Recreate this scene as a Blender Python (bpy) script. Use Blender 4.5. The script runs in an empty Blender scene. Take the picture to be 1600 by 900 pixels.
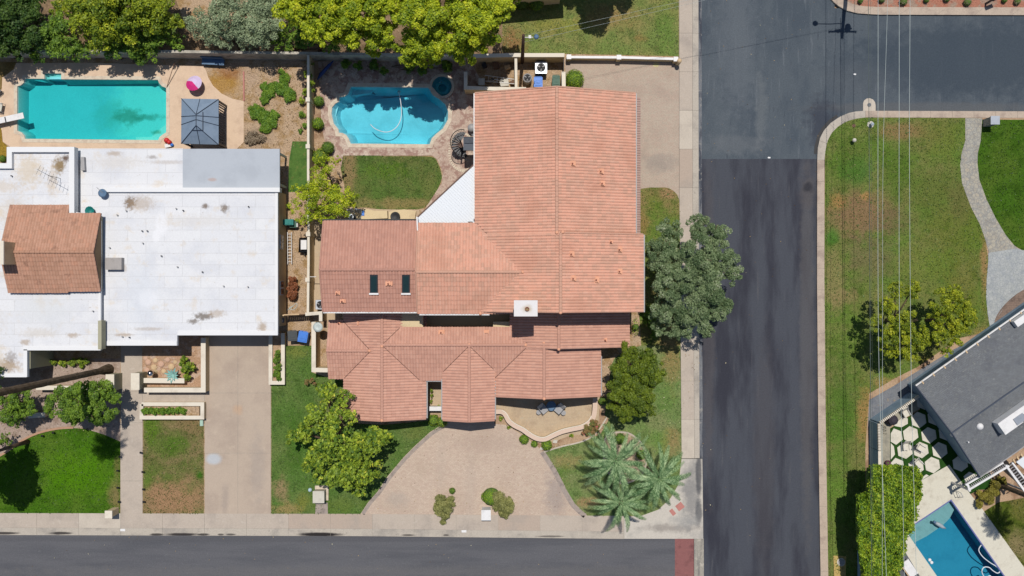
import bpy, bmesh, math, random
import numpy as np
from mathutils import Vector
from mathutils.geometry import tessellate_polygon
random.seed(7)
RNG = np.random.default_rng(11)
SC = bpy.context.scene
COL = SC.collection
S = 0.055            # metres per photograph pixel on the ground
H = 70.0             # height of the drone above the ground
R = math.radians
# ------------------------------------------------------------ camera
cam = bpy.data.cameras.new('camera')
camo = bpy.data.objects.new('camera', cam); COL.objects.link(camo)
camo.location = (0, 0, H); camo.rotation_euler = (0, 0, 0)
cam.sensor_width = 36; cam.lens = 36 * H / (1600 * S)
cam.clip_start = 1; cam.clip_end = 2000
SC.camera = camo
# ------------------------------------------------------------ light
SUN = Vector((0.028, 0.345, 1.0)).normalized()      # towards the sun
elev = math.asin(SUN.z)
w = bpy.data.worlds.new('World'); SC.world = w; w.use_nodes = True
nt = w.node_tree; bg = nt.nodes['Background']
sky = nt.nodes.new('ShaderNodeTexSky'); sky.sky_type = 'NISHITA'; sky.sun_disc = False
sky.sun_elevation = elev; sky.sun_rotation = math.atan2(SUN.x, SUN.y)
sky.altitude = 400; sky.air_density = 1.0; sky.dust_density = 0.6
nt.links.new(sky.outputs[0], bg.inputs[0]); bg.inputs[1].default_value = 0.085
sl = bpy.data.lights.new('sun', 'SUN'); sl.energy = 4.3; sl.angle = R(0.55); sl.color = (1.0, 0.955, 0.89)
so = bpy.data.objects.new('sun', sl); COL.objects.link(so); so.location = (20, 60, 120)
so.rotation_euler = SUN.to_track_quat('Z', 'Y').to_euler()
SC.view_settings.view_transform = 'Standard'; SC.view_settings.look = 'None'
SC.view_settings.exposure = 0.0; SC.view_settings.gamma = 1.0
SC.cycles.max_bounces = 6; SC.cycles.transparent_max_bounces = 12

# ------------------------------------------------------------ measuring helpers
def W(px, py, z=0.0):
    """the point at height z that the photograph shows at pixel (px,py)"""
    k = 1 - z / H
    return Vector(((px - 800) * S * k, (450 - py) * S * k, z))
def Gp(px, py, z=0.0):
    """plan position in pixels of the ground scale"""
    return Vector(((px - 800) * S, (450 - py) * S, z))
def lin(c):
    return tuple(((v / 255) / 12.92 if v / 255 <= 0.04045 else ((v / 255 + 0.055) / 1.055) ** 2.4) for v in c)
GAIN = 1.44
def C(*c):
    """base colour of a sunlit matt surface seen as this sRGB value"""
    return tuple(min(0.86, v / GAIN) for v in lin(c)) + (1.0,)

# ------------------------------------------------------------ objects
ORG = {}
def thing(name, label, cat, loc=(0, 0, 0), rz=0, group=None):
    o = bpy.data.objects.new(name, None); COL.objects.link(o)
    o.empty_display_size = 0.3
    o.location = loc; o.rotation_euler = (0, 0, rz)
    o['label'] = label; o['category'] = cat
    if group: o['group'] = group
    ORG[o.name] = Vector(loc)
    return o
def tag(o, label, cat, group=None, kind=None):
    o['label'] = label; o['category'] = cat
    if group: o['group'] = group
    if kind: o['kind'] = kind
    return o
def structure(name):
    o = bpy.data.objects.new(name, None); COL.objects.link(o); o['kind'] = 'structure'
    ORG[o.name] = Vector((0, 0, 0)); return o
def dup(root, loc, rz=0, label=None, scale=None):
    def cp(o, par):
        c = o.copy(); COL.objects.link(c)
        if par is not None: c.parent = par
        for ch in o.children: cp(ch, c)
        return c
    r = cp(root, None); r.location = loc; r.rotation_euler = (0, 0, rz)
    if scale: r.scale = (scale,) * 3 if not hasattr(scale, '__len__') else scale
    if label: r['label'] = label
    return r

class MB:
    def __init__(s): s.v = []; s.f = []; s.smooth = False
    def add(s, vs, fs):
        n = len(s.v); s.v += [tuple(v) for v in vs]; s.f += [tuple(i + n for i in f) for f in fs]; return s
    def box(s, cx, cy, cz, sx, sy, sz, rz=0):
        c, n = math.cos(rz), math.sin(rz); vs = []
        for dz in (-.5, .5):
            for dx, dy in ((-.5, -.5), (.5, -.5), (.5, .5), (-.5, .5)):
                x, y = dx * sx, dy * sy
                vs.append((cx + x * c - y * n, cy + x * n + y * c, cz + dz * sz))
        return s.add(vs, [(3, 2, 1, 0), (4, 5, 6, 7), (0, 1, 5, 4), (1, 2, 6, 5), (2, 3, 7, 6), (3, 0, 4, 7)])
    def prism(s, pts, z0, z1, holes=(), bottom=True):
        """pts 2D (x,y)"""
        loops = [list(pts)] + [list(h) for h in holes]
        flat = [Vector((p[0], p[1], 0)) for l in loops for p in l]
        tris = tessellate_polygon([[Vector((p[0], p[1], 0)) for p in l] for l in loops])
        n = len(flat)
        fs = []
        for t in tris:
            a, b, c = flat[t[0]], flat[t[1]], flat[t[2]]
            up = (b - a).cross(c - a).z > 0
            t2 = tuple(t) if up else (t[2], t[1], t[0])
            fs.append(tuple(i + n for i in t2))
            if bottom: fs.append((t2[2], t2[1], t2[0]))
        k = 0
        for li, l in enumerate(loops):
            area = sum(l[i][0] * l[(i + 1) % len(l)][1] - l[(i + 1) % len(l)][0] * l[i][1] for i in range(len(l)))
            ccw = (area > 0) == (li == 0)
            for i in range(len(l)):
                a, b = k + i, k + (i + 1) % len(l)
                fs.append((a, b, b + n, a + n) if ccw else (b, a, a + n, b + n))
            k += len(l)
        return s.add([(p.x, p.y, z0) for p in flat] + [(p.x, p.y, z1) for p in flat], fs)
    def tube(s, pts, r, n=6, r2=None, cap=True):
        pts = [Vector(p) for p in pts]; m = len(pts)
        rs = [r + ((r2 if r2 is not None else r) - r) * i / (m - 1) for i in range(m)] if not hasattr(r, '__len__') else r
        vs = []; prev = None
        for i, p in enumerate(pts):
            d = (pts[min(i + 1, m - 1)] - pts[max(i - 1, 0)]).normalized()
            a = Vector((0, 0, 1)) if abs(d.z) < .9 else Vector((1, 0, 0))
            if prev is not None: a = prev
            u = d.cross(a).normalized(); v = d.cross(u).normalized(); prev = -v if False else a
            for k in range(n):
                t = 2 * math.pi * k / n
                vs.append(p + (u * math.cos(t) + v * math.sin(t)) * rs[i])
        fs = []
        for i in range(m - 1):
            for k in range(n):
                a = i * n + k; b = i * n + (k + 1) % n
                fs.append((a, a + n, b + n, b))
        if cap: fs += [tuple(range(n)), tuple(reversed(range((m - 1) * n, m * n)))]
        return s.add(vs, fs)
    def lathe(s, prof, cx=0, cy=0, cz=0, n=16, capend=True):
        vs = []; 
        for r, z in prof:
            for k in range(n):
                t = 2 * math.pi * k / n; vs.append((cx + r * math.cos(t), cy + r * math.sin(t), cz + z))
        fs = []
        for i in range(len(prof) - 1):
            for k in range(n):
                a = i * n + k; b = i * n + (k + 1) % n
                fs.append((a, b, b + n, a + n))
        if capend: fs += [tuple(reversed(range(n))), tuple(range((len(prof) - 1) * n, len(prof) * n))]
        return s.add(vs, fs)
    def quad(s, a, b, c, d): return s.add([a, b, c, d], [(0, 1, 2, 3)])
    def ribbon(s, pts, width, z0, z1, closed=False, side=0):
        """strip following 2D pts; side 0 centred, 1 to the left, -1 to the right"""
        p = [Vector((q[0], q[1])) for q in pts]; n = len(p); L = []; Rr = []
        for i in range(n):
            a = p[(i - 1) % n] if (closed or i > 0) else None
            b = p[(i + 1) % n] if (closed or i < n - 1) else None
            d1 = (p[i] - a).normalized() if a is not None else (b - p[i]).normalized()
            d2 = (b - p[i]).normalized() if b is not None else d1
            n1 = Vector((-d1.y, d1.x)); n2 = Vector((-d2.y, d2.x)); m = (n1 + n2)
            m = m.normalized() if m.length > 1e-6 else n1
            k = 1 / max(.4, m.dot(n1))
            L.append(p[i] + m * k * width * (.5 if side == 0 else (1 if side > 0 else 0)))
            Rr.append(p[i] - m * k * width * (.5 if side == 0 else (1 if side < 0 else 0)))
        vs = [(q.x, q.y, z) for z in (z0, z1) for lst in (L, Rr) for q in lst]
        fs = []
        for i in range(n if closed else n - 1):
            j = (i + 1) % n
            l0, l1, r0, r1 = i, j, n + i, n + j
            fs += [(l0 + 2 * n, r0 + 2 * n, r1 + 2 * n, l1 + 2 * n), (l1, r1, r0, l0),
                   (l0, l0 + 2 * n, l1 + 2 * n, l1), (r1, r1 + 2 * n, r0 + 2 * n, r0)]
        if not closed:
            fs += [(0, n, 3 * n, 2 * n), (n - 1, 3 * n - 1, 4 * n - 1, 2 * n - 1)]
        return s.add(vs, fs)
    def build(s, name, mat, parent=None, kind=None, smooth=None, local=False):
        me = bpy.data.meshes.new(name)
        off = Vector((0, 0, 0))
        if parent is not None and not local: off = ORG.get(parent.name, Vector((0, 0, 0)))
        me.from_pydata([(v[0] - off.x, v[1] - off.y, v[2] - off.z) for v in s.v], [], s.f)
        me.materials.append(mat)
        me.polygons.foreach_set('use_smooth', [bool(smooth or (smooth is None and s.smooth))] * len(me.polygons))
        me.update()
        o = bpy.data.objects.new(name, me); COL.objects.link(o)
        if parent is not None: o.parent = parent; ORG[o.name] = ORG.get(parent.name, Vector((0, 0, 0)))
        else: ORG[o.name] = Vector((0, 0, 0))
        if kind: o['kind'] = kind
        return o
def sub_of(o): return o

def smooth_poly(pts, k=3, closed=True):
    """Catmull-Rom through 2D px points"""
    n = len(pts); out = []
    rng = range(n) if closed else range(n - 1)
    for i in rng:
        p0 = pts[(i - 1) % n] if closed or i > 0 else pts[i]
        p1 = pts[i]; p2 = pts[(i + 1) % n]; p3 = pts[(i + 2) % n] if closed or i < n - 2 else pts[i + 1]
        for j in range(k):
            t = j / k
            out.append(tuple(.5 * (2 * p1[a] + (p2[a] - p0[a]) * t + (2 * p0[a] - 5 * p1[a] + 4 * p2[a] - p3[a]) * t * t +
                       (-p0[a] + 3 * p1[a] - 3 * p2[a] + p3[a]) * t ** 3) for a in (0, 1)))
    if not closed: out.append(tuple(pts[-1]))
    return out
def wp(pts, z=0.0): return [tuple(W(x, y, z)[:2]) for x, y in pts]
def gp(pts): return [tuple(Gp(x, y)[:2]) for x, y in pts]

# ------------------------------------------------------------ materials
class NT:
    def __init__(s, m): s.t = m.node_tree; s.n = s.t.nodes; s.l = s.t.links
    def node(s, ty, **k):
        n = s.n.new(ty)
        for a, b in k.items(): setattr(n, a, b)
        return n
    def link(s, a, b): s.l.new(a, b)
    def mix(s, fac, a, b):
        m = s.node('ShaderNodeMix', data_type='RGBA')
        for sock, v in ((m.inputs[0], fac), (m.inputs[6], a), (m.inputs[7], b)):
            if hasattr(v, 'is_linked') or hasattr(v, 'links'): s.link(v, sock)
            else: sock.default_value = v
        return m.outputs[2]
    def ramp(s, v, lo, hi, a=0.0, b=1.0):
        m = s.node('ShaderNodeMapRange'); m.interpolation_type = 'SMOOTHSTEP'
        s.link(v, m.inputs[0]); m.inputs[1].default_value = lo; m.inputs[2].default_value = hi
        m.inputs[3].default_value = a; m.inputs[4].default_value = b
        return m.outputs[0]
    def noise(s, vec, scale, detail=3, rough=.55, stretch=None, off=None):
        if stretch or off:
            mp = s.node('ShaderNodeMapping'); s.link(vec, mp.inputs[0])
            if stretch: mp.inputs['Scale'].default_value = (stretch[0], stretch[1], 1)
            if off: mp.inputs['Location'].default_value = off
            vec = mp.outputs[0]
        n = s.node('ShaderNodeTexNoise'); s.link(vec, n.inputs['Vector'])
        n.inputs['Scale'].default_value = scale; n.inputs['Detail'].default_value = detail; n.inputs['Roughness'].default_value = rough
        return n.outputs[0]
    def mul(s, a, k):
        m = s.node('ShaderNodeMath', operation='MULTIPLY'); s.link(a, m.inputs[0])
        if isinstance(k, (int, float)): m.inputs[1].default_value = k
        else: s.link(k, m.inputs[1])
        return m.outputs[0]
_seed = [0]
def mat(name, col, layers=(), spots=(), rough=.9, spec=.25, sps=1.3, bump=None, brick=None, vor=None, coord='world', fine=.12, metal=0, tile=False, emis=None):
    """layers: (colour, scale, lo, hi[, stretch]); spots: (px,py,rx,ry,colour,strength) at plan pixels"""
    m = bpy.data.materials.new(name); m.use_nodes = True; N = NT(m)
    b = N.n['Principled BSDF']; b.inputs['Roughness'].default_value = rough
    b.inputs['Specular IOR Level'].default_value = spec; b.inputs['Metallic'].default_value = metal
    if coord == 'world': P = N.node('ShaderNodeNewGeometry').outputs['Position']
    else: P = N.node('ShaderNodeTexCoord').outputs['Object']
    c = N.mix(0.0, col, col)
    _seed[0] += 1
    if tile:
        uv = N.node('ShaderNodeUVMap'); uv.uv_map = 'tile'
        wn = N.node('ShaderNodeTexWhiteNoise', noise_dimensions='2D'); N.link(uv.outputs[0], wn.inputs['Vector'])
        big = N.noise(P, .8, 3, .6)
        # blend per tile noise with patches
        add = N.node('ShaderNodeMath', operation='MULTIPLY_ADD'); N.link(wn.outputs[0], add.inputs[0]); add.inputs[1].default_value = .5
        N.link(big, add.inputs[2])
        c = N.mix(N.ramp(add.outputs[0], .62, .95), c, tile[0])
        wn2 = N.node('ShaderNodeTexWhiteNoise', noise_dimensions='2D')
        mp = N.node('ShaderNodeVectorMath', operation='ADD'); N.link(uv.outputs[0], mp.inputs[0]); mp.inputs[1].default_value = (31.7, 17.3, 0)
        N.link(mp.outputs[0], wn2.inputs['Vector'])
        c = N.mix(N.mul(N.ramp(wn2.outputs[0], .7, 1.0), .5), c, tile[1])
    for i, L in enumerate(layers):
        st = L[4] if len(L) > 4 else None
        f = N.noise(P, L[1], 4, .6, st, (_seed[0] * 3.1 + i * 7.7, i * 5.3, 0))
        c = N.mix(N.ramp(f, L[2], L[3]), c, L[0])
    if brick:
        mp = N.node('ShaderNodeMapping'); N.link(P, mp.inputs[0]); mp.inputs['Rotation'].default_value = (0, 0, brick.get('rot', 0))
        bt = N.node('ShaderNodeTexBrick'); N.link(mp.outputs[0], bt.inputs['Vector'])
        bt.inputs['Scale'].default_value = 1; bt.inputs['Brick Width'].default_value = brick['w']; bt.inputs['Row Height'].default_value = brick['h']
        bt.inputs['Mortar Size'].default_value = brick.get('m', .012); bt.inputs['Mortar Smooth'].default_value = .2; bt.offset = brick.get('off', .5)
        bt.inputs['Color1'].default_value = (0, 0, 0, 1); bt.inputs['Color2'].default_value = (1, 1, 1, 1); bt.inputs['Mortar'].default_value = (.5, .5, .5, 1)
        c = N.mix(N.mul(bt.outputs['Color'], brick.get('cv', .35)), c, brick['c2'])
        c = N.mix(N.mul(bt.outputs['Fac'], brick.get('ms', .6)), c, brick['mc'])
    if vor:
        v = N.node('ShaderNodeTexVoronoi', feature='DISTANCE_TO_EDGE'); N.link(P, v.inputs['Vector']); v.inputs['Scale'].default_value = vor['s']
        v2 = N.node('ShaderNodeTexVoronoi'); N.link(P, v2.inputs['Vector']); v2.inputs['Scale'].default_value = vor['s']
        sp = N.node('ShaderNodeSeparateColor'); N.link(v2.outputs['Color'], sp.inputs[0])
        c = N.mix(N.mul(sp.outputs[0], vor.get('cv', .6)), c, vor['c2'])
        c = N.mix(N.ramp(v.outputs['Distance'], 0, vor.get('m', .08), vor.get('ms', .7), 0), c, vor['mc'])
    if spots:
        dn = N.node('ShaderNodeTexNoise'); N.link(P, dn.inputs['Vector']); dn.inputs['Scale'].default_value = sps; dn.inputs['Detail'].default_value = 7
        dn.inputs['Roughness'].default_value = .65
        for sp in spots:
            px, py, rx, ry, cc, stg = sp[:6]
            d = N.node('ShaderNodeVectorMath', operation='SUBTRACT'); N.link(P, d.inputs[0]); q = Gp(px, py); d.inputs[1].default_value = (q.x, q.y, 0)
            e = N.node('ShaderNodeVectorMath', operation='MULTIPLY'); N.link(d.outputs[0], e.inputs[0]); e.inputs[1].default_value = (1 / (rx * S), 1 / (ry * S), 0)
            l = N.node('ShaderNodeVectorMath', operation='LENGTH'); N.link(e.outputs[0], l.inputs[0])
            a = N.node('ShaderNodeMath', operation='MULTIPLY_ADD'); N.link(dn.outputs[0], a.inputs[0]); a.inputs[1].default_value = sp[6] if len(sp) > 6 else 2.2
            N.link(l.outputs['Value'], a.inputs[2])
            k = (sp[6] if len(sp) > 6 else 2.2) * .5
            c = N.mix(N.ramp(a.outputs[0], k + (.3 if k > .9 else .55), k + (1.35 if k > .9 else 1.25), stg, 0), c, cc)
    if fine:
        f = N.noise(P, 9, 5, .75, None, (_seed[0], 0, 0))
        hsv = N.node('ShaderNodeHueSaturation'); N.link(c, hsv.inputs['Color'])
        N.link(N.ramp(f, .25, .75, 1 - fine, 1 + fine), hsv.inputs['Value']); c = hsv.outputs[0]
    N.link(c, b.inputs['Base Color'])
    if bump:
        f = N.noise(P, bump[0], 4, .7)
        bp = N.node('ShaderNodeBump'); bp.inputs['Strength'].default_value = bump[1]; bp.inputs['Distance'].default_value = bump[2] if len(bump) > 2 else .05
        N.link(f, bp.inputs['Height']); N.link(bp.outputs[0], b.inputs['Normal'])
    return m
def plain(name, c, rough=.6, metal=0, spec=.4, fine=.05): return mat(name, c, rough=rough, metal=metal, spec=spec, fine=fine, coord='object', layers=[(tuple(v * .8 for v in c[:3]) + (1,), 2.0, .45, .8)])
def leafmat(name, a, b, c=None, trans=.3):
    m = bpy.data.materials.new(name); m.use_nodes = True; N = NT(m)
    at = N.node('ShaderNodeAttribute'); at.attribute_name = 'tint'
    col = N.mix(N.ramp(at.outputs['Fac'], .1, .9), a, b)
    if c: col = N.mix(N.ramp(at.outputs['Fac'], .8, .97), col, c)
    d = N.n['Principled BSDF']; d.inputs['Roughness'].default_value = .55; d.inputs['Specular IOR Level'].default_value = .3
    N.link(col, d.inputs['Base Color'])
    tr = N.node('ShaderNodeBsdfTranslucent'); N.link(col, tr.inputs[0])
    mx = N.node('ShaderNodeMixShader'); mx.inputs[0].default_value = trans
    N.link(d.outputs[0], mx.inputs[1]); N.link(tr.outputs[0], mx.inputs[2]); N.link(mx.outputs[0], N.n['Material Output'].inputs[0])
    return m
def watermat(name, tint, dens, acol):
    m = bpy.data.materials.new(name); m.use_nodes = True; N = NT(m)
    N.n.remove(N.n['Principled BSDF'])
    t = N.node('ShaderNodeBsdfTransparent'); t.inputs[0].default_value = tint
    g = N.node('ShaderNodeBsdfGlossy'); g.inputs['Roughness'].default_value = .03
    fr = N.node('ShaderNodeFresnel'); fr.inputs[0].default_value = 1.33
    P = N.node('ShaderNodeNewGeometry').outputs['Position']
    bp = N.node('ShaderNodeBump'); bp.inputs['Strength'].default_value = .15; bp.inputs['Distance'].default_value = .03
    N.link(N.noise(P, 3, 3), bp.inputs['Height']); N.link(bp.outputs[0], g.inputs['Normal']); N.link(bp.outputs[0], fr.inputs['Normal'])
    mx = N.node('ShaderNodeMixShader'); N.link(fr.outputs[0], mx.inputs[0]); N.link(t.outputs[0], mx.inputs[1]); N.link(g.outputs[0], mx.inputs[2])
    N.link(mx.outputs[0], N.n['Material Output'].inputs[0])
    v = N.node('ShaderNodeVolumeAbsorption'); v.inputs[0].default_value = acol; v.inputs[1].default_value = dens
    N.link(v.outputs[0], N.n['Material Output'].inputs['Volume'])
    return m

GR = dict(
    lush=C(74, 122, 22), mid=C(92, 128, 52), olive=C(112, 122, 52), dry=C(176, 146, 100), brown=C(148, 112, 86), dark=C(52, 96, 16), pale=C(128, 146, 84))
def lawnmat(name, base, other, spots=(), lay=()):
    return mat(name, base, layers=[(other, .32, .38, .66), (tuple(v * .66 for v in base[:3]) + (1,), .9, .48, .72), (tuple(v * 1.3 + .01 for v in other[:3]) + (1,), 2.6, .55, .8), (tuple(v * .6 for v in base[:3]) + (1,), 6, .55, .8)] + list(lay), spots=spots, rough=1, spec=.05, bump=(16, 1, .08), fine=.38, sps=1.0)
M = {}
M['soil'] = mat('soil', C(190, 160, 130), layers=[(C(150, 118, 92), .5, .45, .65), (C(205, 180, 150), 2.5, .55, .75), (C(130, 100, 74), 4, .62, .8)], rough=1, bump=(6, .8, .08), fine=.25)
M['straw_soil'] = mat('straw_soil', C(196, 168, 138), layers=[(C(172, 140, 98), 1.2, .45, .65), (C(208, 182, 150), 3, .55, .7), (C(120, 96, 66), 5, .6, .8)], rough=1, bump=(9, .9, .1), fine=.4,
    spots=[(350, 130, 32, 22, C(180, 136, 60), .8), (360, 112, 22, 12, C(150, 96, 60), .6), (390, 120, 16, 22, C(192, 165, 140), .7), (400, 215, 25, 18, C(172, 150, 128), .8)])
M['redsoil'] = mat('red_gravel', C(180, 122, 100), layers=[(C(168, 144, 126), 1.2, .45, .62), (C(150, 80, 60), 3, .55, .75), (C(200, 160, 130), 5, .6, .8)], rough=1, bump=(7, .9, .08), fine=.35)
conc_l = [(C(176, 164, 152), .5, .45, .75), (C(206, 194, 180), 2.2, .55, .8)]
M['walk'] = mat('sidewalk_concrete', C(196, 182, 167), layers=conc_l, rough=.95, bump=(30, .3, .01), fine=.08)
M['walk2'] = mat('sidewalk_concrete_pale', C(208, 196, 180), layers=[(C(192, 180, 166), .7, .45, .75)], rough=.95, bump=(30, .3, .01), fine=.08)
M['walk3'] = mat('sidewalk_concrete_warm', C(190, 172, 156), layers=conc_l[:1], rough=.95, bump=(30, .3, .01), fine=.08)
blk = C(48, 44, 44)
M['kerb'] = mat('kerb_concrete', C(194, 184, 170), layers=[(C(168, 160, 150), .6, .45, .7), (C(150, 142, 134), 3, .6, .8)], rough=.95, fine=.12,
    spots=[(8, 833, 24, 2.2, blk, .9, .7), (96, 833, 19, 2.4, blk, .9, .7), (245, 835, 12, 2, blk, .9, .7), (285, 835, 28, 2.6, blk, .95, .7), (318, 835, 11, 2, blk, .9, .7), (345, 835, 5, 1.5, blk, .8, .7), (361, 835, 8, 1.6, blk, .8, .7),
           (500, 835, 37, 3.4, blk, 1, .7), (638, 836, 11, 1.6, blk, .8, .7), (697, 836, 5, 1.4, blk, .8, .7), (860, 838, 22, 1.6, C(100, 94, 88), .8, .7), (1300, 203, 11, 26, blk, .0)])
M['kerb_right'] = mat('kerb_concrete_right', C(196, 178, 160), layers=[(C(170, 152, 138), .8, .45, .7)], rough=.95, fine=.12)
M['corner'] = mat('corner_concrete', C(206, 198, 186), layers=[(C(172, 168, 160), .5, .5, .75)], rough=.95, fine=.1,
    spots=[(1080, 770, 14, 60, C(140, 138, 136), .8), (1052, 825, 50, 7, C(150, 142, 134), .7), (1092, 740, 5, 40, C(74, 76, 82), .8, .8), (1092, 800, 6, 20, C(90, 92, 96), .8, .8), (1070, 815, 22, 14, C(160, 158, 154), .7)])
M['gutter'] = mat('gutter_concrete', C(166, 160, 148), layers=[(C(120, 118, 116), .7, .45, .7, (4, .6)), (C(190, 182, 168), 3, .55, .7)], rough=.9, fine=.2)
M['gutter2'] = mat('gutter_dark', C(122, 124, 128), layers=[(C(70, 74, 84), .5, .45, .62, (4, .5)), (C(158, 154, 148), 2, .55, .7)], rough=.9, fine=.2)
M['road_s'] = mat('asphalt_street', C(104, 104, 108), layers=[(C(92, 93, 98), .4, .4, .7, (.25, 2)), (C(118, 118, 121), 5, .6, .8)], rough=.95, spec=.15, bump=(40, .5, .02), fine=.14,
    spots=[(760, 893, 900, 9, C(112, 110, 110), .5), (500, 843, 700, 5, C(92, 92, 96), .6, .7)])
M['road_n'] = mat('asphalt_junction', C(90, 98, 105), layers=[(C(78, 87, 96), .3, .4, .66, (1.2, .5)), (C(112, 118, 124), 1.2, .56, .8, (3.2, .25)), (C(64, 70, 80), 2.2, .62, .8, (2.5, .3)), (C(108, 112, 118), 6, .6, .8)], rough=.95, spec=.15, bump=(40, .5, .02), fine=.16,
    spots=[(1520, 95, 210, 62, C(68, 78, 88), .85, 1.6), (1450, 168, 200, 9, C(104, 104, 104), .5, 1.2), (1150, 60, 34, 150, C(108, 114, 120), .5), (1190, 170, 10, 60, C(120, 124, 126), .4), (1150, 225, 60, 16, C(112, 116, 120), .5), (1285, 190, 26, 40, C(58, 62, 74), .7), (1340, 125, 60, 30, C(92, 98, 104), .5)])
M['road_m'] = mat('asphalt_lane', C(80, 83, 91), layers=[(C(60, 61, 70), .3, .42, .65, (1.6, .3)), (C(94, 94, 98), 1.2, .6, .8, (3, .2))], rough=.95, spec=.15, bump=(40, .5, .02), fine=.14,
    spots=[(1262, 520, 12, 330, C(100, 97, 97), .5, 1.2), (1108, 500, 10, 260, C(92, 88, 90), .5, 1.2), (1262, 300, 14, 30, C(90, 84, 84), .4), (1195, 720, 18, 200, C(82, 80, 84), .5, 1.2), (1263, 293, 8, 8, C(44, 46, 54), .7)])
M['road_e'] = mat('asphalt_side_street', C(66, 73, 84), layers=[(C(54, 62, 72), .35, .42, .66), (C(90, 94, 100), 1.3, .58, .78, (.4, 2))], rough=.95, spec=.15, bump=(40, .5, .02), fine=.14,
    spots=[(1380, 165, 260, 10, C(104, 104, 104), .55, 1.2), (1330, 125, 50, 40, C(86, 92, 98), .5), (1500, 26, 300, 6, C(84, 80, 76), .4, 1)])
M['red_pave'] = mat('red_brick_paving', C(150, 98, 96), layers=[(C(120, 76, 76), 1.5, .5, .7)], brick=dict(w=.22, h=.11, mc=C(110, 84, 82), c2=C(168, 112, 106)), rough=.95)
M['pad'] = plain('red_tactile_pad', C(196, 132, 122), .9)
pav = dict(w=.23, h=.115, mc=C(164, 144, 128), c2=C(192, 166, 150), ms=.4, cv=.6, m=.01)
M['paver_n'] = mat('driveway_pavers_north', C(192, 178, 160), layers=[(C(178, 162, 146), .5, .42, .7), (C(196, 176, 158), 2, .55, .75), (C(150, 138, 128), 3.5, .6, .8)], brick=pav, rough=.95, bump=(30, .4, .02), fine=.14,
    spots=[(1025, 101, 5, 4, C(210, 204, 140), .7, .5), (1030, 255, 30, 16, C(150, 142, 134), .5)])
M['paver_s'] = mat('driveway_pavers_south', C(212, 192, 172), layers=[(C(202, 182, 162), .4, .42, .7), (C(190, 170, 152), 4, .62, .82)], brick=pav, rough=.95, bump=(30, .4, .02), fine=.12,
    spots=[(868, 770, 18, 44, C(160, 148, 142), .6), (620, 780, 18, 14, C(180, 168, 156), .5), (735, 760, 10, 60, C(192, 174, 158), .4), (690, 720, 8, 50, C(194, 176, 160), .4), (760, 690, 60, 18, C(180, 158, 144), .4)])
M['paver_edge'] = mat('paver_edge', C(172, 158, 148), layers=[(C(146, 134, 126), 2, .45, .7)], rough=.95)
M['patio_b'] = mat('stamped_backyard_patio', C(212, 192, 174), layers=[(C(168, 136, 124), 1.6, .45, .6), (C(222, 206, 188), 2.6, .55, .68), (C(146, 112, 102), 3.5, .6, .75)], vor=dict(s=1.9, c2=C(172, 140, 126), mc=C(160, 132, 116), cv=.45, ms=.5, m=.05), rough=.95, bump=(10, .5, .03), fine=.16)
M['patio_f'] = mat('front_patio_concrete', C(202, 180, 150), layers=[(C(182, 160, 134), 1, .45, .7), (C(196, 184, 162), 2.6, .55, .75)], brick=dict(w=.3, h=.3, mc=C(176, 154, 130), c2=C(196, 172, 146), ms=.3, cv=.35, off=0), rough=.95, fine=.1)
M['deck_w'] = mat('cool_deck', C(228, 200, 172), layers=[(C(212, 184, 158), .8, .45, .7)], rough=.95, bump=(25, .3, .02), fine=.06)
M['deck_e'] = mat('white_pool_deck', C(222, 216, 198), layers=[(C(204, 196, 178), .9, .48, .7), (C(190, 182, 166), 2.5, .6, .78)], rough=.9, fine=.06)
M['coping'] = mat('coping', C(222, 208, 186), layers=[(C(204, 184, 164), 2, .45, .7)], rough=.85)
M['drive_w'] = mat('west_driveway_concrete', C(194, 176, 158), layers=[(C(182, 164, 148), .4, .42, .7), (C(202, 184, 164), 1.6, .55, .8)], rough=.95, fine=.06,
    spots=[(334, 717, 13, 9, C(196, 200, 204), .9, .5), (352, 780, 6, 26, C(164, 150, 140), .5), (402, 730, 12, 60, C(170, 158, 148), .45), (372, 640, 8, 8, C(206, 170, 138), .6)])
M['flag'] = mat('flagstone_path', C(172, 170, 160), layers=[(C(150, 146, 138), 1.5, .45, .65)], vor=dict(s=3.4, c2=C(186, 176, 156), mc=C(132, 132, 134), cv=.9, ms=.6, m=.14), rough=.95, bump=(14, .5, .03), fine=.16)
M['flag2'] = mat('flagstone_court', C(184, 186, 184), layers=[(C(164, 168, 172), 1.2, .45, .65)], vor=dict(s=4.2, c2=C(168, 172, 170), mc=C(140, 146, 152), cv=.7, ms=.6, m=.1), rough=.95, fine=.14)
M['brown_pave'] = mat('brown_paving', C(140, 120, 108), layers=[(C(110, 94, 86), 1.5, .45, .65)], brick=dict(w=.3, h=.15, mc=C(96, 84, 78), c2=C(150, 126, 110)), rough=.95)
M['turf'] = mat('artificial_turf', C(48, 84, 34), layers=[(C(36, 66, 26), 1.5, .45, .7)], rough=1, spec=.05, bump=(30, .8, .04), fine=.2)
M['turf_w'] = mat('artificial_turf_west', C(92, 124, 60), layers=[(C(70, 104, 50), 1.5, .45, .7), (C(140, 130, 80), 2.4, .58, .72)], rough=1, spec=.05, bump=(30, .8, .04), fine=.2)
M['hex'] = mat('hex_paver', C(226, 220, 204), layers=[(C(206, 200, 184), 1.2, .5, .7)], rough=.9, fine=.06)
M['strip_c'] = mat('side_concrete', C(170, 164, 146), layers=[(C(146, 142, 130), 1.2, .45, .7)], rough=.95)
M['stucco_w'] = mat('white_stucco', C(236, 226, 208), layers=[(C(214, 202, 184), .8, .5, .75)], rough=.95, bump=(20, .3, .01), fine=.05)
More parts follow.
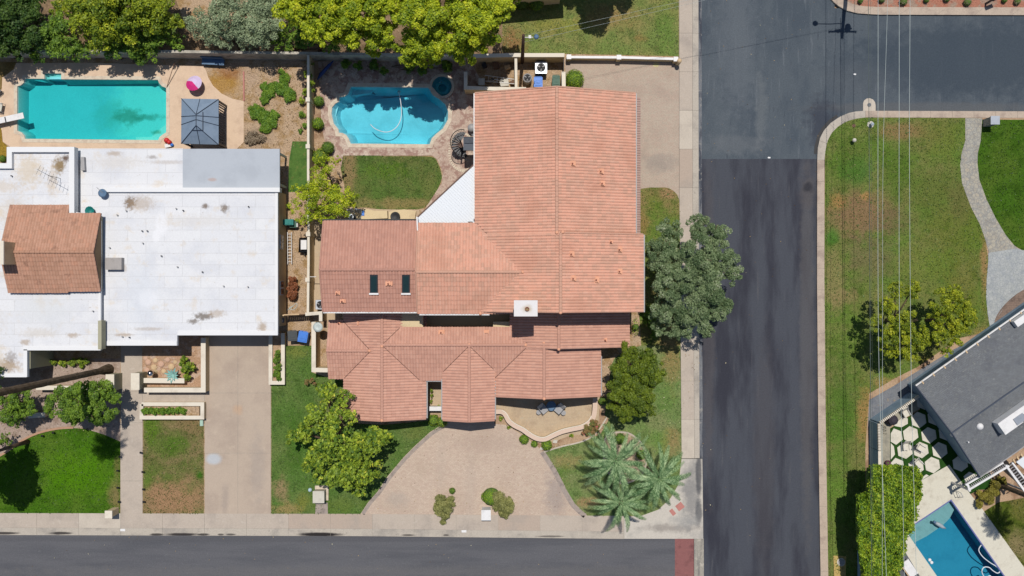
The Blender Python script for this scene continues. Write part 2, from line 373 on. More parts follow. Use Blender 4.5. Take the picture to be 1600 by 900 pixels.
M['stucco_b'] = mat('beige_stucco', C(226, 204, 164), layers=[(C(204, 182, 146), .7, .5, .75)], rough=.95, bump=(20, .4, .02), fine=.06)
M['stucco_g'] = mat('grey_green_stucco', C(180, 176, 150), layers=[(C(160, 156, 132), .7, .5, .75)], rough=.95, fine=.06)
M['block'] = mat('grey_block', C(206, 198, 182), layers=[(C(150, 144, 134), 1.2, .45, .7)], brick=dict(w=.4, h=.2, mc=C(140, 134, 126), c2=C(186, 178, 164), ms=.4), rough=.95)
M['blue_block'] = mat('blue_grey_block', C(150, 172, 186), layers=[(C(132, 154, 170), .8, .45, .7)], rough=.95, fine=.06)
M['tile'] = mat('clay_roof_tile', C(231, 173, 148), tile=(C(210, 164, 141), C(234, 183, 159)), rough=.85, spec=.2, fine=.08, layers=[(C(212, 158, 134), .35, .5, .7)])
M['tile_old'] = mat('faded_roof_tile', C(206, 155, 136), tile=(C(194, 146, 129), C(213, 164, 146)), rough=.9, spec=.15, fine=.06)
M['tile_low'] = mat('rose_roof_tile', C(217, 167, 146), tile=(C(204, 156, 137), C(223, 177, 156)), rough=.9, spec=.15, fine=.06)
M['tile_wn'] = mat('west_roof_tile', C(204, 158, 134), tile=(C(190, 146, 122), C(214, 156, 128)), rough=.9, spec=.15, fine=.1, layers=[(C(168, 128, 108), 1.2, .55, .72)])
M['vent_c'] = plain('vent_clay', C(240, 176, 142), .8)
M['white'] = plain('white_paint', C(240, 238, 236), .55)
M['white_s'] = mat('white_steel_sheet', C(232, 236, 240), rough=.5, fine=.02)
M['fascia'] = plain('brown_fascia', C(120, 92, 80), .8)
M['grey_g'] = plain('grey_gutter', C(170, 168, 168), .5)
dk = C(110, 86, 60); dk2 = C(176, 150, 118)
M['wroof'] = mat('white_roof_coating', C(238, 238, 239), layers=[(C(225, 226, 230), .5, .45, .7), (C(232, 220, 204), .9, .55, .74), (C(190, 178, 162), 4.5, .64, .8), (C(150, 136, 120), 7, .72, .82)], rough=.8, fine=.06, sps=4.0,
    brick=dict(w=3.0, h=.95, mc=C(208, 207, 208), c2=C(220, 222, 228), ms=.5, cv=.4, m=.03),
    spots=[(231, 323, 9, 10, dk, .85, 2.6), (247, 324, 22, 12, dk2, .5), (343, 328, 5, 4, dk, .8), (372, 331, 6, 7, dk, .75, 2.6), (340, 492, 15, 6, C(120, 108, 96), .85, 2.6), (325, 500, 8, 4, C(120, 108, 96), .8), (360, 488, 14, 6, dk2, .5),
           (130, 268, 9, 14, C(140, 112, 60), .9, 2.4), (140, 258, 7, 5, C(96, 70, 50), .9, 2.2), (85, 275, 22, 26, C(216, 196, 164), .6, 2.4), (120, 290, 8, 24, C(212, 190, 160), .5, 2.4), (150, 520, 10, 4, dk2, .6), (52, 565, 20, 10, dk2, .8, 2.4), (58, 553, 9, 9, dk, .5, 2.6), (80, 530, 8, 5, dk2, .6),
           (222, 520, 14, 3, dk2, .6), (258, 511, 22, 3, dk2, .5), (205, 249, 12, 4, dk2, .6), (262, 254, 8, 3, dk, .5), (285, 262, 30, 3, C(200, 190, 182), .6), (322, 260, 12, 3, dk2, .6), (238, 238, 14, 3, dk2, .6),
           (278, 355, 10, 18, C(244, 244, 246), .9, .5), (270, 372, 6, 10, C(244, 244, 246), .9, .5), (257, 466, 16, 14, C(244, 244, 246), .9, .4), (246, 460, 30, 60, C(220, 226, 234), .4), (60, 340, 20, 30, C(214, 196, 170), .4), (40, 300, 34, 10, C(218, 204, 186), .6, 2.6), (20, 500, 30, 30, C(220, 212, 202), .5, 2.6), (24, 560, 26, 22, C(206, 188, 158), .6, 2.8), (100, 516, 30, 8, C(214, 204, 190), .5, 2.6), (210, 262, 40, 12, C(222, 214, 204), .5, 2.8), (330, 350, 60, 10, C(222, 216, 208), .4, 2.8), (428, 508, 7, 8, dk2, .7), (220, 420, 6, 6, dk2, .5), (110, 480, 40, 30, C(224, 226, 226), .5)])
M['gray_deck'] = mat('grey_roof_sheet', C(190, 196, 204), layers=[(C(182, 188, 196), .5, .45, .7)], rough=.7, fine=.03, spots=[(352, 288, 7, 3, C(190, 160, 146), .6, .8)])
M['shingle'] = mat('dark_shingles', C(124, 127, 130), layers=[(C(112, 115, 120), .6, .45, .7), (C(146, 146, 142), 5, .55, .72), (C(92, 95, 100), 7, .58, .72)], brick=dict(w=.3, h=.14, mc=C(72, 76, 84), c2=C(106, 108, 110), ms=.5, cv=.5, m=.012, rot=R(-34)), rough=.95, bump=(24, .6, .02), fine=.2)
M['steel'] = plain('steel', C(190, 196, 204), .4, .6)
M['galv'] = plain('galvanised_wire', C(196, 206, 202), .5)
M['dark'] = plain('dark_metal', C(52, 54, 60), .5)
M['black'] = plain('black', C(30, 30, 34), .6)
M['wood'] = plain('weathered_wood', C(120, 92, 74), .9)
M['polewood'] = plain('pole_wood', C(86, 62, 52), .9)
M['tanwood'] = plain('tan_wood', C(220, 190, 150), .9)
M['bark'] = mat('bark', C(120, 98, 80), layers=[(C(84, 68, 56), 6, .45, .7)], rough=1, coord='object')
M['palmbark'] = mat('palm_bark', C(112, 96, 78), layers=[(C(92, 78, 60), 2.5, .4, .6, (1, 1))], rough=1, coord='object', bump=(20, .8, .05))
M['plaster_a'] = mat('pool_plaster', C(196, 232, 240), layers=[(C(176, 214, 222), .6, .4, .7)], rough=.8, fine=.05)
M['plaster_b'] = mat('pool_plaster_green', C(176, 220, 216), layers=[(C(166, 212, 208), .5, .4, .7)], rough=.8, fine=.08,
    spots=[(222, 175, 62, 60, C(216, 238, 222), .9, 1.4), (166, 178, 26, 26, C(150, 196, 180), .7, 2.2), (195, 178, 24, 14, C(124, 160, 130), .75, 3), (222, 180, 22, 6, C(118, 156, 130), .7, 3), (238, 204, 12, 4, C(120, 160, 120), .7, 2.8)])
M['plaster_c'] = mat('pool_plaster_blue', C(166, 196, 204), layers=[(C(150, 184, 194), .6, .4, .7)], rough=.8, fine=.05)
M['spa_tile'] = plain('spa_plaster', C(120, 200, 206), .7)
M['water_a'] = watermat('water_clear', (.82, 1, 1, 1), .42, (.0, .80, .93, 1))
M['water_b'] = watermat('water_teal', (.7, 1, 1, 1), 1.0, (.0, .84, .89, 1))
M['water_c'] = watermat('water_deep', (.8, .97, 1, 1), .62, (.0, .70, .84, 1))
M['hose'] = plain('pool_hose', C(236, 240, 244), .5)
M['blue_bin'] = plain('blue_plastic', C(60, 130, 225), .5)
M['green_bin'] = plain('green_plastic', C(64, 104, 86), .6)
M['teal_bin'] = plain('teal_plastic', C(20, 130, 124), .6)
M['black_bin'] = plain('charcoal_plastic', C(64, 70, 74), .6)
M['pink'] = plain('magenta_fabric', C(222, 40, 130), .8)
M['lilac'] = plain('lilac_fabric', C(226, 206, 240), .8)
M['red'] = plain('red_plastic', C(214, 50, 50), .5)
M['slate'] = mat('gazebo_metal', C(134, 152, 172), layers=[(C(124, 142, 162), 1.5, .45, .7)], rough=.6, fine=.05)
M['slate_d'] = plain('gazebo_seam', C(48, 60, 80), .6)
M['glass'] = plain('window_glass', (.012, .03, .03, 1), .08, 0, .8)
M['navy'] = plain('navy_fabric', C(52, 78, 140), .8)
M['bench_b'] = plain('blue_grey_paint', C(96, 126, 156), .7)
M['pebble'] = plain('pale_stone', C(214, 208, 194), .9)
M['rust'] = plain('rust', C(150, 84, 70), .9)
L = {}
L['lime'] = leafmat('leaf_lime', (.13, .21, .012, 1), (.50, .56, .02, 1), (.66, .64, .04, 1))
L['green'] = leafmat('leaf_green', (0.060, 0.128, 0.018, 1), (0.210, 0.330, 0.030, 1))
L['dark'] = leafmat('leaf_dark', (0.027, 0.069, 0.015, 1), (0.088, 0.150, 0.022, 1))
L['olive'] = leafmat('leaf_olive', (0.149, 0.203, 0.108, 1), (0.378, 0.446, 0.257, 1))
L['deep'] = leafmat('leaf_deep', (.06, .10, .01, 1), (.19, .25, .018, 1))
L['mul'] = leafmat('leaf_yellow_green', (.06, .13, .015, 1), (.36, .46, .04, 1), (.66, .62, .08, 1))
L['box'] = leafmat('leaf_box', (.14, .26, .015, 1), (.30, .42, .025, 1))
L['ficus'] = leafmat('leaf_ficus', (.06, .14, .012, 1), (.34, .47, .025, 1), (.52, .54, .05, 1))
L['limed'] = leafmat('leaf_lime_dark', (.07, .13, .012, 1), (.34, .40, .02, 1), (.50, .50, .03, 1))
L['frond'] = leafmat('leaf_frond', (.06, .13, .045, 1), (.30, .42, .20, 1), (.52, .60, .32, 1), trans=.12)
L['dead'] = leafmat('leaf_dead', (0.161, 0.057, 0.023, 1), (0.391, 0.149, 0.069, 1))
L['pink'] = leafmat('leaf_flower', (0.115, 0.184, 0.034, 1), (0.345, 0.184, 0.092, 1), (0.713, 0.057, 0.161, 1))
L['blue'] = leafmat('leaf_agave', (0.161, 0.322, 0.299, 1), (0.368, 0.575, 0.529, 1))
L['cover'] = leafmat('leaf_groundcover', (0.075, 0.180, 0.022, 1), (0.210, 0.330, 0.030, 1))

# ------------------------------------------------------------ foliage
def leaves_mesh(name, P0, Nrm, T, Lg, Wd, tint, mt, parent, kind=None):
    n = len(P0)
    B = np.cross(Nrm, T); Lh = (Lg / 2)[:, None]; Wh = (Wd / 2)[:, None]
    V = np.empty((n, 4, 3))
    V[:, 0] = P0 - T * Lh; V[:, 1] = P0 + B * Wh - T * Lh * .1; V[:, 2] = P0 + T * Lh; V[:, 3] = P0 - B * Wh - T * Lh * .1
    off = ORG.get(parent.name, Vector((0, 0, 0))) if parent is not None else Vector((0, 0, 0))
    V -= np.array(off[:])
    me = bpy.data.meshes.new(name)
    me.vertices.add(4 * n); me.vertices.foreach_set('co', V.reshape(-1))
    me.loops.add(4 * n); me.loops.foreach_set('vertex_index', np.arange(4 * n, dtype=np.int32))
    me.polygons.add(n); me.polygons.foreach_set('loop_start', np.arange(0, 4 * n, 4, dtype=np.int32))
    me.polygons.foreach_set('use_smooth', np.zeros(len(me.polygons), dtype=bool)); me.update(calc_edges=True)
    a = me.attributes.new('tint', 'FLOAT', 'FACE'); a.data.foreach_set('value', tint.astype(np.float32))
    me.materials.append(mt)
    o = bpy.data.objects.new(name, me); COL.objects.link(o)
    if parent is not None: o.parent = parent; ORG[o.name] = off
    if kind: o['kind'] = kind
    return o
def unit(v): return v / np.maximum(1e-9, np.linalg.norm(v, axis=1))[:, None]
def blob_leaves(blobs, leaf, dens, cl=(.22, .42), ncl=26, flat=.35, hollow=.45, fixn=0):
    """blobs: (X,Y,Z,rx,ry,rz) metres -> arrays"""
    Ps, Ns, Ts = [], [], []
    for (X, Y, Z, rx, ry, rz) in blobs:
        nn = max(6, int(ncl * (max(rx, .6) / 2.4) ** 1.1)) if not fixn else fixn
        d = unit(RNG.normal(size=(nn, 3))); d[:, 2] = np.where(d[:, 2] < -.35, -d[:, 2], d[:, 2])
        rad = RNG.uniform(.35, .9, nn)[:, None]
        cc = np.array([X, Y, Z]) + d * rad * np.array([rx, ry, rz])
        cr = RNG.uniform(cl[0], cl[1], nn) * min(rx, ry)
        ct = RNG.uniform(0, 1, nn)
        for c, r, t in zip(cc, cr, ct):
            k = max(12, int(dens * 4 * math.pi * r * r * .75))
            dd = unit(RNG.normal(size=(k, 3))); dd[:, 2] = np.where(dd[:, 2] < -.3, -dd[:, 2], dd[:, 2])
            rr = r * (RNG.uniform(hollow, 1.12, k) ** .6)
            p = c + dd * rr[:, None] * np.array([1, 1, .8])
            nrm = unit(dd * .7 + RNG.normal(size=(k, 3)) * .45 + np.array([0, 0, flat]))
            Ps.append(p); Ns.append(nrm); Ts.append(np.clip(t * .45 + RNG.uniform(0, .55, k), 0, 1))
    P0 = np.concatenate(Ps); Nn = np.concatenate(Ns); tt = np.concatenate(Ts)
    keep = P0[:, 2] > .05
    P0, Nn, tt = P0[keep], Nn[keep], tt[keep]
    T = unit(np.cross(Nn, RNG.normal(size=Nn.shape)))
    n = len(P0)
    return P0, Nn, T, RNG.uniform(.7, 1.3, n) * leaf[0], RNG.uniform(.7, 1.3, n) * leaf[1], tt
def tree(label, cat, base, blobs, mt, leaf=(.22, .12), dens=55, name='tree', group=None, trunk=.16, ncl=62, cl=(.13, .28), rz=None, limbs=True, hollow=.5, bark=None):
    """blobs: (px,py,z,r_px[,rz_m]) as the photograph shows them"""
    b = Gp(*base); th = thing(name, label, cat, tuple(b), group=group)
    if group and 'row' in group: blobs = [(q[0], q[1], q[2] * 1.14, q[3] * 1.1) for q in blobs]
    elif group and 'north wall' in group: blobs = [(q[0], q[1], q[2] * .62, q[3] * 1.2) for q in blobs]
    bl = []
    for q in blobs:
        p = W(q[0], q[1], q[2]); r = q[3] * S * (1 - q[2] / H)
        bl.append((p.x, p.y, q[2], r, r * (q[5] if len(q) > 5 else 1), q[4] if len(q) > 4 else r * .75))
    leaves_mesh('crown', *blob_leaves(bl, leaf, dens, cl, ncl, hollow=hollow), mt, th)
    bk = bark or M['bark']
    zt = min(q[2] for q in blobs) * .45
    top = b + Vector((0, 0, zt)); cen = sum((Vector(x[:2]) for x in bl), Vector((0, 0))) / len(bl)
    top.x += (cen.x - b.x) * .3; top.y += (cen.y - b.y) * .3
    MB().tube([b - Vector((0, 0, .1)), b.lerp(top, .5) + Vector((.04, .03, 0)), top], [trunk * 1.3, trunk, trunk * .8], 8).build('trunk', bk, th, smooth=True)
    if limbs:
        for x in bl[:6]:
            e = Vector((x[0], x[1], x[2] + x[5] * .2)); mid = top.lerp(e, .5) + Vector((random.uniform(-.3, .3), random.uniform(-.3, .3), .25))
            m = MB().tube([top, mid, e], [trunk * .7, trunk * .45, trunk * .2], 6)
            for k in range(4):
                a = random.uniform(0, 6.28); rr = x[3] * .7
                m.tube([mid.lerp(e, random.uniform(.2, .9)), e + Vector((math.cos(a) * rr, math.sin(a) * rr, x[5] * random.uniform(.0, .5)))], trunk * .2, 5, .015)
            m.build('limb', bk, th, smooth=True)
    return th
def bush(label, px, py, rpx_, h=None, mt=None, name='round_bush', cat='bush', group=None, leaf=(.09, .06), dens=240, ry=None):
    rpx = rpx_ * 1.12; r = rpx * S; h = h or r * 1.5; zc = h * .5
    p = W(px, py, zc); th = thing(name, label, cat, (p.x, p.y, 0), group=group)
    n = int(dens * 4 * r * r * 3.14 * .8); d = unit(RNG.normal(size=(n, 3)))
    wob = 1 + .06 * np.sin(d[:, 0] * 5 + px) * np.cos(d[:, 1] * 4 + py)
    P0 = np.array([p.x, p.y, zc]) + d * np.array([r, (ry * S if ry else r), h * .5]) * (wob * RNG.uniform(.9, 1.03, n))[:, None]
    Nn = unit(d + RNG.normal(size=(n, 3)) * .4)
    T = unit(np.cross(Nn, RNG.normal(size=Nn.shape)))
    k = P0[:, 2] > .02
    leaves_mesh('leaves', P0[k], Nn[k], T[k], RNG.uniform(.7, 1.3, n)[k] * leaf[0], RNG.uniform(.7, 1.3, n)[k] * leaf[1], RNG.uniform(0, 1, n)[k], mt or L['box'], th)
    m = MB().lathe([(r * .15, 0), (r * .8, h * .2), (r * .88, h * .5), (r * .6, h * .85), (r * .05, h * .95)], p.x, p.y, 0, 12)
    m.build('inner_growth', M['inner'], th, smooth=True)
    return th
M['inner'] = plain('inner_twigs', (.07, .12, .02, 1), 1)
def shrub(label, pts, mt, name='shrub', cat='shrub', leaf=(.12, .07), dens=90, group=None, ncl=14, h=.8, hollow=.2):
    """pts: (px,py,rpx[,h])"""
    c = Gp(pts[0][0], pts[0][1]); th = thing(name, label, cat, tuple(c), group=group)
    bl = []
    for q in pts:
        hh = q[3] if len(q) > 3 else h; p = W(q[0], q[1], hh * .5); r = q[2] * S
        bl.append((p.x, p.y, hh * .5, r, r, hh * .5))
    leaves_mesh('leaves', *blob_leaves(bl, leaf, dens * 2.2, (.3, .5), ncl, hollow=hollow, fixn=max(6, ncl)), mt, th)
    m = MB()
    for b in bl:
        for k in range(5):
            a = random.uniform(0, 6.28); m.tube([(c.x * .3 + b[0] * .7, c.y * .3 + b[1] * .7, 0), (b[0] + math.cos(a) * b[3] * .7, b[1] + math.sin(a) * b[3] * .7, b[2] + b[5] * .5)], .018, 4, .008)
    m.build('stems', M['bark'], th, 'stuff')
    return th

# ------------------------------------------------------------ ground and streets
def sheet(name, pts, z, mt, holes=(), parent=None, kind='structure', depth=.35, plan=True, raw=False):
    f = (lambda q: q) if raw else gp
    m = MB().prism(f(pts), z - depth, z, [f(h) for h in holes], bottom=False)
    return m.build(name, mt, parent, kind)
base = MB().prism(gp([(-6000, -6000), (7000, -6000), (7000, 7000), (-6000, 7000)]), -.6, -.28,
    [gp([(-10, 105), (290, 105), (290, 225), (-10, 225)]), gp([(500, 115), (720, 115), (720, 232), (500, 232)]), gp([(1380, 760), (1760, 760), (1760, 1160), (1380, 1160)])], bottom=False)
base.build('ground', M['soil'], None, 'structure')
POOLB = [(40, 123), (70, 123.3), (70, 115), (96, 115), (96, 124), (247, 125), (249, 130), (253.5, 135), (260, 137.5), (260, 207), (255, 210), (250, 214), (247.5, 219),
         (39.5, 217), (38.5, 212), (34, 207), (27.5, 204.5), (27.5, 135), (33, 133.5), (37.5, 129.5)]
POOLA = [(548, 135.5), (600, 136), (669, 137), (679, 149), (689, 157), (696, 163), (700.5, 174), (700, 187), (692, 201), (682, 209), (675, 216), (671.5, 225.5), (600, 225), (548, 224.5), (545, 217),
         (541, 211), (535, 207.8), (529.5, 207.4), (528.8, 202), (521.5, 193), (518, 178), (519, 168), (524, 162), (529.5, 159), (530.5, 152), (538, 151), (543.5, 147)]
SPA = [(690.5 + 15.5 * math.cos(t * math.pi / 12), 135 + 15.5 * math.sin(t * math.pi / 12)) for t in range(24)]
A_, B_ = (1486, 780), (1414, 828)
ux, uy = 93.6 / 153, 120.6 / 153          # direction of the long side
POOLC = [A_, B_, (1414 + 47 * 3.4, 828 + 68 * 3.4), (1486 + 84 * 2.4, 780 + 120 * 2.4)]
YARDW = [(-900, -900), (1061, -900), (1061, 300), (1063, 560), (1065, 717), (1060, 757), (1048, 778), (1029, 796), (1002, 806), (980, 807), (560, 804), (-900, 800)]
sheet('yard_soil', YARDW, 0, M['straw_soil'], [POOLB, POOLA, SPA])
YE = [(1289, 238), (1292, 221), (1299, 208), (1309, 198), (1322, 190), (1337, 185.5), (1352, 183.6), (2400, 186), (2400, 1600), (1302, 1600), (1294, 900), (1290, 660), (1288, 440), (1288, 300)]
sheet('yard_soil', YE, 0, M['soil'], [POOLC])
# roads
sheet('road', [(1090, 248), (1285, 248), (1285, 500), (1288, 700), (1300, 1500), (1092, 1500)], -.12, M['road_m'])
sheet('road', [(1090, -900), (1305, -900), (1305, 12), (2400, 14), (2400, 180), (1345, 178), (1285, 215), (1285, 248), (1090, 248)], -.121, M['road_n'])
sheet('road', [(-900, 826), (0, 832), (1055, 838), (1055, 1020), (-900, 1012)], -.119, M['road_s'])
sheet('crossing_strip', [(1055, 842), (1084.5, 842), (1085, 1020), (1055, 1020)], -.115, M['red_pave'])
sheet('valley_gutter', [(1085, 842), (1100, 842), (1101, 1020), (1085.5, 1020)], -.11, M['gutter'])
# top island
isl = [(1296, -900), (1296, -4), (1303, 4), (1312, 11), (1324, 17), (1340, 21), (1370, 23), (2400, 26)]
isl_in = [(1312, -900), (1312, -6), (1318, 0), (1328, 5), (1342, 9.5), (1370, 11), (2400, 14)]
sheet('yard_soil', [(1309, -900)] + isl_in[1:] + [(2400, -900)], 0, M['redsoil'])
# kerb segments along a path
def segs(name, parent_name, outer, inner, step, mats, z0, z1, gap=.35, plan=True):
    """slabs between two polylines, cut across every step pixels"""
    par = structure(parent_name)
    def rs(pl):
        d = [0]
        for a, b in zip(pl, pl[1:]): d.append(d[-1] + math.dist(a, b))
        return d
    do, di = rs(outer), rs(inner); n = max(1, round(do[-1] / step))
    def at(pl, d, t):
        t = t * d[-1]
        for i in range(len(pl) - 1):
            if t <= d[i + 1] + 1e-6:
                k = (t - d[i]) / max(1e-6, d[i + 1] - d[i]); return (pl[i][0] + (pl[i + 1][0] - pl[i][0]) * k, pl[i][1] + (pl[i + 1][1] - pl[i][1]) * k)
        return pl[-1]
    for i in range(n):
        e = gap / do[-1] * .5; t0, t1 = i / n + e, (i + 1) / n - e
        k = 1 if len(outer) == 2 else 4
        o = [at(outer, do, t0 + (t1 - t0) * j / k) for j in range(k + 1)]; q = [at(inner, di, t0 + (t1 - t0) * j / k) for j in range(k + 1)]
        MB().prism(gp(o + q[::-1]), z0, z1, bottom=False).build(name, mats[random.randrange(len(mats)) if len(mats) > 1 else 0], par)
    o2, i2 = outer, inner
    MB().prism(gp(outer + inner[::-1]), z0, z1 - .02, bottom=False).build('joint_bed', M['gutter'], par)
    return par
wk = [M['walk'], M['walk'], M['walk2'], M['walk3']]
segs('concrete_slab', 'pavement', [(-270, 801), (560, 802.8), (975, 806)], [(-270, 823.5), (560, 826), (975, 830.5)], 65, wk, -.3, .03)
segs('kerb_stone', 'kerb', [(-270, 823.7), (560, 826.2), (975, 830.7)], [(-270, 835), (560, 837.6), (975, 842)], 65, [M['kerb']], -.3, .015)
segs('concrete_slab', 'pavement', [(1061, -250), (1061.5, 300), (1065, 716)], [(1081.5, -250), (1082, 300), (1085, 716)], 62, wk, -.3, .03)
segs('kerb_stone', 'kerb', [(1081.8, -250), (1082.3, 300), (1085.3, 716)], [(1091, -250), (1091.5, 300), (1093, 716)], 62, [M['kerb']], -.3, .02)
segs('gutter_stone', 'gutter', [(1091.2, -250), (1091.7, 300), (1093.2, 716)], [(1096.5, -250), (1097, 300), (1098.5, 716)], 62, [M['gutter2']], -.3, -.1)
sheet('corner_ramp', [(975.3, 806.3), (980, 807), (1002, 806), (1029, 796), (1048, 778), (1060, 757), (1065, 717), (1097.5, 717), (1099, 842), (975.3, 842)], -.03, M['corner'])
segs('kerb_stone', 'kerb', [(1085.5, 1600), (1085.5, 1200)], [(1100, 1600), (1100, 1200)], 62, [M['kerb']], -.3, .02)
ko = [(1281, 1400), (1282, 900), (1278.2, 660), (1276.5, 440), (1276.8, 250), (1277.5, 232), (1281, 216), (1287, 204), (1298, 192), (1312, 182.5), (1326, 176.5), (1338, 174), (1352, 173.2), (2200, 176)]
ki = [(1293, 1400), (1294, 900), (1290, 660), (1288, 440), (1288, 250), (1289.4, 236), (1292.5, 221), (1299, 208), (1309, 198), (1322, 190), (1337, 185.5), (1352, 183.6), (2200, 186)]
def resm(pl, n):
    d = [0]
    for a, b in zip(pl, pl[1:]): d.append(d[-1] + math.dist(a, b))
    out = []
    for j in range(n + 1):
        t = d[-1] * j / n
        for i in range(len(pl) - 1):
            if t <= d[i + 1] + 1e-6:
                k = (t - d[i]) / max(1e-6, d[i + 1] - d[i]); out.append((pl[i][0] + (pl[i + 1][0] - pl[i][0]) * k, pl[i][1] + (pl[i + 1][1] - pl[i][1]) * k)); break
    return out
segs('kerb_stone', 'kerb', ko[:5], [(1293, 1400), (1294, 900), (1290, 660), (1288, 440), (1288, 250)], 34, [M['kerb_right']], -.3, .03)
segs('kerb_stone', 'kerb', ko[4:13], [(1288, 250)] + ki[5:12], 34, [M['kerb']], -.3, .03)
segs('kerb_stone', 'kerb', ko[12:], ki[11:], 34, [M['kerb_right']], -.3, .03)
segs('kerb_stone', 'kerb', isl[1:], isl_in[1:], 60, [M['kerb_right']], -.3, .025)
# manhole collar
t = thing('manhole', 'round manhole in a pale rounded concrete collar at the kerb of the side street', 'manhole', Gp(1359, 165, -.1))
pts = [(1349.5, 173), (1349.5, 161), (1351, 156.5), (1355, 153.5), (1360, 153), (1365, 155), (1368, 159), (1369, 164), (1369, 173)]
MB().prism(gp(pts), -.2, -.105, bottom=False).build('collar', M['walk2'], t)
c = Gp(1359, 163.5); MB().lathe([(.17, 0), (.17, .02), (.14, .03)], c.x, c.y, -.105, 20).build('cover', M['gutter2'], t)
# other street bits
for px, py, lb in ((1336, 115.5, 'small white scrap lying on the junction asphalt'), (1202, 246, 'tiny pale scrap on the seam between old and new asphalt')):
    q = Gp(px, py); tag(MB().prism([(q.x - .1, q.y - .05), (q.x + .12, q.y - .07), (q.x + .14, q.y + .05), (q.x - .08, q.y + .07)], -.118, -.10).build('litter', M['white']), lb, 'litter')
for px, py, lb in ((192, 828, 'small white painted patch on the kerb by the west garden walk'), (725, 830, 'small white painted patch on the kerb below the white mailbox')):
    q = Gp(px, py); tag(MB().box(q.x, q.y, .02, .42, .2, .012).build('painted_patch', M['white']), lb, 'kerb marking')
for px, py, rz in ((1062.5, 791.5, R(38)), (1051, 800.5, R(38))):
    q = Gp(px, py)
    th = thing('tactile_pad', 'red tactile pad on the corner ramp, %s' % ('the upper right one' if px > 1055 else 'the lower left one partly under palm tips'), 'tactile pad', (q.x, q.y, -.03), rz, 'red pads on the corner ramp')
    w_ = .62 if px > 1055 else .34
    MB().box(0, 0, .005, w_, .56, .02).build('slab', M['pad'], th, local=True)
    d = MB()
    for i in range(int(w_ / .1)):
        for j in range(5): d.lathe([(.022, 0), (.014, .008)], -w_ / 2 + .06 + i * .1, -.22 + j * .11, .015, 6)
    d.build('domes', M['pad'], th, 'stuff', local=True)
# ------------------------------------------------------------ lawns
LAWNS = []
def lawn(pts, key, base, other, spots=(), z=.016, lay=(), hol=()):
    LAWNS.append((pts, base, other)); o = sheet('lawn', pts, z, lawnmat('grass_' + key, base, other, spots, lay), hol, depth=.1); return o
g = GR
lawn([(785, -900), (1060.5, -900), (1060.5, 88), (885, 84), (785, 82)], 'north', C(124, 142, 76), C(152, 146, 90), [(800, 66, 22, 26, C(156, 118, 80), .85), (880, 40, 60, 12, C(150, 150, 66), .5), (1000, 60, 12, 6, C(150, 120, 74), .6), (950, 25, 50, 22, C(168, 130, 90), .5), (1040, 30, 18, 60, C(104, 138, 60), .5)])
lawn(smooth_poly([(536, 244), (600, 244), (640, 244), (674, 245), (683, 252), (690, 272), (689, 284), (678, 306), (662, 325), (640, 327), (605, 328), (570, 324), (545, 322), (538, 290)], 2), 'backyard', C(96, 122, 58), C(118, 122, 70),
     [(545, 262, 14, 40, C(160, 132, 96), .8), (630, 318, 60, 10, C(158, 138, 92), .75), (605, 266, 34, 14, C(84, 128, 22), .5), (672, 290, 12, 18, C(136, 134, 80), .4), (570, 320, 30, 10, C(150, 136, 90), .5)])
lawn([(424, 540), (487, 540), (488, 582), (513, 590), (537, 595), (537, 655), (560, 662), (600, 664), (640, 660), (668, 657), (686, 660), (690, 668), (672, 675), (650, 695), (630, 715), (605, 745), (590, 768), (575, 785), (563, 803.5), (424, 803)], 'south_west', C(94, 126, 58), C(114, 132, 72),
     [(463, 550, 20, 10, C(130, 136, 64), .6), (438, 765, 14, 20, C(164, 140, 104), .8), (450, 795, 26, 9, C(168, 146, 96), .8), (474, 786, 14, 16, C(136, 136, 60), .6), (462, 690, 20, 50, C(64, 108, 24), .5), (530, 790, 40, 12, C(108, 128, 56), .6), (650, 675, 20, 12, C(124, 132, 72), .6), (540, 640, 40, 30, C(150, 124, 90), .5)])
lawn(smooth_poly([(848, 704), (870, 695), (890, 692), (912, 687), (924, 678), (934, 664), (944, 652), (952, 600), (960, 560), (1000, 540)], 3, False) + [(1063, 540), (1065, 717), (1060, 757), (1048, 778), (1029, 796), (1002, 806), (918, 806.5), (900, 790), (885, 765), (870, 735)], 'south_east', C(118, 144, 80), C(142, 148, 98),
     [(1048, 560, 16, 50, C(164, 136, 92), .7), (1048, 690, 16, 22, C(168, 140, 96), .7), (1030, 690, 20, 20, C(96, 146, 50), .5), (920, 785, 26, 10, C(176, 140, 104), .7), (885, 720, 26, 12, C(170, 146, 100), .6), (880, 745, 14, 20, C(96, 130, 50), .5), (1040, 620, 16, 30, C(100, 140, 56), .4)])
lawn(smooth_poly([(998, 360), (998, 310), (1001, 295), (1030, 293), (1045, 294), (1058, 304), (1062, 320), (1063, 345)], 2, False) + [(1064, 540), (1002, 540), (998, 480)], 'east_verge', C(112, 134, 60), C(150, 132, 86),
     [(1046, 304, 14, 10, C(176, 140, 104), .8), (1005, 350, 12, 26, C(164, 130, 84), .6), (1022, 318, 14, 16, C(96, 130, 40), .5), (1045, 545, 22, 40, C(168, 142, 96), .7)])
lawn(smooth_poly([(36, 688), (60, 677), (90, 670), (130, 670), (165, 680)], 4, False) + [(188, 690), (188, 802), (-900, 800), (-900, 730), (0, 712)], 'west_lush', C(74, 116, 26), C(92, 122, 40),
     [(180, 775, 12, 26, C(150, 126, 90), .7), (120, 740, 60, 40, C(92, 146, 8), .5), (183, 730, 6, 20, C(140, 120, 80), .5)])
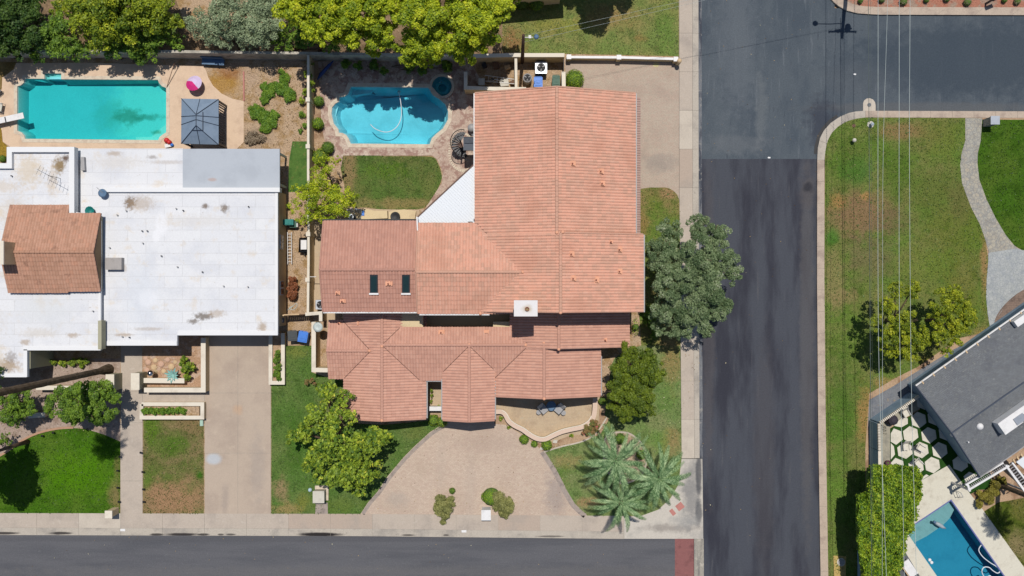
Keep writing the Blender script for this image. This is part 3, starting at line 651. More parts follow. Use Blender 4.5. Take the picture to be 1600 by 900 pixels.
lawn([(224, 655), (318.5, 655), (318.5, 803), (223.5, 803)], 'west_worn', C(108, 122, 60), C(148, 126, 92),
     [(270, 780, 60, 32, C(172, 136, 102), .95), (236, 670, 14, 26, C(88, 130, 24), .6), (275, 695, 24, 20, C(84, 120, 36), .7), (300, 665, 20, 16, C(140, 122, 80), .6), (312, 742, 5, 7, C(64, 110, 30), .9), (230, 750, 8, 14, C(104, 134, 50), .6)])
PATHL = [(1508, 186), (1508, 220), (1502, 240), (1500, 258), (1503, 287), (1517, 324), (1531, 351), (1540, 377), (1544, 407), (1541.5, 435), (1540.5, 464), (1543, 491), (1549, 517)]
lawn(YE[:7] + [(1508, 184.5)] + PATHL + [(1500, 528), (1432, 574), (1400, 590), (1358, 615), (1352, 700), (1352, 1600), (1302, 1600), (1294, 900), (1290, 660), (1288, 440)], 'east', C(106, 132, 56), C(130, 130, 76),
     [(1345, 335, 56, 42, C(148, 118, 88), .9, 2.0), (1310, 315, 14, 14, C(178, 136, 82), .6), (1352, 306, 8, 7, C(186, 144, 90), .7), (1395, 345, 34, 24, C(124, 108, 78), .6), (1410, 205, 44, 16, C(150, 122, 84), .75), (1470, 215, 36, 36, C(120, 126, 60), .6), (1304, 440, 20, 60, C(150, 138, 92), .75), (1320, 466, 22, 14, C(158, 136, 96), .6),
      (1500, 360, 60, 70, C(108, 120, 48), .6), (1538, 420, 7, 50, C(170, 136, 92), .8), (1440, 420, 44, 40, C(124, 134, 62), .5), (1300, 370, 12, 16, C(70, 132, 46), .7), (1340, 265, 30, 24, C(84, 128, 70), .5), (1360, 400, 40, 44, C(128, 114, 84), .6), (1330, 250, 30, 40, C(78, 116, 36), .6), (1400, 270, 30, 40, C(82, 112, 38), .6), (1315, 640, 22, 90, C(80, 116, 44), .6), (1460, 300, 40, 40, C(110, 116, 60), .6), (1500, 310, 20, 40, C(112, 108, 66), .5), (1500, 460, 34, 50, C(118, 120, 54), .6), (1352, 650, 14, 50, C(168, 136, 84), .9), (1420, 600, 60, 12, C(170, 142, 90), .8, 1.6),
      (1480, 565, 40, 12, C(186, 150, 84), .8), (1345, 860, 12, 30, C(200, 168, 96), .0), (1540, 525, 16, 14, C(186, 150, 84), .8), (1310, 780, 16, 120, C(104, 140, 54), .5)])
lawn([(1534.5, 187)] + [(1532, 220), (1527.5, 240), (1527, 255), (1530, 281), (1541, 311), (1555, 340), (1571, 367), (1584, 383), (1597, 391), (2200, 400), (2200, 188)], 'east_far', C(72, 108, 30), C(88, 114, 40))
lawn([(1536, 800), (1560, 785), (1700, 760), (1900, 900), (1900, 1500), (1760, 1100)], 'pool_side', C(88, 104, 36), C(120, 116, 60), [(1590, 852, 20, 24, C(150, 134, 96), .8), (1580, 775, 30, 12, C(130, 116, 70), .6)])
# south side of the bottom street
lawn([(-900, 1040), (1050, 1046), (1050, 2500), (-900, 2500)], 'south_far', C(100, 130, 50), C(130, 130, 70))
segs('concrete_slab', 'pavement', [(-270, 1014), (1050, 1022)], [(-270, 1040), (1050, 1046)], 65, wk, -.3, .03)
# ------------------------------------------------------------ drives and paths
sheet('driveway', [(882, 92), (1061, 92), (1061.2, 345), (1063, 345), (1062, 318), (1056, 302), (1044, 294.5), (1001, 295.5), (998, 312), (990, 330), (900, 330)], .012, M['paver_n'], depth=.1)
DR = [(563, 803.5), (575, 785), (590, 768), (605, 745), (630, 715), (650, 695), (672, 675), (690, 664), (700, 640), (780, 640), (812, 665), (838, 690), (849, 704), (870, 735), (885, 765), (900, 790), (918, 806)]
sheet('driveway', DR, .022, M['paver_s'], depth=.1)
MB().ribbon(gp(smooth_poly([(567, 803), (579, 785), (594, 768), (609, 746), (633, 717), (653, 697), (674, 678), (690, 668)], 2, False)), .3, -.05, .03).build('paver_border', M['paver_edge'], None, 'structure')
MB().ribbon(gp(smooth_poly([(847, 706), (866, 735), (881, 765), (896, 790), (914, 806)], 2, False)), .42, -.05, .03).build('paver_border', M['paver_edge'], None, 'structure')
p = structure('west_driveway')
ys = [470, 614, 708, 803]
for j in range(3):
    for i in range(2):
        x0, x1 = (320.3, 371.6) if i == 0 else (372, 423)
        MB().prism(gp([(x0, ys[j] + .2), (x1, ys[j] + .2), (x1, ys[j + 1] - .2), (x0, ys[j + 1] - .2)]), -.2, .028, bottom=False).build('concrete_slab', M['drive_w'], p)
MB().prism(gp([(320, 470), (423.3, 470), (423.3, 803.4), (320, 803.4)]), -.2, .02, bottom=False).build('joint_bed', M['gutter'], p)
p = structure('garden_walk')
for a in ([(189, 500), (222.5, 500), (222.5, 611.6), (189, 611.6)], [(189, 612), (222.5, 612), (222.5, 660), (189, 660)], [(188.5, 660.4), (222.8, 660.4), (222.8, 751), (188.5, 751)], [(188.5, 751.6), (222.8, 751.6), (222.8, 802), (188.5, 802)],
          [(223, 612), (273.7, 612), (273.7, 630), (223, 630)], [(274.1, 612), (319.8, 612), (319.8, 630), (274.1, 630)]):
    MB().prism(gp(a), -.2, .03, bottom=False).build('concrete_slab', M['walk'], p)
MB().prism(gp([(189, 500), (222.5, 500), (222.5, 612), (320, 612), (320, 630), (223, 630), (223, 802), (189, 802)]), -.2, .022, bottom=False).build('joint_bed', M['gutter'], p)
sheet('path', [(512, 785), (512.5, 804), (492.5, 804), (493.5, 785)], .028, M['paver_edge'], depth=.1)
# backyard patio with pool hole
PB = [(487, 96), (720, 96), (745, 130), (760, 348), (690, 352), (500, 352), (500, 330), (535, 340), (560, 330), (540, 322), (537, 300), (536, 270), (524, 250), (505, 236), (497, 200), (487, 150)]
sheet('backyard_patio', [(497, 96), (735, 96), (760, 140), (760, 300), (700, 340), (656, 330), (664, 327), (690, 286), (692, 270), (684, 250), (675, 243), (536, 243), (533, 262), (528, 250), (516, 238), (508, 222), (503, 200)], .03, M['patio_b'], [POOLA, SPA], depth=.1)
sheet('side_path', [(489, 96), (500, 96), (503, 200), (508, 222), (489, 222)], .008, M['soil'], depth=.1)
sheet('side_path', [(490, 345), (530, 345), (530, 500), (498, 500), (498, 575), (526, 575), (526, 590), (490, 590)], .008, M['patio_f'], depth=.1)
sheet('backyard_patio', [(540, 326), (655, 328), (656, 352), (540, 352)], .034, M['patio_f'], depth=.1)
DECKB = [(-200, 100), (26, 98.7), (140, 98), (300, 103), (318, 104), (322, 110), (326, 122), (333, 134), (346, 146), (362, 154), (381, 158), (381, 222), (371, 232), (371, 245), (18, 245), (16, 229), (5, 222), (3, 203), (-200, 200)]
sheet('pool_deck', DECKB, .03, M['deck_w'], [POOLB], depth=.1)
sheet('lawn', [(-200, 199), (2, 200), (4, 221), (16, 232), (16, 245), (-200, 245)], .034, lawnmat('grass_corner', C(170, 140, 60), C(150, 120, 50)), depth=.1)
sheet('lawn', [(-200, 96), (26, 97), (22, 108), (12, 116), (4, 121), (3, 140), (-200, 140)], .034, lawnmat('grass_corner2', C(176, 150, 100), C(140, 116, 70)), depth=.1)
sheet('turf', [(457, 221), (480, 221), (480, 300), (450, 300), (452, 250)], .02, M['turf_w'], depth=.1)
q = MB().ribbon(gp([(381, 112), (381.5, 158)]), .12, 0, .07).build('edging_strip', M['pad']); tag(q, 'pink plastic edging strip in the dry garden east of the west pool deck', 'edging')
sheet('front_patio', [(772, 600), (936, 600), (936, 655), (930, 668), (912, 678), (886, 682), (866, 690), (848, 694), (834, 690), (812, 676), (796, 662), (786, 646), (772, 644)], .034, M['patio_f'], depth=.1)
sheet('planting_bed', [(772, 640), (936, 640), (952, 655), (938, 678), (912, 690), (885, 697), (866, 702), (849, 706), (836, 694), (812, 677), (792, 664), (772, 662)], .026, M['soil'], depth=.1)
MB().ribbon(gp(smooth_poly([(850, 706), (875, 698), (905, 691), (925, 682), (938, 668), (948, 652)], 3, False)), .12, 0, .06).build('bed_border', M['walk2'], None, 'structure')
bedP = smooth_poly([(946, 684), (955, 677), (970, 675), (985, 678), (1000, 690), (1008, 704), (1010, 718), (1006, 735), (995, 748), (970, 755), (948, 735), (943, 705)], 3)
sheet('planting_bed', bedP, .024, mat('bed_soil', C(196, 172, 148), layers=[(C(170, 140, 116), 1.5, .45, .7)], fine=.2, bump=(9, .6, .05)), depth=.1)
MB().ribbon(gp(bedP), .14, 0, .07, True).build('bed_border', M['walk'], None, 'structure')
sheet('planting_bed', [(-60, 560), (188, 560), (188, 690), (165, 680), (130, 669), (90, 669), (60, 676), (36, 687), (20, 700), (-60, 740)], .006, mat('west_bed_soil', C(176, 156, 142), layers=[(C(146, 124, 108), 1.2, .45, .7), (C(200, 186, 172), 3, .58, .75)], fine=.25, bump=(9, .6, .05)), depth=.1)
MB().ribbon(gp(smooth_poly([(-60, 742), (0, 712), (20, 699), (36, 687.5), (60, 676.5), (90, 669.5), (115, 668)], 3, False)), .17, 0, .08).build('bed_border', plain('terracotta_edging', C(190, 150, 122), .9), None, 'structure')
sheet('path', [(1508, 184.5), (1534.5, 185)] + [(1532, 220), (1527.5, 240), (1527, 255), (1530, 281), (1541, 311), (1555, 340), (1571, 367), (1584, 383), (1590, 388), (1545, 395)] + PATHL[::-1][5:], .03, M['flag'], depth=.1)
sheet('entrance_court', [(1544, 395), (1590, 388), (1597, 391), (2200, 400), (2200, 460), (1612, 448), (1590, 460), (1570, 478), (1557, 498), (1553, 520), (1548, 520), (1543, 491), (1540.5, 464), (1541.5, 435), (1544, 407)], .031, M['flag2'], depth=.1)
sheet('entrance_court', [(1553, 520), (1557, 498), (1570, 478), (1590, 460), (1612, 448), (1800, 430), (1800, 560), (1553, 560)], .03, M['brown_pave'], depth=.1)
MB().ribbon(gp(smooth_poly([(1552, 520), (1556, 498), (1569, 478), (1589, 460), (1612, 447)], 3, False)), .12, 0, .05).build('bed_border', M['brown_pave'], None, 'structure')
sheet('side_path', [(1358, 625), (1398, 602), (1430, 582), (1490, 546), (1536, 522), (1560, 522), (1600, 560), (1420, 640), (1356, 668)], .02, mat('grey_gravel', C(128, 130, 134), layers=[(C(110, 114, 122), 1.2, .45, .7), (C(166, 146, 118), 2, .6, .8)], fine=.2, bump=(9, .6, .05)), depth=.1)

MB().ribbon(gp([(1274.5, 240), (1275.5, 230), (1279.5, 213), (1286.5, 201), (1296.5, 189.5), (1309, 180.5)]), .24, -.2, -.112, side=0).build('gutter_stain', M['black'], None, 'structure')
sheet('planting_bed', [(-100, 0), (275, 0), (290, 40), (440, 30), (460, -40), (790, -40), (790, 86), (-100, 84)], .006, mat('leaf_litter', C(150, 124, 96), layers=[(C(112, 92, 68), 1.2, .42, .66), (C(176, 150, 122), 3, .58, .75)], fine=.3, bump=(9, .8, .06)), depth=.1)

# ------------------------------------------------------------ tiled roofs
def tile_plane(O, u, d, Lu, Ld, mt, parent, tw=.235, tl=.37, amp=.06, step=.035, name='roof_tiles', uvoff=0, slip=0):
    O, u, d = Vector(O), Vector(u).normalized(), Vector(d).normalized()
    n = u.cross(d).normalized()
    if n.z < 0: n = -n
    nu = max(1, round(Lu / tw)); nv = max(1, round(Ld / tl)); tw = Lu / nu; tl = Ld / nv
    prof = np.array([0, .75, 1, .75]) * amp
    nc = 4 * nu + 1
    cu = np.arange(nc) * tw / 4; ph = prof[np.arange(nc) % 4]
    rows_v, rows_h = [], []
    for j in range(nv):
        rows_v += [j * tl, (j + 1) * tl]; rows_h += [0, step]
    jit = RNG.normal(size=(nv, nu)) * .0025
    jc = np.repeat(jit, 4, axis=1); jc = np.concatenate([jc, jc[:, -1:]], axis=1)
    V = np.zeros((2 * nv, nc, 3)); Oa, ua, da, na = (np.array(x[:]) for x in (O, u, d, n))
    for r in range(2 * nv):
        h = ph + rows_h[r] + jc[r // 2]
        V[r] = Oa + ua * cu[:, None] + da * (rows_v[r] + (jc[r // 2] * (2.0 + slip) if r % 2 else 0))[..., None] * 1 + na * h[:, None] if r % 2 else Oa + ua * cu[:, None] + da * rows_v[r] + na * h[:, None]
    idx = np.arange(2 * nv * nc).reshape(2 * nv, nc)
    a = idx[:-1, :-1].ravel(); b = idx[:-1, 1:].ravel(); c = idx[1:, 1:].ravel(); e = idx[1:, :-1].ravel()
    flip = u.cross(d).z > 0
    F = np.stack([a, b, c, e] if flip else [a, e, c, b], axis=1)
    off = np.array(ORG[parent.name][:])
    me = bpy.data.meshes.new(name); nF = len(F)
    me.vertices.add(2 * nv * nc); me.vertices.foreach_set('co', (V - off).reshape(-1))
    me.loops.add(4 * nF); me.loops.foreach_set('vertex_index', F.reshape(-1).astype(np.int32))
    me.polygons.add(nF); me.polygons.foreach_set('loop_start', np.arange(0, 4 * nF, 4, dtype=np.int32)); me.polygons.foreach_set('use_smooth', np.zeros(nF, dtype=bool)); me.update(calc_edges=True)
    rr, cc = np.meshgrid(np.arange(2 * nv - 1), np.arange(nc - 1), indexing='ij')
    tu = (cc // 4 + .5 + uvoff).ravel(); tv = (np.minimum((rr + 1) // 2, nv - 1) if False else (rr // 2 + .5)).ravel()
    uv = me.uv_layers.new(name='tile'); arr = np.repeat(np.stack([tu, tv], axis=1), 4, axis=0).astype(np.float32); uv.data.foreach_set('uv', arr.ravel())
    me.materials.append(mt)
    o = bpy.data.objects.new(name, me); COL.objects.link(o); o.parent = parent; ORG[o.name] = ORG[parent.name]; o['kind'] = 'stuff'
    return o
def caps(p0, p1, mt, parent, r=.13, name='ridge_caps'):
    p0, p1 = Vector(p0), Vector(p1); L_ = (p1 - p0).length; n = max(2, round(L_ / .4)); d = (p1 - p0).normalized()
    side = d.cross(Vector((0, 0, 1))).normalized(); up = side.cross(d).normalized()
    m = MB()
    for i in range(n):
        a = p0 + d * (L_ * i / n); b = p0 + d * (L_ * (i + 1) / n + .03)
        vs = []
        for q, rr, lift in ((a, r * .88, 0), (b, r, .02)):
            for k in range(5):
                t = math.pi * k / 4; vs.append(q + side * math.cos(t) * rr + up * (math.sin(t) * rr * .7 + lift))
        m.add(vs, [(k, k + 1, k + 6, k + 5) for k in range(4)] + [(9, 8, 7, 6, 5)])
    return m.build(name, mt, parent, 'stuff')
def gable(parent, x0, x1, y0, y1, rc, zr, axis, mt, pitch=.317, wall=True, inset=.45, zb=0, cap=True, fmat=None, wmat=None, deck_t=.16, hipsides=None):
    """plan pixels; axis 'v': ridge runs up-down at x=rc, 'h': ridge runs left-right at y=rc"""
    X0, X1, Y0, Y1 = (x0 - 800) * S, (x1 - 800) * S, (450 - y1) * S, (450 - y0) * S
    fm = fmat or M['fascia']; wm = wmat or M['stucco_b']
    cs = 1 / math.sqrt(1 + pitch * pitch)
    if axis == 'v':
        Rx = (rc - 800) * S
        for sgn, e in ((-1, X0), (1, X1)):
            ld = abs(e - Rx) / cs
            tile_plane((Rx, Y1, zr), (0, -1, 0), (sgn, 0, -pitch), Y1 - Y0, ld, mt, parent, uvoff=random.randrange(100))
        sec = [(X0, zr - pitch * (Rx - X0)), (Rx, zr), (X1, zr - pitch * (X1 - Rx))]
        prof = [(x, z - .012) for x, z in sec] + [(x, z - deck_t) for x, z in sec[::-1]]
        ins = [(X0 + inset, 0), (X1 - inset, 0)]
        m = MB(); n = len(prof); m.add([(x, Y0 + .012, z) for x, z in prof] + [(x, Y1 - .012, z) for x, z in prof], [tuple(range(n)), tuple(reversed(range(n, 2 * n)))] + [(i, i + n, (i + 1) % n + n, (i + 1) % n) for i in range(n)])
        m.build('roof_deck', fm, parent)
        if cap: caps((Rx, Y1, zr + .03), (Rx, Y0, zr + .03), mt, parent)
        if wall:
            a, b = X0 + inset, X1 - inset; f = lambda x: zr - pitch * abs(x - Rx) - deck_t - .005
            pr = [(a, zb), (b, zb), (b, f(b)), (Rx, f(Rx)), (a, f(a))]
            MB().add([(x, Y0 + inset, z) for x, z in pr] + [(x, Y1 - inset, z) for x, z in pr], [(0, 1, 2, 3, 4), (9, 8, 7, 6, 5)] + [(i, i + 5, (i + 1) % 5 + 5, (i + 1) % 5) for i in range(5)]).build('wall', wm, parent)
    else:
        Ry = (450 - rc) * S
        for sgn, e in ((1, Y1), (-1, Y0)):
            ld = abs(e - Ry) / cs
            tile_plane((X0, Ry, zr), (1, 0, 0), (0, sgn, -pitch), X1 - X0, ld, mt, parent, uvoff=random.randrange(100))
        sec = [(Y0, zr - pitch * (Ry - Y0)), (Ry, zr), (Y1, zr - pitch * (Y1 - Ry))]
        prof = [(y, z - .012) for y, z in sec] + [(y, z - deck_t) for y, z in sec[::-1]]
        m = MB(); n = len(prof); m.add([(X0 + .012, y, z) for y, z in prof] + [(X1 - .012, y, z) for y, z in prof], [tuple(reversed(range(n))), tuple(range(n, 2 * n))] + [(i, (i + 1) % n, (i + 1) % n + n, i + n) for i in range(n)])
        m.build('roof_deck', fm, parent)
        if cap: caps((X0, Ry, zr + .03), (X1, Ry, zr + .03), mt, parent)
        if wall:
            a, b = Y0 + inset, Y1 - inset; f = lambda y: zr - pitch * abs(y - Ry) - deck_t - .005
            pr = [(a, zb), (b, zb), (b, f(b)), (Ry, f(Ry)), (a, f(a))]
            MB().add([(X0 + inset, y, z) for y, z in pr] + [(X1 - inset, y, z) for y, z in pr], [(4, 3, 2, 1, 0), (5, 6, 7, 8, 9)] + [(i, (i + 1) % 5, (i + 1) % 5 + 5, i + 5) for i in range(5)]).build('wall', wm, parent)
def gutter(parent, p0, p1, mt, w_=.12, h_=.1, name='gutter'):
    a, b = Vector(p0), Vector(p1); c = (a + b) / 2; d = b - a
    return MB().box(c.x, c.y, c.z, d.length if True else 0, w_, h_, math.atan2(d.y, d.x)).build(name, mt, parent)
def rake(parent, x, y0, y1, z0, z1, mt, w_=.1):
    pass
# ------------------------------------------------------------ the main house
q = Gp(770, 420)
HA = thing('main_house', 'large two-storey house with orange clay tile gables, rose tiled lower wings and a white chimney', 'house', (q.x, q.y, 0))
P1 = .317; P2 = .33
gable(HA, 747, 976.5, 172, 380, 862, 8.0, 'v', M['tile'], P1)
gable(HA, 747, 987.4, 374, 484.5, 867, 8.15, 'v', M['tile'], P1)
gable(HA, 665.8, 817, 357, 486.6, 427.6, 7.2, 'h', M['tile'], P1)
gable(HA, 528.3, 668, 353, 484, 424, 6.6, 'h', M['tile_old'], P1)
gable(HA, 525, 600, 498, 586, 543, 3.68, 'h', M['tile_low'], P2)
gable(HA, 548, 671.5, 479, 645.7, 608.5, 4.0, 'v', M['tile_low'], P2)
gable(HA, 606, 842, 508, 588, 534, 4.0, 'h', M['tile_low'], P2)
gable(HA, 696.6, 774, 530, 646.8, 737, 3.98, 'v', M['tile_low'], P2)
gable(HA, 773.5, 933, 524, 611.5, 847, 4.4, 'v', M['tile_low'], P2)
gable(HA, 797, 976, 479, 539, 868, 4.85, 'v', M['tile_low'], P2)
def at(px, py, z): v = Gp(px, py, z); return (v.x, v.y, v.z)
# valley seams (dark lines)
def zmain(x): return 8.15 - P1 * (867 - x) * S
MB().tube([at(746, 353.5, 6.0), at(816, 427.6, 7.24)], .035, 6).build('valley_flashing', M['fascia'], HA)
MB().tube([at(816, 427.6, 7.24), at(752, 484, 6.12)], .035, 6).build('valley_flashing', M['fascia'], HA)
def vl(x, y, ridge, zr): return at(x, y, zr - P2 * abs((x if ridge[0] == 'v' else y) - ridge[1]) * S + .075)
dkv = plain('valley_dark_metal', C(128, 92, 80), .8)  # one dark brown for the thin lines along the lower valleys
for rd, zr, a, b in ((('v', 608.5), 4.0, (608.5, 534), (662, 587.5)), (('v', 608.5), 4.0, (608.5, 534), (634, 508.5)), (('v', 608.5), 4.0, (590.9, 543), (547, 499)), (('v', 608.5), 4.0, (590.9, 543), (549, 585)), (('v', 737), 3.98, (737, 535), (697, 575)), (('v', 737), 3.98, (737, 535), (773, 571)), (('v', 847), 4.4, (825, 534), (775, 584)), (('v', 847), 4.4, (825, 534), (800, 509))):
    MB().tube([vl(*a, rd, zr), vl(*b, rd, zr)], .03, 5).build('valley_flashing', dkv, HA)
# east shed strip
X0, X1 = (975 - 800) * S, (991.5 - 800) * S
tile_plane((X0, (450 - 166) * S, 3.45), (0, -1, 0), (1, 0, -.25), (374 - 166) * S, X1 - X0, plain('grey_rose_tile', C(186, 156, 144), .9), HA, tw=.2)
MB().box((X0 + X1) / 2, (450 - 270) * S, 3.15, X1 - X0, 208 * S, .1).build('eave_board', M['grey_g'], HA)
# fascias and gutters
gutter(HA, at(746, 172, 5.95), at(746, 351, 5.95), M['white'], .1, .16)
gutter(HA, at(977.6, 172, 5.9), at(977.6, 374, 5.9), M['grey_g'], .1, .14)
gutter(HA, at(988.6, 374, 5.98), at(988.6, 484.5, 5.98), M['grey_g'], .12, .14)
gutter(HA, at(528.5, 485.2, 5.5), at(668, 485.2, 5.5), M['white'], .12, .14)
gutter(HA, at(668, 487.8, 6.1), at(768, 487.8, 6.1), M['white'], .12, .14)
gutter(HA, at(526, 351.8, 5.3), at(665, 351.8, 5.3), M['black'], .13, .14)
gutter(HA, at(672.6, 589, 2.8), at(672.6, 645, 2.8), M['grey_g'], .12, .12)
gutter(HA, at(695.6, 586, 3.15), at(695.6, 646, 3.15), M['grey_g'], .12, .12)
gutter(HA, at(671, 589, 2.95), at(697, 589, 2.95), M['grey_g'], .12, .12)
gutter(HA, at(775, 589, 3.1), at(775, 646, 3.1), M['grey_g'], .12, .12)
gutter(HA, at(934, 552, 2.8), at(934, 611, 2.8), M['grey_g'], .1, .12)
gutter(HA, at(547, 600, 2.8), at(547, 645, 2.8), M['grey_g'], .1, .12)
gutter(HA, at(773.5, 575, 3.3), at(773.5, 596, 3.3), M['vent_c'], .14, .1)
for a, b in (((548, 646, 2.95), (608.5, 646, 4.05)), ((608.5, 646, 4.05), (671, 646, 2.9)), ((697, 647.3, 3.2), (737, 647.3, 4.02)), ((737, 647.3, 4.02), (774, 647.3, 3.3)), ((774, 612, 3.1), (847, 612, 4.45)), ((847, 612, 4.45), (932, 612, 2.9))):
    MB().tube([at(*a), at(*b)], .07, 6).build('rake_tiles', M['tile_low'], HA)
for a, b in (((747, 171.5, 6.02), (862, 171.5, 8.05)), ((862, 171.5, 8.05), (976, 171.5, 6.02)), ((867, 373.5, 8.2), (987, 373.5, 6.1)), ((528, 424, 6.65), (528, 354, 5.4)), ((528, 424, 6.65), (528, 483.5, 5.6)), ((665.5, 427.6, 7.25), (665.5, 358, 6.0)), ((665.5, 427.6, 7.25), (665.5, 486, 6.2))):
    MB().tube([at(*a), at(*b)], .075, 6).build('rake_tiles', M['tile'] if a[0] > 600 else M['tile_old'], HA)
# small light end caps
for px, py, z in ((862, 373.5, 8.15), (870, 373, 8.2), (815, 427.6, 7.3), (867, 484, 8.2), (755, 486.5, 6.25), (608.5, 536, 4.08), (737, 533, 4.03), (820, 534, 4.06), (847, 612, 4.5), (868, 539, 4.92), (608.5, 645, 4.1), (589, 543, 3.78), (847, 530, 4.46)):
    v = at(px, py, z); m = MB().lathe([(.12, -.06), (.13, .02), (.09, .07), (.03, .09)], v[0], v[1], v[2], 10).build('end_cap', M['vent_c'], HA, smooth=True)
# flat roofs between storeys
MB().prism(gp([(632, 478), (668, 478), (668, 508.5), (632, 508.5)]), 3.2, 3.55, bottom=False).build('flat_roof', M['stucco_b'], HA)
MB().prism(gp([(668.3, 478), (798, 478), (798, 508), (668.3, 508)]), 1.8, 2.05, bottom=False).build('flat_roof', M['stucco_b'], HA)
MB().prism(gp([(772, 500), (797, 500), (797, 508), (772, 508)]), 2.0, 3.4, bottom=False).build('parapet', M['stucco_b'], HA)
MB().prism(gp([(535, 478), (548, 478), (548, 498), (535, 498)]), 0, .05, bottom=False).build('step', M['stucco_b'], HA)
# upper storey back wall and east wall down to the ground
MB().prism(gp([(755, 180), (968, 180), (968, 470), (755, 470)]), 0, 5.8, bottom=False).build('wall', M['stucco_b'], HA)
# chimney
x0, x1, y0, y1 = 802.6, 834.6, 466.6, 488.4
c_ = ((x0 + x1) / 2, (y0 + y1) / 2); v = Gp(*c_)
ch = MB().box(v.x, v.y, 4.6, (x1 - x0) * S - .16, (y1 - y0) * S - .16, 9.2).build('chimney', M['stucco_w'], HA)
MB().box(v.x, v.y, 9.3, (x1 - x0) * S, (y1 - y0) * S, .2).build('chimney_cap', mat('chimney_cap', C(238, 234, 232), spots=[(820.5, 478.5, 3.6, 3.2, C(90, 60, 30), 1.0, 1.6), (821, 478, 8, 6, C(190, 170, 130), .6, 2.2)], fine=.04), ch)
MB().lathe([(.16, 0), (.16, .12), (.12, .13), (.12, .0)], Gp(820.5, 478.5).x, Gp(820.5, 478.5).y, 9.4, 14, False).build('flue', M['rust'], ch)
# vents
def onroof(px, py, ridge, rc, zr, pitch, axis):
    z = zr
    for _ in range(8):
        v = W(px, py, z); gx, gy = v.x / S + 800, 450 - v.y / S
        z = zr - pitch * S * abs((gx if axis == 'v' else gy) - rc)
    return W(px, py, z)
def vent(px, py, rc, zr, pitch, axis, sx=.42, sy=.42, pipe=True):
    v = onroof(px, py, None, rc, zr, pitch, axis)
    m = MB(); m.box(v.x, v.y, v.z + .08, sx, sy, .06); m.box(v.x, v.y, v.z + .16, sx * .6, sy * .7, .14)
    o = m.build('roof_vent', M['vent_c'], HA)
    if pipe: MB().lathe([(.06, 0), (.06, .25), (.045, .25)], v.x - .04, v.y - .02, v.z + .1, 8).build('vent_pipe', M['rust'], o)
for a in ((895, 256), (939, 268), (941, 287)): vent(*a, 862, 8.0, P1, 'v')
for a in ((893, 397), (968, 390), (968, 424), (896, 435)): vent(*a, 867, 8.15, P1, 'v')
vent(955, 378, 867, 8.15, P1, 'v', .25, .3); vent(932, 437, 867, 8.15, P1, 'v', .42, .5)
vent(608, 443, 424, 6.6, P1, 'h', .55, .36); vent(528, 458, 424, 6.6, P1, 'h', .36, .3); vent(536, 470.5, 424, 6.6, P1, 'h', .45, .3)
vent(530.5, 504.5, 543, 3.68, P2, 'h', .3, .2); vent(559.5, 505, 608.5, 4.0, P2, 'v', .14, .34, False)
vent(690, 519, 534, 4.0, P2, 'h', .5, .36); vent(760, 518, 534, 4.0, P2, 'h', .4, .3, False); vent(946, 531, 868, 4.85, P2, 'v', .25, .3)
# skylights
for px in (584.5, 634.5):
    a = onroof(px, 429.5, None, 424, 6.6, P1, 'h'); b = onroof(px, 457, None, 424, 6.6, P1, 'h')
    d = b - a; l = d.length; n_ = Vector((0, -P1, 1)).normalized(); n_ = Vector((0, d.z, -d.y)).normalized(); n_ = n_ if n_.z > 0 else -n_
    def slab(m, w_, l_, h0, h1):
        c = (a + b) / 2; dn = d.normalized(); X = Vector((1, 0, 0))
        vs = [c + X * sx * w_ / 2 + dn * sy * l_ / 2 + n_ * h for h in (h0, h1) for sx, sy in ((-1, -1), (1, -1), (1, 1), (-1, 1))]
        return m.add(vs, [(3, 2, 1, 0), (4, 5, 6, 7), (0, 1, 5, 4), (1, 2, 6, 5), (2, 3, 7, 6), (3, 0, 4, 7)][::1])
    o = slab(MB(), .62, l + .08, -.05, .14).build('skylight', M['dark'], HA)
    slab(MB(), .44, l - .14, .1, .16).build('pane', M['glass'], o)
    e = b + n_ * .1; MB().box(e.x, e.y - .08, e.z, .74, .14, .12).build('sill', M['white'], o)
# patio cover of ribbed white steel
pc = [(742.5, 256.5), (742.5, 348), (652.5, 348), (652.5, 340.5)]
pts = [W(x, y, 5.55) for x, y in pc]
MB().prism([(p.x, p.y) for p in pts], 5.42, 5.5).build('patio_cover', M['white_s'], HA)
m = MB(); A = Vector(pts[0][:2]); 
d45 = Vector((1, -1)).normalized(); nrm = Vector((1, 1)).normalized()
poly = [Vector(p[:2]) for p in pts]
t0 = min(p.dot(nrm) for p in poly); t1 = max(p.dot(nrm) for p in poly)
t = t0 + .08
while t < t1 - .03:
    ps = []
    for i in range(4):
        a, b = poly[i], poly[(i + 1) % 4]; fa, fb = a.dot(nrm) - t, b.dot(nrm) - t
        if fa * fb < 0: ps.append(a.lerp(b, fa / (fa - fb)))
    if len(ps) == 2 and (ps[1] - ps[0]).length > .1:
        c = (ps[0] + ps[1]) / 2; e = ps[1] - ps[0]; m.box(c.x, c.y, 5.51, e.length, .04, .022, math.atan2(e.y, e.x))
    t += .2
m.build('standing_ribs', M['white_s'], HA, 'stuff')
g0, g1 = pts[0], pts[3]; MB().tube([(g0.x - .05, g0.y + .03, 5.5), (g1.x - .05, g1.y + .03, 5.5)], .06, 6).build('edge_gutter', M['fascia'], HA)
MB().prism([tuple(W(652, 340, 5.5)[:2]), tuple(W(654.5, 340, 5.5)[:2]), tuple(W(654, 374, 6.0)[:2]), tuple(W(652.8, 374, 6.0)[:2])], 5.9, 6.25).build('downspout', M['white'], HA)
for px, py in ((662, 340), (700, 302), (738, 266)):
    v = W(px, py, 5.4); MB().box(v.x + .25, v.y - .25, 2.7, .14, .14, 5.4).build('post', M['white'], HA)
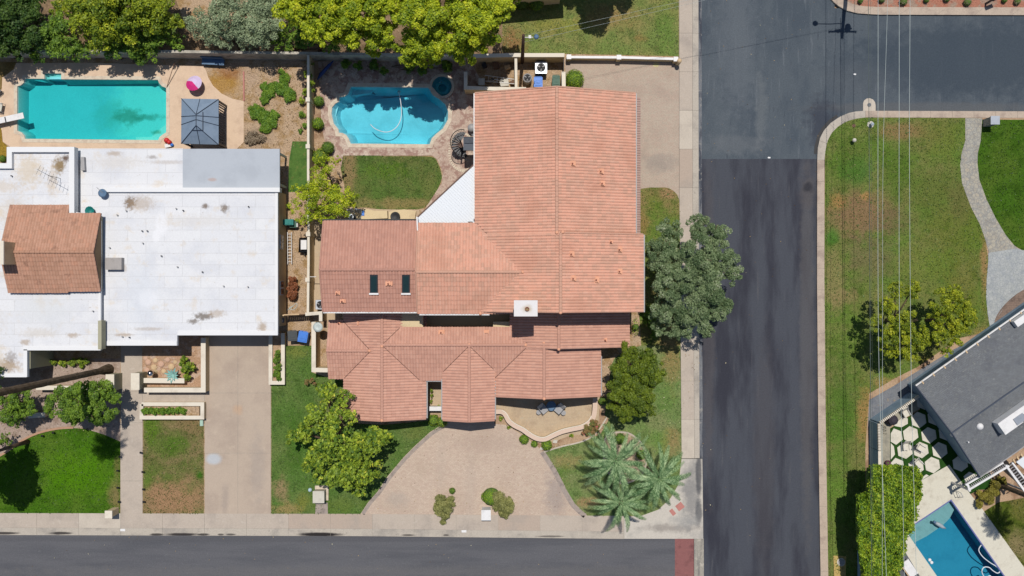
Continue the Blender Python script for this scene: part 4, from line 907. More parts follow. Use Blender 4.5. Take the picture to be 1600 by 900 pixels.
v = W(735, 347, 5.6); MB().box(v.x, v.y, 5.65, .35, .07, .08).build('bracket', M['dark'], HA)
# balcony with spiral stair
bx = Gp(735, 236); MB().prism([tuple(W(x, y, 3.0)[:2]) for x, y in ((724, 214), (742, 214), (742, 235), (724, 235))] , 2.9, 3.0).build('balcony', plain('grey_deck', C(96, 102, 112), .8), HA)
for a, b in (((724, 235), (742, 235)), ((725, 214), (742, 214))):
    m = MB()
    p, q = W(*a, 4.0), W(*b, 4.0); m.tube([p, q], .025, 5); 
    for k in range(10): r_ = p.lerp(q, k / 9); m.tube([r_, (r_.x, r_.y, 3)], .012, 4)
    m.build('railing', M['dark'], HA)
# windows and doors (on the walls under the eaves)
def opening(par, cx, cy, zc, w_, h_, face, name='window', fm=None, pm=None, nx=1):
    """face: 'n','s','e','w' """
    v = Gp(cx, cy); t = {'n': (0, 1), 's': (0, -1), 'e': (1, 0), 'w': (-1, 0)}[face]
    hor = face in 'ns'
    o = MB().box(v.x + t[0] * .04, v.y + t[1] * .04, zc, w_ if hor else .1, .1 if hor else w_, h_).build(name, fm or M['white'], par)
    for k in range(nx):
        off = (k + .5 - nx / 2) * w_ / nx; ww = w_ / nx - .12
        MB().box(v.x + t[0] * .08 + (off if hor else 0), v.y + t[1] * .08 + (0 if hor else off), zc, ww if hor else .06, .06 if hor else ww, h_ - .14).build('pane', pm or M['glass'], o)
opening(HA, 608, 637.5, 1.25, 4.9, 2.2, 's', 'garage_door', M['fascia'], M['wood'], 4)
opening(HA, 736, 638.5, 1.1, 1.1, 2.1, 's', 'door', M['fascia'], M['wood'])
opening(HA, 820, 603.5, 1.2, 2.6, 2.0, 's', 'window', nx=3); opening(HA, 890, 603.5, 1.4, 1.6, 1.2, 's', nx=2)
opening(HA, 968.2, 220, 1.25, 5.0, 2.2, 'e', 'garage_door', M['white'], M['white'], 4); opening(HA, 968.4, 310, 4.6, 1.5, 1.1, 'e', nx=2); opening(HA, 979.3, 420, 4.6, 1.8, 1.1, 'e', nx=2)
opening(HA, 754.6, 225, 4.2, .9, 2.1, 'w', 'door'); opening(HA, 754.6, 300, 4.6, 1.5, 1.1, 'w', nx=2)
opening(HA, 600, 476.2, 4.7, 1.4, .9, 's', nx=2); opening(HA, 715, 478.6, 4.7, 2.0, 1.0, 's', nx=3); opening(HA, 920, 476.6, 6.0, 1.8, .9, 's', nx=2)
opening(HA, 600, 361, 1.2, 2.4, 2.1, 'n', 'sliding_door', nx=2); opening(HA, 600, 361, 4.3, 1.8, 1.1, 'n', nx=2); opening(HA, 820, 179.8, 5.0, 1.5, 1.0, 'n', nx=2)
opening(HA, 536, 430, 4.2, 1.2, 1.0, 'w'); opening(HA, 533, 545, 1.4, 1.4, 1.0, 'w', nx=2)
# little front court wall + plants
t = thing('court_wall', 'low cream wall closing the narrow light court between the two rose tiled front gables', 'wall', Gp(684, 640))
MB().box(Gp(684, 636).x, Gp(684, 636).y, .45, 23 * S, .3, .9).build('panel', M['stucco_w'], t); MB().box(Gp(684, 636).x, Gp(684, 636).y, .93, 23 * S + .04, .36, .06).build('coping', M['white'], t)
sheet('front_patio', [(671, 585), (697, 585), (697, 637), (671, 637)], .04, M['patio_f'], depth=.1)
shrub('slender yellow-green climber in the narrow light court between the front gables', [(675, 610, 3, .9), (675, 618, 3, .8), (674.5, 628, 3, .7)], L['mul'], 'climbing_plant', 'plant', ncl=5)
shrub('small tuft at the front of the narrow light court by the cream wall', [(685, 635, 3, .4)], L['box'], 'small_plant', 'plant', ncl=5)

# ------------------------------------------------------------ west neighbour
q = Gp(270, 420)
HB = thing('west_house', 'single-storey house with a flat white coated roof, parapets and a tiled gable pavilion', 'house', (q.x, q.y, 0))
def ip(pts, z): return [tuple(W(x, y, z)[:2]) for x, y in pts]
def slab(par, pts, z, t, mt, name='roof_slab'): return MB().prism(ip(pts, z), z - t, z).build(name, mt, par)
slab(HB, [(155, 299), (434, 299), (434, 524), (277, 524), (277, 540), (155, 540)], 3.25, .3, M['wroof'])
slab(HB, [(116, 232), (286, 232), (286, 299), (157, 299), (157, 345), (116, 345)], 3.0, .2, M['wroof'])
slab(HB, [(285.5, 232.5), (437, 232.5), (437, 295), (285.5, 295)], 3.02, .2, M['gray_deck'])
slab(HB, [(-180, 259), (18, 259), (18, 236), (110, 236), (110, 330), (157, 337), (157, 547), (42, 547), (42, 589), (-180, 589)], 3.7, .3, M['wroof'])
def para(pts, z, w_, h_, side=0, mt='stucco_w', name='parapet'):
    return MB().ribbon(ip(pts, z), w_, z - h_, z, side=side).build(name, M[mt], HB)
M['parapet'] = mat('white_parapet', C(242, 242, 242), rough=.8, fine=.03)
para([(-180, 259), (14.5, 259), (14.5, 233.5), (112, 233.5), (112, 337)], 4.0, .42, .6, mt='parapet')
para([(157, 296.5), (437, 296.5)], 3.5, .36, .6, mt='parapet')
para([(36, 544), (157, 544)], 3.76, .36, .3, mt='parapet', name='roof_edge'); para([(39.5, 546), (39.5, 589)], 3.76, .3, .3, mt='parapet', name='roof_edge')
para([(-180, 586.5), (41, 586.5)], 3.765, .3, .3, mt='parapet', name='roof_edge')
para([(157, 536.5), (276, 536.5)], 3.31, .36, .3, mt='parapet', name='roof_edge'); para([(277.5, 520.5), (434, 520.5)], 3.31, .36, .3, mt='parapet', name='roof_edge')
para([(432, 300), (432, 524)], 3.3, .22, .3, mt='parapet', name='roof_edge')
para([(155.5, 345), (155.5, 545)], 3.78, .2, .2, mt='parapet', name='roof_edge')
MB().prism(ip([(153, 501), (158.5, 501), (158.5, 546), (153, 546)], 4.2), 3.5, 4.2).build('parapet', M['stucco_g'], HB)
# walls
def wl(pts, z, mt='stucco_b', name='wall'): return MB().prism(gp(pts), 0, z, bottom=False).build(name, M[mt], HB)
wl([(190, 304), (447.5, 304), (447.5, 508), (303, 508), (303, 522), (190, 522)], 2.95)
wl([(-100, 285), (20, 285), (62, 285), (62, 262), (146, 262), (146, 345), (187, 345), (187, 532), (84, 532), (84, 570), (-100, 570)], 3.4, 'stucco_g')
for a in ((312, 246), (380, 246), (447, 246), (447, 293)):
    v = Gp(*a); MB().box(v.x, v.y, 1.4, .16, .16, 2.82).build('post', M['white'], HB)
opening(HB, 375, 508.4, 1.2, 5.0, 2.2, 's', 'garage_door', M['white'], M['white'], 4); opening(HB, 206, 522.4, 1.1, 1.1, 2.1, 's', 'door', M['white'], M['wood'])
opening(HB, 255, 522.4, 1.4, 1.8, 1.2, 's', nx=2); opening(HB, 130, 532.4, 1.4, 2.2, 1.3, 's', nx=3); opening(HB, 448, 380, 1.7, 1.2, .9, 'e', nx=2); opening(HB, 448, 450, 1.7, 1.2, .9, 'e', nx=2)
opening(HB, 350, 303.6, 1.2, 2.6, 2.1, 'n', 'sliding_door', nx=2)
# tiled pavilion
gable(HB, 58, 147, 327.5, 457, 398, 5.2, 'h', M['tile_wn'], .36, wall=True, inset=.25, zb=3.4, wmat=M['stucco_g'])
gable(HB, 146.5, 195, 340, 455, 398, 5.195, 'h', M['tile_wn'], .36, wall=True, inset=.2, zb=3.4, wmat=M['stucco_g'], cap=True)
v = Gp(193.6, 398); m = MB()
m.build
MB().add([at(194.2, 345, 3.9), at(194.2, 452, 3.9), at(194.2, 398, 4.95)], [(0, 1, 2)]).build('gable_vent', plain('gable_board', C(150, 124, 92), .9), HB)
c = Gp(71, 400); o = MB().box(c.x, c.y, 5.1, .95, 1.75, 2.8).build('chimney', M['stucco_b'], HB)
MB().box(c.x, c.y, 6.55, 1.05, 1.85, .12).build('chimney_cap', M['stucco_w'], o)
# roof bits
v = W(177.5, 412, 3.7); o = MB().box(v.x, v.y, 3.5, .95 * 1.4, .98, .5).build('roof_hatch', plain('hatch_grey', C(176, 170, 166), .8), HB)
v = W(130, 256, 3.2); MB().box(v.x, v.y, 3.15, .3, 1.1, .3, R(3)).build('roof_curb', M['grey_g'], HB)
for px, py in ((172, 387), (223, 361), (231, 361), (184, 336), (224, 380), (253, 400), (278, 417), (317, 425), (350, 447), (276, 326), (287, 329), (388, 448), (389, 323), (198, 329.5), (19, 275), (146, 486), (192, 526), (203, 527)):
    v = W(px, py, 3.3 if px > 157 else 3.75); MB().lathe([(.035, -.1), (.035, .12), (.06, .13), (.06, .15)], v.x, v.y, v.z, 8).build('vent_pipe', M['dark' if px % 2 else 'grey_g'], HB)
# antenna
v = Gp(132, 288, 3.7); m = MB().tube([v, v + Vector((0, 0, 1.8))], .02, 5)
top = v + Vector((0, 0, 1.75)); m.tube([top + Vector((-.9, .5, 0)), top + Vector((.7, -.35, 0))], .015, 5)
for k in range(6): c = top + Vector((-.8 + k * .28, .45 - k * .16, 0)); m.tube([c + Vector((.18 - .02 * k, .35, 0)), c - Vector((.18 - .02 * k, .35, 0))], .01, 4)
m.build('antenna', M['dark'], HB)
def tube_thing(name, label, cat, pts, r, mt, group=None):
    return tag(MB().tube(pts, r, 8).build(name, mt, None, smooth=True), label, cat, group)
# objects lying on the roof
t = thing('tub', 'teal plastic tub standing on the white roof beside the tiled pavilion', 'tub', W(143, 330, 3.0))
v = W(143, 330, 3.0); MB().lathe([(.26, 0), (.36, .32), (.38, .34), (.34, .34), (.25, .05)], v.x, v.y, v.z, 14).build('bowl', M['teal_bin'], t, smooth=True)
t = thing('satellite_dish', 'blue-grey satellite dish at the north-west corner of the white main roof', 'satellite dish', W(160, 302, 3.3))
v = W(161, 302, 3.6); MB().lathe([(.0, 0), (.2, .03), (.34, .1), (.35, .12), (.2, .05), (0, .03)], v.x, v.y, v.z, 18, False).build('dish', M['bench_b'], t, smooth=True); MB().tube([(v.x, v.y, 3.2), (v.x, v.y, 3.62)], .035, 6).build('mast', M['grey_g'], t); MB().tube([(v.x, v.y, 3.6), (v.x - .35, v.y + .45, 3.95)], .02, 5).build('feed_arm', M['grey_g'], t)
# ------------------------------------------------------------ east neighbour with dark shingles
HCo = Gp(1520, 640)
HC = thing('dark_roof_house', 'dark grey shingle roofed house set diagonally beside the hexagon patio', 'house', tuple(HCo))
zc = 3.0; Ac = W(1432, 604, zc); Bc = W(1531, 745, zc)
e1 = Vector((Bc.x - Ac.x, Bc.y - Ac.y, 0)); wid = e1.length; e1.normalize(); e2 = Vector((-e1.y, e1.x, 0)); e2 = e2 if e2.x > 0 else -e2
def hc(u, v, z): p = Vector((Ac.x, Ac.y, 0)) + e1 * u + e2 * v; return (p.x, p.y, z)
Lc = 20
ridge = zc + .55
m = MB(); t_ = .18
pr = [(0, zc), (wid / 2, ridge), (wid, zc), (wid, zc - t_), (wid / 2, ridge - t_), (0, zc - t_)]
m.add([hc(u, 0, z) for u, z in pr] + [hc(u, Lc, z) for u, z in pr], [tuple(range(6)), tuple(reversed(range(6, 12)))] + [(i, i + 6, (i + 1) % 6 + 6, (i + 1) % 6) for i in range(6)])
o = m.build('roof', M['shingle'], HC)
bm = bmesh.new(); bm.from_mesh(o.data); bmesh.ops.recalc_face_normals(bm, faces=bm.faces); bm.to_mesh(o.data); bm.free()
MB().tube([hc(wid / 2, -.02, ridge + .01), hc(wid / 2, Lc, ridge + .01)], .07, 6).build('ridge_shingles', plain('ridge_dark', C(78, 86, 100), .9), HC)
MB().tube([hc(-.08, 0, zc - .04), hc(-.08, Lc, zc - .04)], .075, 6).build('gutter', M['white'], HC)
m = MB()
for k in range(14): m.box(*hc(.02, .6 + k * 1.1, zc + .03), .1, .25, .05, math.atan2(e2.y, e2.x))
m.build('gutter_strap', M['tanwood'], HC, 'stuff')
MB().tube([hc(0, -.02, zc + .01), hc(wid / 2, -.02, ridge + .01), hc(wid, -.02, zc + .01)], .06, 6).build('barge_board', M['slate_d'], HC)
MB().tube([hc(wid + .07, 0, zc - .05), hc(wid + .07, Lc, zc - .05)], .06, 6).build('gutter', M['grey_g'], HC)
m = MB(); pr = [(.5, 0), (wid - .5, 0), (wid - .5, zc - t_ - .05), (wid / 2, ridge - t_ - .05), (.5, zc - t_ - .05)]
m.add([hc(u, .5, z) for u, z in pr] + [hc(u, Lc - .5, z) for u, z in pr], [(0, 1, 2, 3, 4), (9, 8, 7, 6, 5)] + [(i, i + 5, (i + 1) % 5 + 5, (i + 1) % 5) for i in range(5)])
m.build('wall', M['blue_block'], HC)
# roof units
def ubox(par, name, px, py, z, a, b, h, mt, zt=None):
    v = W(px, py, z + h); return MB().box(v.x, v.y, z + h / 2, a, b, h, math.atan2(e2.y, e2.x)).build(name, mt, par)
o = ubox(HC, 'roof_unit', 1592, 652, 3.3, 3.4, 1.1, .9, M['white']); ubox(o, 'unit_lid', 1594, 655, 4.2, .9, .6, .08, M['steel']); 
ubox(o, 'unit_opening', 1603, 655, 4.2, .5, .8, .05, M['black'])
o = ubox(HC, 'roof_unit', 1600, 498, 3.05, 1.6, .55, .5, M['white'])
v = W(1533, 667, 3.6); MB().lathe([(.3, 0), (.27, .1), (.15, .2), (.02, .24)], v.x, v.y, 3.4, 10).build('skylight_dome', M['white'], HC, smooth=True)
v = W(1511, 690, 3.35); MB().lathe([(.06, 0), (.06, .3)], v.x, v.y, 3.3, 8).build('vent_pipe', M['white'], HC)
v = W(1488.5, 679, 3.2); MB().lathe([(.16, 0), (.2, .1), (.12, .3), (.02, .34)], v.x, v.y, 3.05, 12).build('floodlight', M['white'], HC, smooth=True)
# pergola at the south eave
t = thing('pergola', 'white slatted patio trellis along the pool side eave of the dark roofed house', 'pergola', W(1545, 745, 2.5))
def beam(par, a, b, z, w_, h_, name='beam', mt=None):
    p, q = W(*a, z), W(*b, z); c = (p + q) / 2; d = q - p
    return MB().box(c.x, c.y, z - h_ / 2, d.length, w_, h_, math.atan2(d.y, d.x)).build(name, mt or M['white'], par)
beam(t, (1513, 766), (1577, 728), 2.7, .16, .18); beam(t, (1509, 758), (1568, 723), 2.72, .14, .16)
beam(t, (1512, 757), (1516, 768), 2.71, .16, .17)
beam(t, (1572, 727), (1602, 768), 2.73, .18, .18); beam(t, (1582, 723), (1612, 762), 2.735, .14, .16)
for k in range(22):
    a = (1512 + k * 2.72, 760 - k * 1.62); b = (a[0] + 3.2, a[1] + 5.2)
    beam(t, a, b, 2.66, .05, .08, 'slat', M['grey_g'])
for k in range(11):
    a = (1576 + k * 2.8, 729 + k * 3.8); b = (a[0] + 6, a[1] - 4)
    beam(t, a, b, 2.66, .06, .08, 'slat', M['grey_g'])
for a in ((1513, 765), (1575, 729), (1600, 766)):
    v = W(*a, 2.6); MB().box(v.x, v.y, 1.27, .14, .14, 2.54).build('post', M['white'], t)
t = thing('lean_to_roof', 'pale panel of a lean-to roof beside the white trellis of the dark roofed house', 'roof panel', W(1597, 730, 2.4))
MB().prism(ip([(1588, 722), (1601, 712), (1640, 745), (1628, 757)], 2.5), 2.4, 2.5).build('panel', M['white_s'], t); MB().prism(ip([(1575, 727), (1598, 711), (1603, 717), (1580, 734)], 2.3), 2.2, 2.3).build('board', M['wood'], t)
for k in range(4): beam(t, (1577 + k * 6, 722 - k * 4.4), (1581 + k * 6, 728 - k * 4.4), 2.45, .12, .1, 'rafter', M['tanwood'])

# ------------------------------------------------------------ pools
def pool(label, outline, floorz, plaster, water, mats, wz=-.1, cop=.3, coph=.05, name='swimming_pool', extra=None):
    cx = sum(p[0] for p in outline) / len(outline); cy = sum(p[1] for p in outline) / len(outline)
    t = thing(name, label, 'swimming pool', tuple(Gp(cx, cy)))
    pts = gp(outline); n = len(pts)
    tris = tessellate_polygon([[Vector((p[0], p[1], 0)) for p in pts]])
    m = MB(); gx_, gy_ = Gp(cx, cy)[:2]; ins_ = (.4 if outline is POOLB else .5) if cop else .12
    def inset(p):
        d = math.hypot(gx_ - p[0], gy_ - p[1]); k = ins_ / max(d, 1e-3); return (p[0] + (gx_ - p[0]) * k, p[1] + (gy_ - p[1]) * k)
    vs = [(*inset(p), floorz(p)) for p in pts] + [(p[0], p[1], .0) for p in pts]
    fs = []
    for q in tris:
        a, b, c = (Vector(vs[i]) for i in q)
        fs.append(tuple(q) if (b - a).cross(c - a).z > 0 else (q[2], q[1], q[0]))
    area = sum(pts[i][0] * pts[(i + 1) % n][1] - pts[(i + 1) % n][0] * pts[i][1] for i in range(n))
    for i in range(n):
        j = (i + 1) % n; f = (j, i, i + n, j + n); fs.append(f if area > 0 else f[::-1])
    m.add(vs, fs); m.build('basin', plaster, t)
    if cop: MB().ribbon(pts, cop, -.05, coph, True, side=(-1 if area > 0 else 1)).build('coping', M['coping'], t)
    # water body
    inn = pts
    w_ = MB(); k = .004
    cxm, cym = sum(p[0] for p in pts) / n, sum(p[1] for p in pts) / n
    vv = [(*inset(p), floorz(p) - .05) for p in pts] + [(p[0], p[1], wz) for p in pts]
    ff = []
    for q in tris:
        a, b, c = (Vector((*pts[i], 0)) for i in q)
        u = tuple(q) if (b - a).cross(c - a).z > 0 else (q[2], q[1], q[0])
        ff.append(tuple(i + n for i in u)); ff.append(u[::-1])
    for i in range(n):
        j = (i + 1) % n; f = (i, j, j + n, i + n); ff.append(f if area > 0 else f[::-1])
    # push the walls of the water 1 cm into the basin wall so only its top shows
    w_.add(vv, ff); w_.build('water', water, t)
    return t
def fb(p):
    px = p[0] / S + 800; k = min(1, max(0, (px - 27) / 233)); return -1.0 + .12 * k
PB_ = pool('rectangular teal pool with scalloped corners, white diving board and pale deck in the west yard', POOLB, fb, M['plaster_b'], M['water_b'], None)
# shelves and steps in the west pool
v = Gp(83, 119.5); MB().box(v.x, v.y, -1.2, 25 * S, 7.2 * S, 2.0).build('entry_shelf', M['plaster_b'], PB_); v = Gp(86, 121.5); MB().box(v.x, v.y, -1.0, 19 * S, 3.4 * S, 1.75).build('step', M['plaster_a'], PB_)
MB().prism(gp([(208, 219), (208, 212.5), (232, 212), (240, 205), (250, 196), (259.5, 190), (259.5, 207), (255, 210), (250, 214), (247, 218.5)]), -1.2, -.55).build('bench', M['plaster_b'], PB_)
def fa(p):
    px = p[0] / S + 800; return -1.9 + .7 * abs(px - 610) / 90 * .9
PA_ = pool('light blue freeform pool with notched curved ends, half in tree shade', POOLA, fa, M['plaster_a'], M['water_a'], None, cop=.32)
MB().prism(gp([(549, 136), (583, 137), (576, 143), (566, 144), (556, 146), (544, 148)]), -1.5, -.6).build('bench', M['plaster_a'], PA_)
MB().prism(gp([(529.5, 204), (521, 193), (518.3, 178), (519.4, 168), (524.5, 162), (529.5, 160), (526, 166), (523, 178), (525, 190), (531, 203)]), -1.8, -.55).build('step', M['plaster_a'], PA_)
MB().prism(gp([(700, 174), (700, 187), (692, 201), (688, 203), (694, 190), (694, 172)]), -1.8, -.7).build('step', M['plaster_a'], PA_)
t = pool('small round dark spa basin at the shaded north-east corner of the freeform pool', SPA, lambda p: -.95, M['spa_tile'], M['water_a'], None, name='spa', wz=-.02, cop=.22, coph=.09); t['category'] = 'spa'
v = Gp(690.5, 135); MB().lathe([(.35, -.75), (.35, -.5), (.8, -.5)], v.x, v.y, 0, 20, False).build('bench', M['spa_tile'], t)
def fc(p):
    return -1.75
PC_ = pool('deep blue rectangular pool set diagonally with a pale tanning ledge, beside the dark roofed house', POOLC, fc, M['plaster_c'], M['water_c'], None, cop=0)
ex = Vector((ux, uy))
sh = [POOLC[0], POOLC[1], (1414 + 22, 828 + 32), (1437, 848), (1470, 828), (1486, 813), (1490, 806), (1497, 799)]
sh = [(1485.8, 781), (1415, 828.2), (1431, 851), (1452, 840), (1477, 823), (1488, 812), (1496, 796.5)]
MB().prism(gp(sh), -1.7, -.42).build('tanning_ledge', plain('ledge_plaster', C(176, 184, 178), .8), PC_)
sheet('pool_deck', [(1483, 726), (1437, 752), (1395, 778), (1395, 850), (1414, 862), (1440, 905), (1530, 1040), (1900, 1300), (1880, 1260), (1601, 888), (1533, 793), (1516, 772)], .03, M['deck_e'], [POOLC], depth=.1)
MB().ribbon(gp([POOLC[1], POOLC[0], POOLC[3]]), .10, -.3, .034, side=-1).build('tile_band', plain('blue_waterline_tile', C(110, 116, 170), .4), PC_)
# cleaner hoses
def tubew(name, par, pts, z, r, mt, k=4):
    P_ = smooth_poly(pts, k, False); return MB().tube([Gp(x, y, z) for x, y in P_], r, 6).build(name, mt, par, smooth=True)
t = thing('pool_cleaner', 'white pool cleaner hose curled in a half circle on the freeform pool', 'pool cleaner', Gp(605, 190, -.1))
tubew('hose', t, [(578.5, 194), (586, 201), (600, 206), (612, 204), (622, 195), (627, 180), (626, 160), (623, 145)], -.08, .035, M['hose'])
v = Gp(623, 143); MB().lathe([(.12, -.25), (.16, -.1), (.05, 0)], v.x, v.y, -.1, 10).build('head', M['hose'], t)
t = thing('pool_cleaner', 'white pool cleaner hose looped in the corner of the deep blue diagonal pool', 'pool cleaner', Gp(1548, 880, -.1))
tubew('hose', t, [(1534, 852), (1530, 860), (1536, 870), (1547, 879), (1558, 886), (1563, 893), (1559, 896), (1552, 892), (1546, 887), (1538, 887), (1535, 894), (1540, 903), (1548, 900), (1551, 908)], -.08, .045, M['hose'])
v = Gp(1551, 910); MB().lathe([(.14, -.2), (.18, -.1), (.05, 0)], v.x, v.y, -.1, 10).build('head', M['hose'], t)
t = thing('pool_toy', 'pale inflatable toy floating over the tanning ledge of the diagonal pool', 'pool toy', Gp(1466, 820, -.1))
MB().tube([Gp(1460, 816, -.05), Gp(1466, 819, .02), Gp(1472, 823, 0), Gp(1478, 826, -.05)], [.1, .18, .16, .05], 8).build('body', plain('pale_vinyl', C(170, 180, 186), .5), t, smooth=True)
MB().lathe([(.02, 0), (.12, .06), (.12, .2), (.02, .26)], Gp(1459, 815).x, Gp(1459, 815).y, 0, 10).build('head', M['bench_b'], t, smooth=True)
t = thing('pool_rail', 'small chrome pool handrail on the pale deck above the diagonal pool', 'handrail', Gp(1492, 772))
for dx in (0, .25):
    a = Gp(1490, 767); MB().tube([(a.x + dx, a.y, 0), (a.x + dx, a.y, .7), (a.x + dx + .15, a.y - .35, .75), (a.x + dx + .2, a.y - .55, 0)], .025, 6).build('rail', M['steel'], t, smooth=True)
for k, (px, py) in enumerate(((1453, 875), (1456, 879))):
    v = Gp(px, py); tag(MB().lathe([(.05, -.12), (.13, -.1), (.13, .0), (.04, .02)], v.x, v.y, 0, 10).build('chlorine_float', M['white']), ('upper' if k == 0 else 'lower') + ' of two tiny white floats at the left edge of the diagonal pool', 'pool float', 'white floats in the diagonal pool')
# diving board
t = thing('diving_board', 'white diving board reaching over the left end of the teal pool', 'diving board', Gp(10, 186))
a, b = W(-14, 191.5, .6), W(36, 180, .7); c = (a + b) / 2; d = b - a
MB().box(c.x, c.y, .62, d.length, .5, .06, math.atan2(d.y, d.x)).build('board', M['white'], t)
v = W(8.5, 187.5, .67); MB().box(v.x, v.y, .66, .09, .54, .03, math.atan2(d.y, d.x)).build('grip_band', M['dark'], t)
for px in (-4, 8):
    v = W(px, 187.5 + (8 - px) * .2, .3); MB().box(v.x, v.y, .29, .12, .44, .6).build('leg', M['steel'], t)
# gazebo
def gazebo():
    ze, zr = 2.15, 3.0
    q = W(312, 190, 2.2); t = thing('gazebo', 'blue-grey metal roofed gazebo with dark seams on the west pool deck', 'gazebo', (q.x, q.y, 0))
    E = [W(283.5, 154, ze), W(341.5, 155, ze), W(341.5, 226, ze), W(283, 224.5, ze)]
    T = [W(304, 178.5, zr - .1), W(318, 178, zr - .1), W(318, 204, zr - .1), W(303.5, 204, zr - .1)]
    T0, T1 = W(306, 179, zr), W(306, 197, zr)
    m = MB()
    R0, R1 = W(306.5, 179, zr), W(306.5, 196, zr)
    E = [Vector(v) for v in E]
    m.add([*E, R0, R1, *[e - Vector((0, 0, .08)) for e in E]], [(1, 0, 4), (2, 1, 4, 5), (3, 2, 5), (0, 3, 5, 4), (0, 1, 7, 6), (1, 2, 8, 7), (2, 3, 9, 8), (3, 0, 6, 9), (6, 7, 8, 9)])
    m.build('roof', M['slate'], t)
    up = Vector((0, 0, .03))
    for a, b in ((E[0], R0), (E[1], R0), (E[2], R1), (E[3], R1), (R0, R1)): MB().tube([a + up, b + up], .03, 5).build('hip_seam', M['slate_d'], t)
    for k in (.5,):
        MB().tube([E[0].lerp(E[1], k) + up, R0 + up], .025, 5).build('seam', M['slate_d'], t); MB().tube([E[3].lerp(E[2], k) + up, R1 + up], .025, 5).build('seam', M['slate_d'], t)
    for f in (.4, .58):
        MB().tube([E[0].lerp(E[3], f) + up, R0.lerp(R1, (f - .35) * 2) + up], .025, 5).build('seam', M['slate_d'], t); MB().tube([E[1].lerp(E[2], f) + up, R0.lerp(R1, (f - .35) * 2) + up], .025, 5).build('seam', M['slate_d'], t)
    # raised cap
    c0, c1, c2, c3 = W(301, 178, zr + .1), W(317.5, 175, zr - .28), W(317.5, 204, zr - .28), W(301, 204, zr - .28)
    m = MB().tube([c1 + up * 3, c2 + up * 3], .03, 5); m.tube([c2 + up * 3, c3 + up * 3], .03, 5); m.build('cap_edge', M['slate_d'], t)
    for e in E:
        c = e.lerp((E[0] + E[2]) / 2, .06); MB().box(c.x, c.y, 1.05, .14, .14, 2.1).build('post', M['dark'], t)
    for i in range(4): 
        a, b = E[i].lerp((E[0] + E[2]) / 2, .05), E[(i + 1) % 4].lerp((E[0] + E[2]) / 2, .05); MB().tube([a - Vector((0, 0, .14)), b - Vector((0, 0, .14))], .06, 4).build('beam', M['dark'], t)
    m = MB(); a = E[1].lerp(E[3], .07); b = E[2].lerp(E[0], .07)
    for k in range(16): p = a.lerp(b, k / 15); m.tube([(p.x + .03 * (k % 2), p.y, 2.0), (p.x + .03 * (k % 2), p.y, .1)], .06, 5)
    m.build('curtain', plain('grey_curtain', C(96, 100, 112), .9), t, 'stuff')
gazebo()
v = Gp(333, 215); th = thing('patio_table', 'dark patio table half hidden under the gazebo roof', 'table', (v.x, v.y, 0)); MB().box(v.x, v.y, .72, 1.1, 1.1, .05).build('top', M['dark'], th)
for sx in (-.45, .45):
    for sy in (-.45, .45): MB().box(v.x + sx, v.y + sy, .35, .05, .05, .7).build('leg', M['dark'], th)
# beach umbrella lying low
t = thing('beach_umbrella', 'lilac and magenta parasol leaning low on the deck north of the gazebo', 'umbrella', Gp(307, 134))
c = W(303, 130, .75); tilt = Vector((-.12, .25, 1)).normalized(); u_ = tilt.cross(Vector((0, 1, 0))).normalized(); v_ = tilt.cross(u_).normalized()
N8 = 24
for part_, mt, rng in (('canopy', M['lilac'], (0, 14)), ('canopy_panel', M['pink'], (14, 24))):
    m = MB(); 
    ids = list(range(rng[0], rng[1] + 1)); vs = [c + tilt * .32]
    for r_, dz in ((.34, .22), (.7, 0)):
        for k in ids:
            a = 2 * math.pi * k / N8 + 2.3; vs.append(c + (u_ * math.cos(a) + v_ * math.sin(a)) * r_ + tilt * dz)
    n = len(ids); m.add(vs, [(0, k + 1, k + 2) for k in range(n - 1)] + [(k + 1, k + 1 + n, k + 2 + n, k + 2) for k in range(n - 1)]); m.build(part_, mt, t)
MB().tube([c + tilt * .36, c - tilt * .9], .02, 6).build('pole', M['white'], t)
t = thing('pool_toy_pile', 'red toy beside a white and blue float at the roof edge near the gazebo', 'toys', Gp(264, 222))
for k, (px, py, r_, mt) in enumerate(((262, 220, .22, M['red']), (266, 223, .2, M['red']))):
    v = Gp(px, py); MB().lathe([(.02, 0), (r_, .08), (r_ * 1.05, .22), (r_ * .5, .36), (.02, .38)], v.x, v.y, .03, 12).build('red_toy', mt, t, smooth=True)
v = Gp(264, 228); MB().box(v.x, v.y, .15, .55, .3, .14, .2).build('float', M['white'], t); v = Gp(270, 227); MB().lathe([(.02, 0), (.14, .08), (.14, .2), (.02, .26)], v.x, v.y, .03, 10).build('blue_ball', M['blue_bin'], t, smooth=True)
t = thing('skimmer_pole', 'thin brown pole lying on the deck from the wall to the pool corner', 'pool pole', Gp(269, 120)); MB().tube([Gp(279, 101, .8), Gp(261, 137, .06)], .03, 6).build('pole', M['wood'], t)
t = thing('garden_bench', 'blue-grey bench in the shade of the long north wall', 'bench', Gp(335, 100))
v = Gp(336, 99); MB().box(v.x, v.y, .45, 1.9, .5, .06, R(-3)).build('seat', M['bench_b'], t); MB().box(v.x, v.y + .26, .72, 1.9, .06, .4, R(-3)).build('backrest', M['bench_b'], t)
for sx in (-.8, .8):
    for sy in (-.18, .18): MB().box(v.x + sx, v.y + sy, .21, .07, .07, .42).build('leg', M['bench_b'], t)
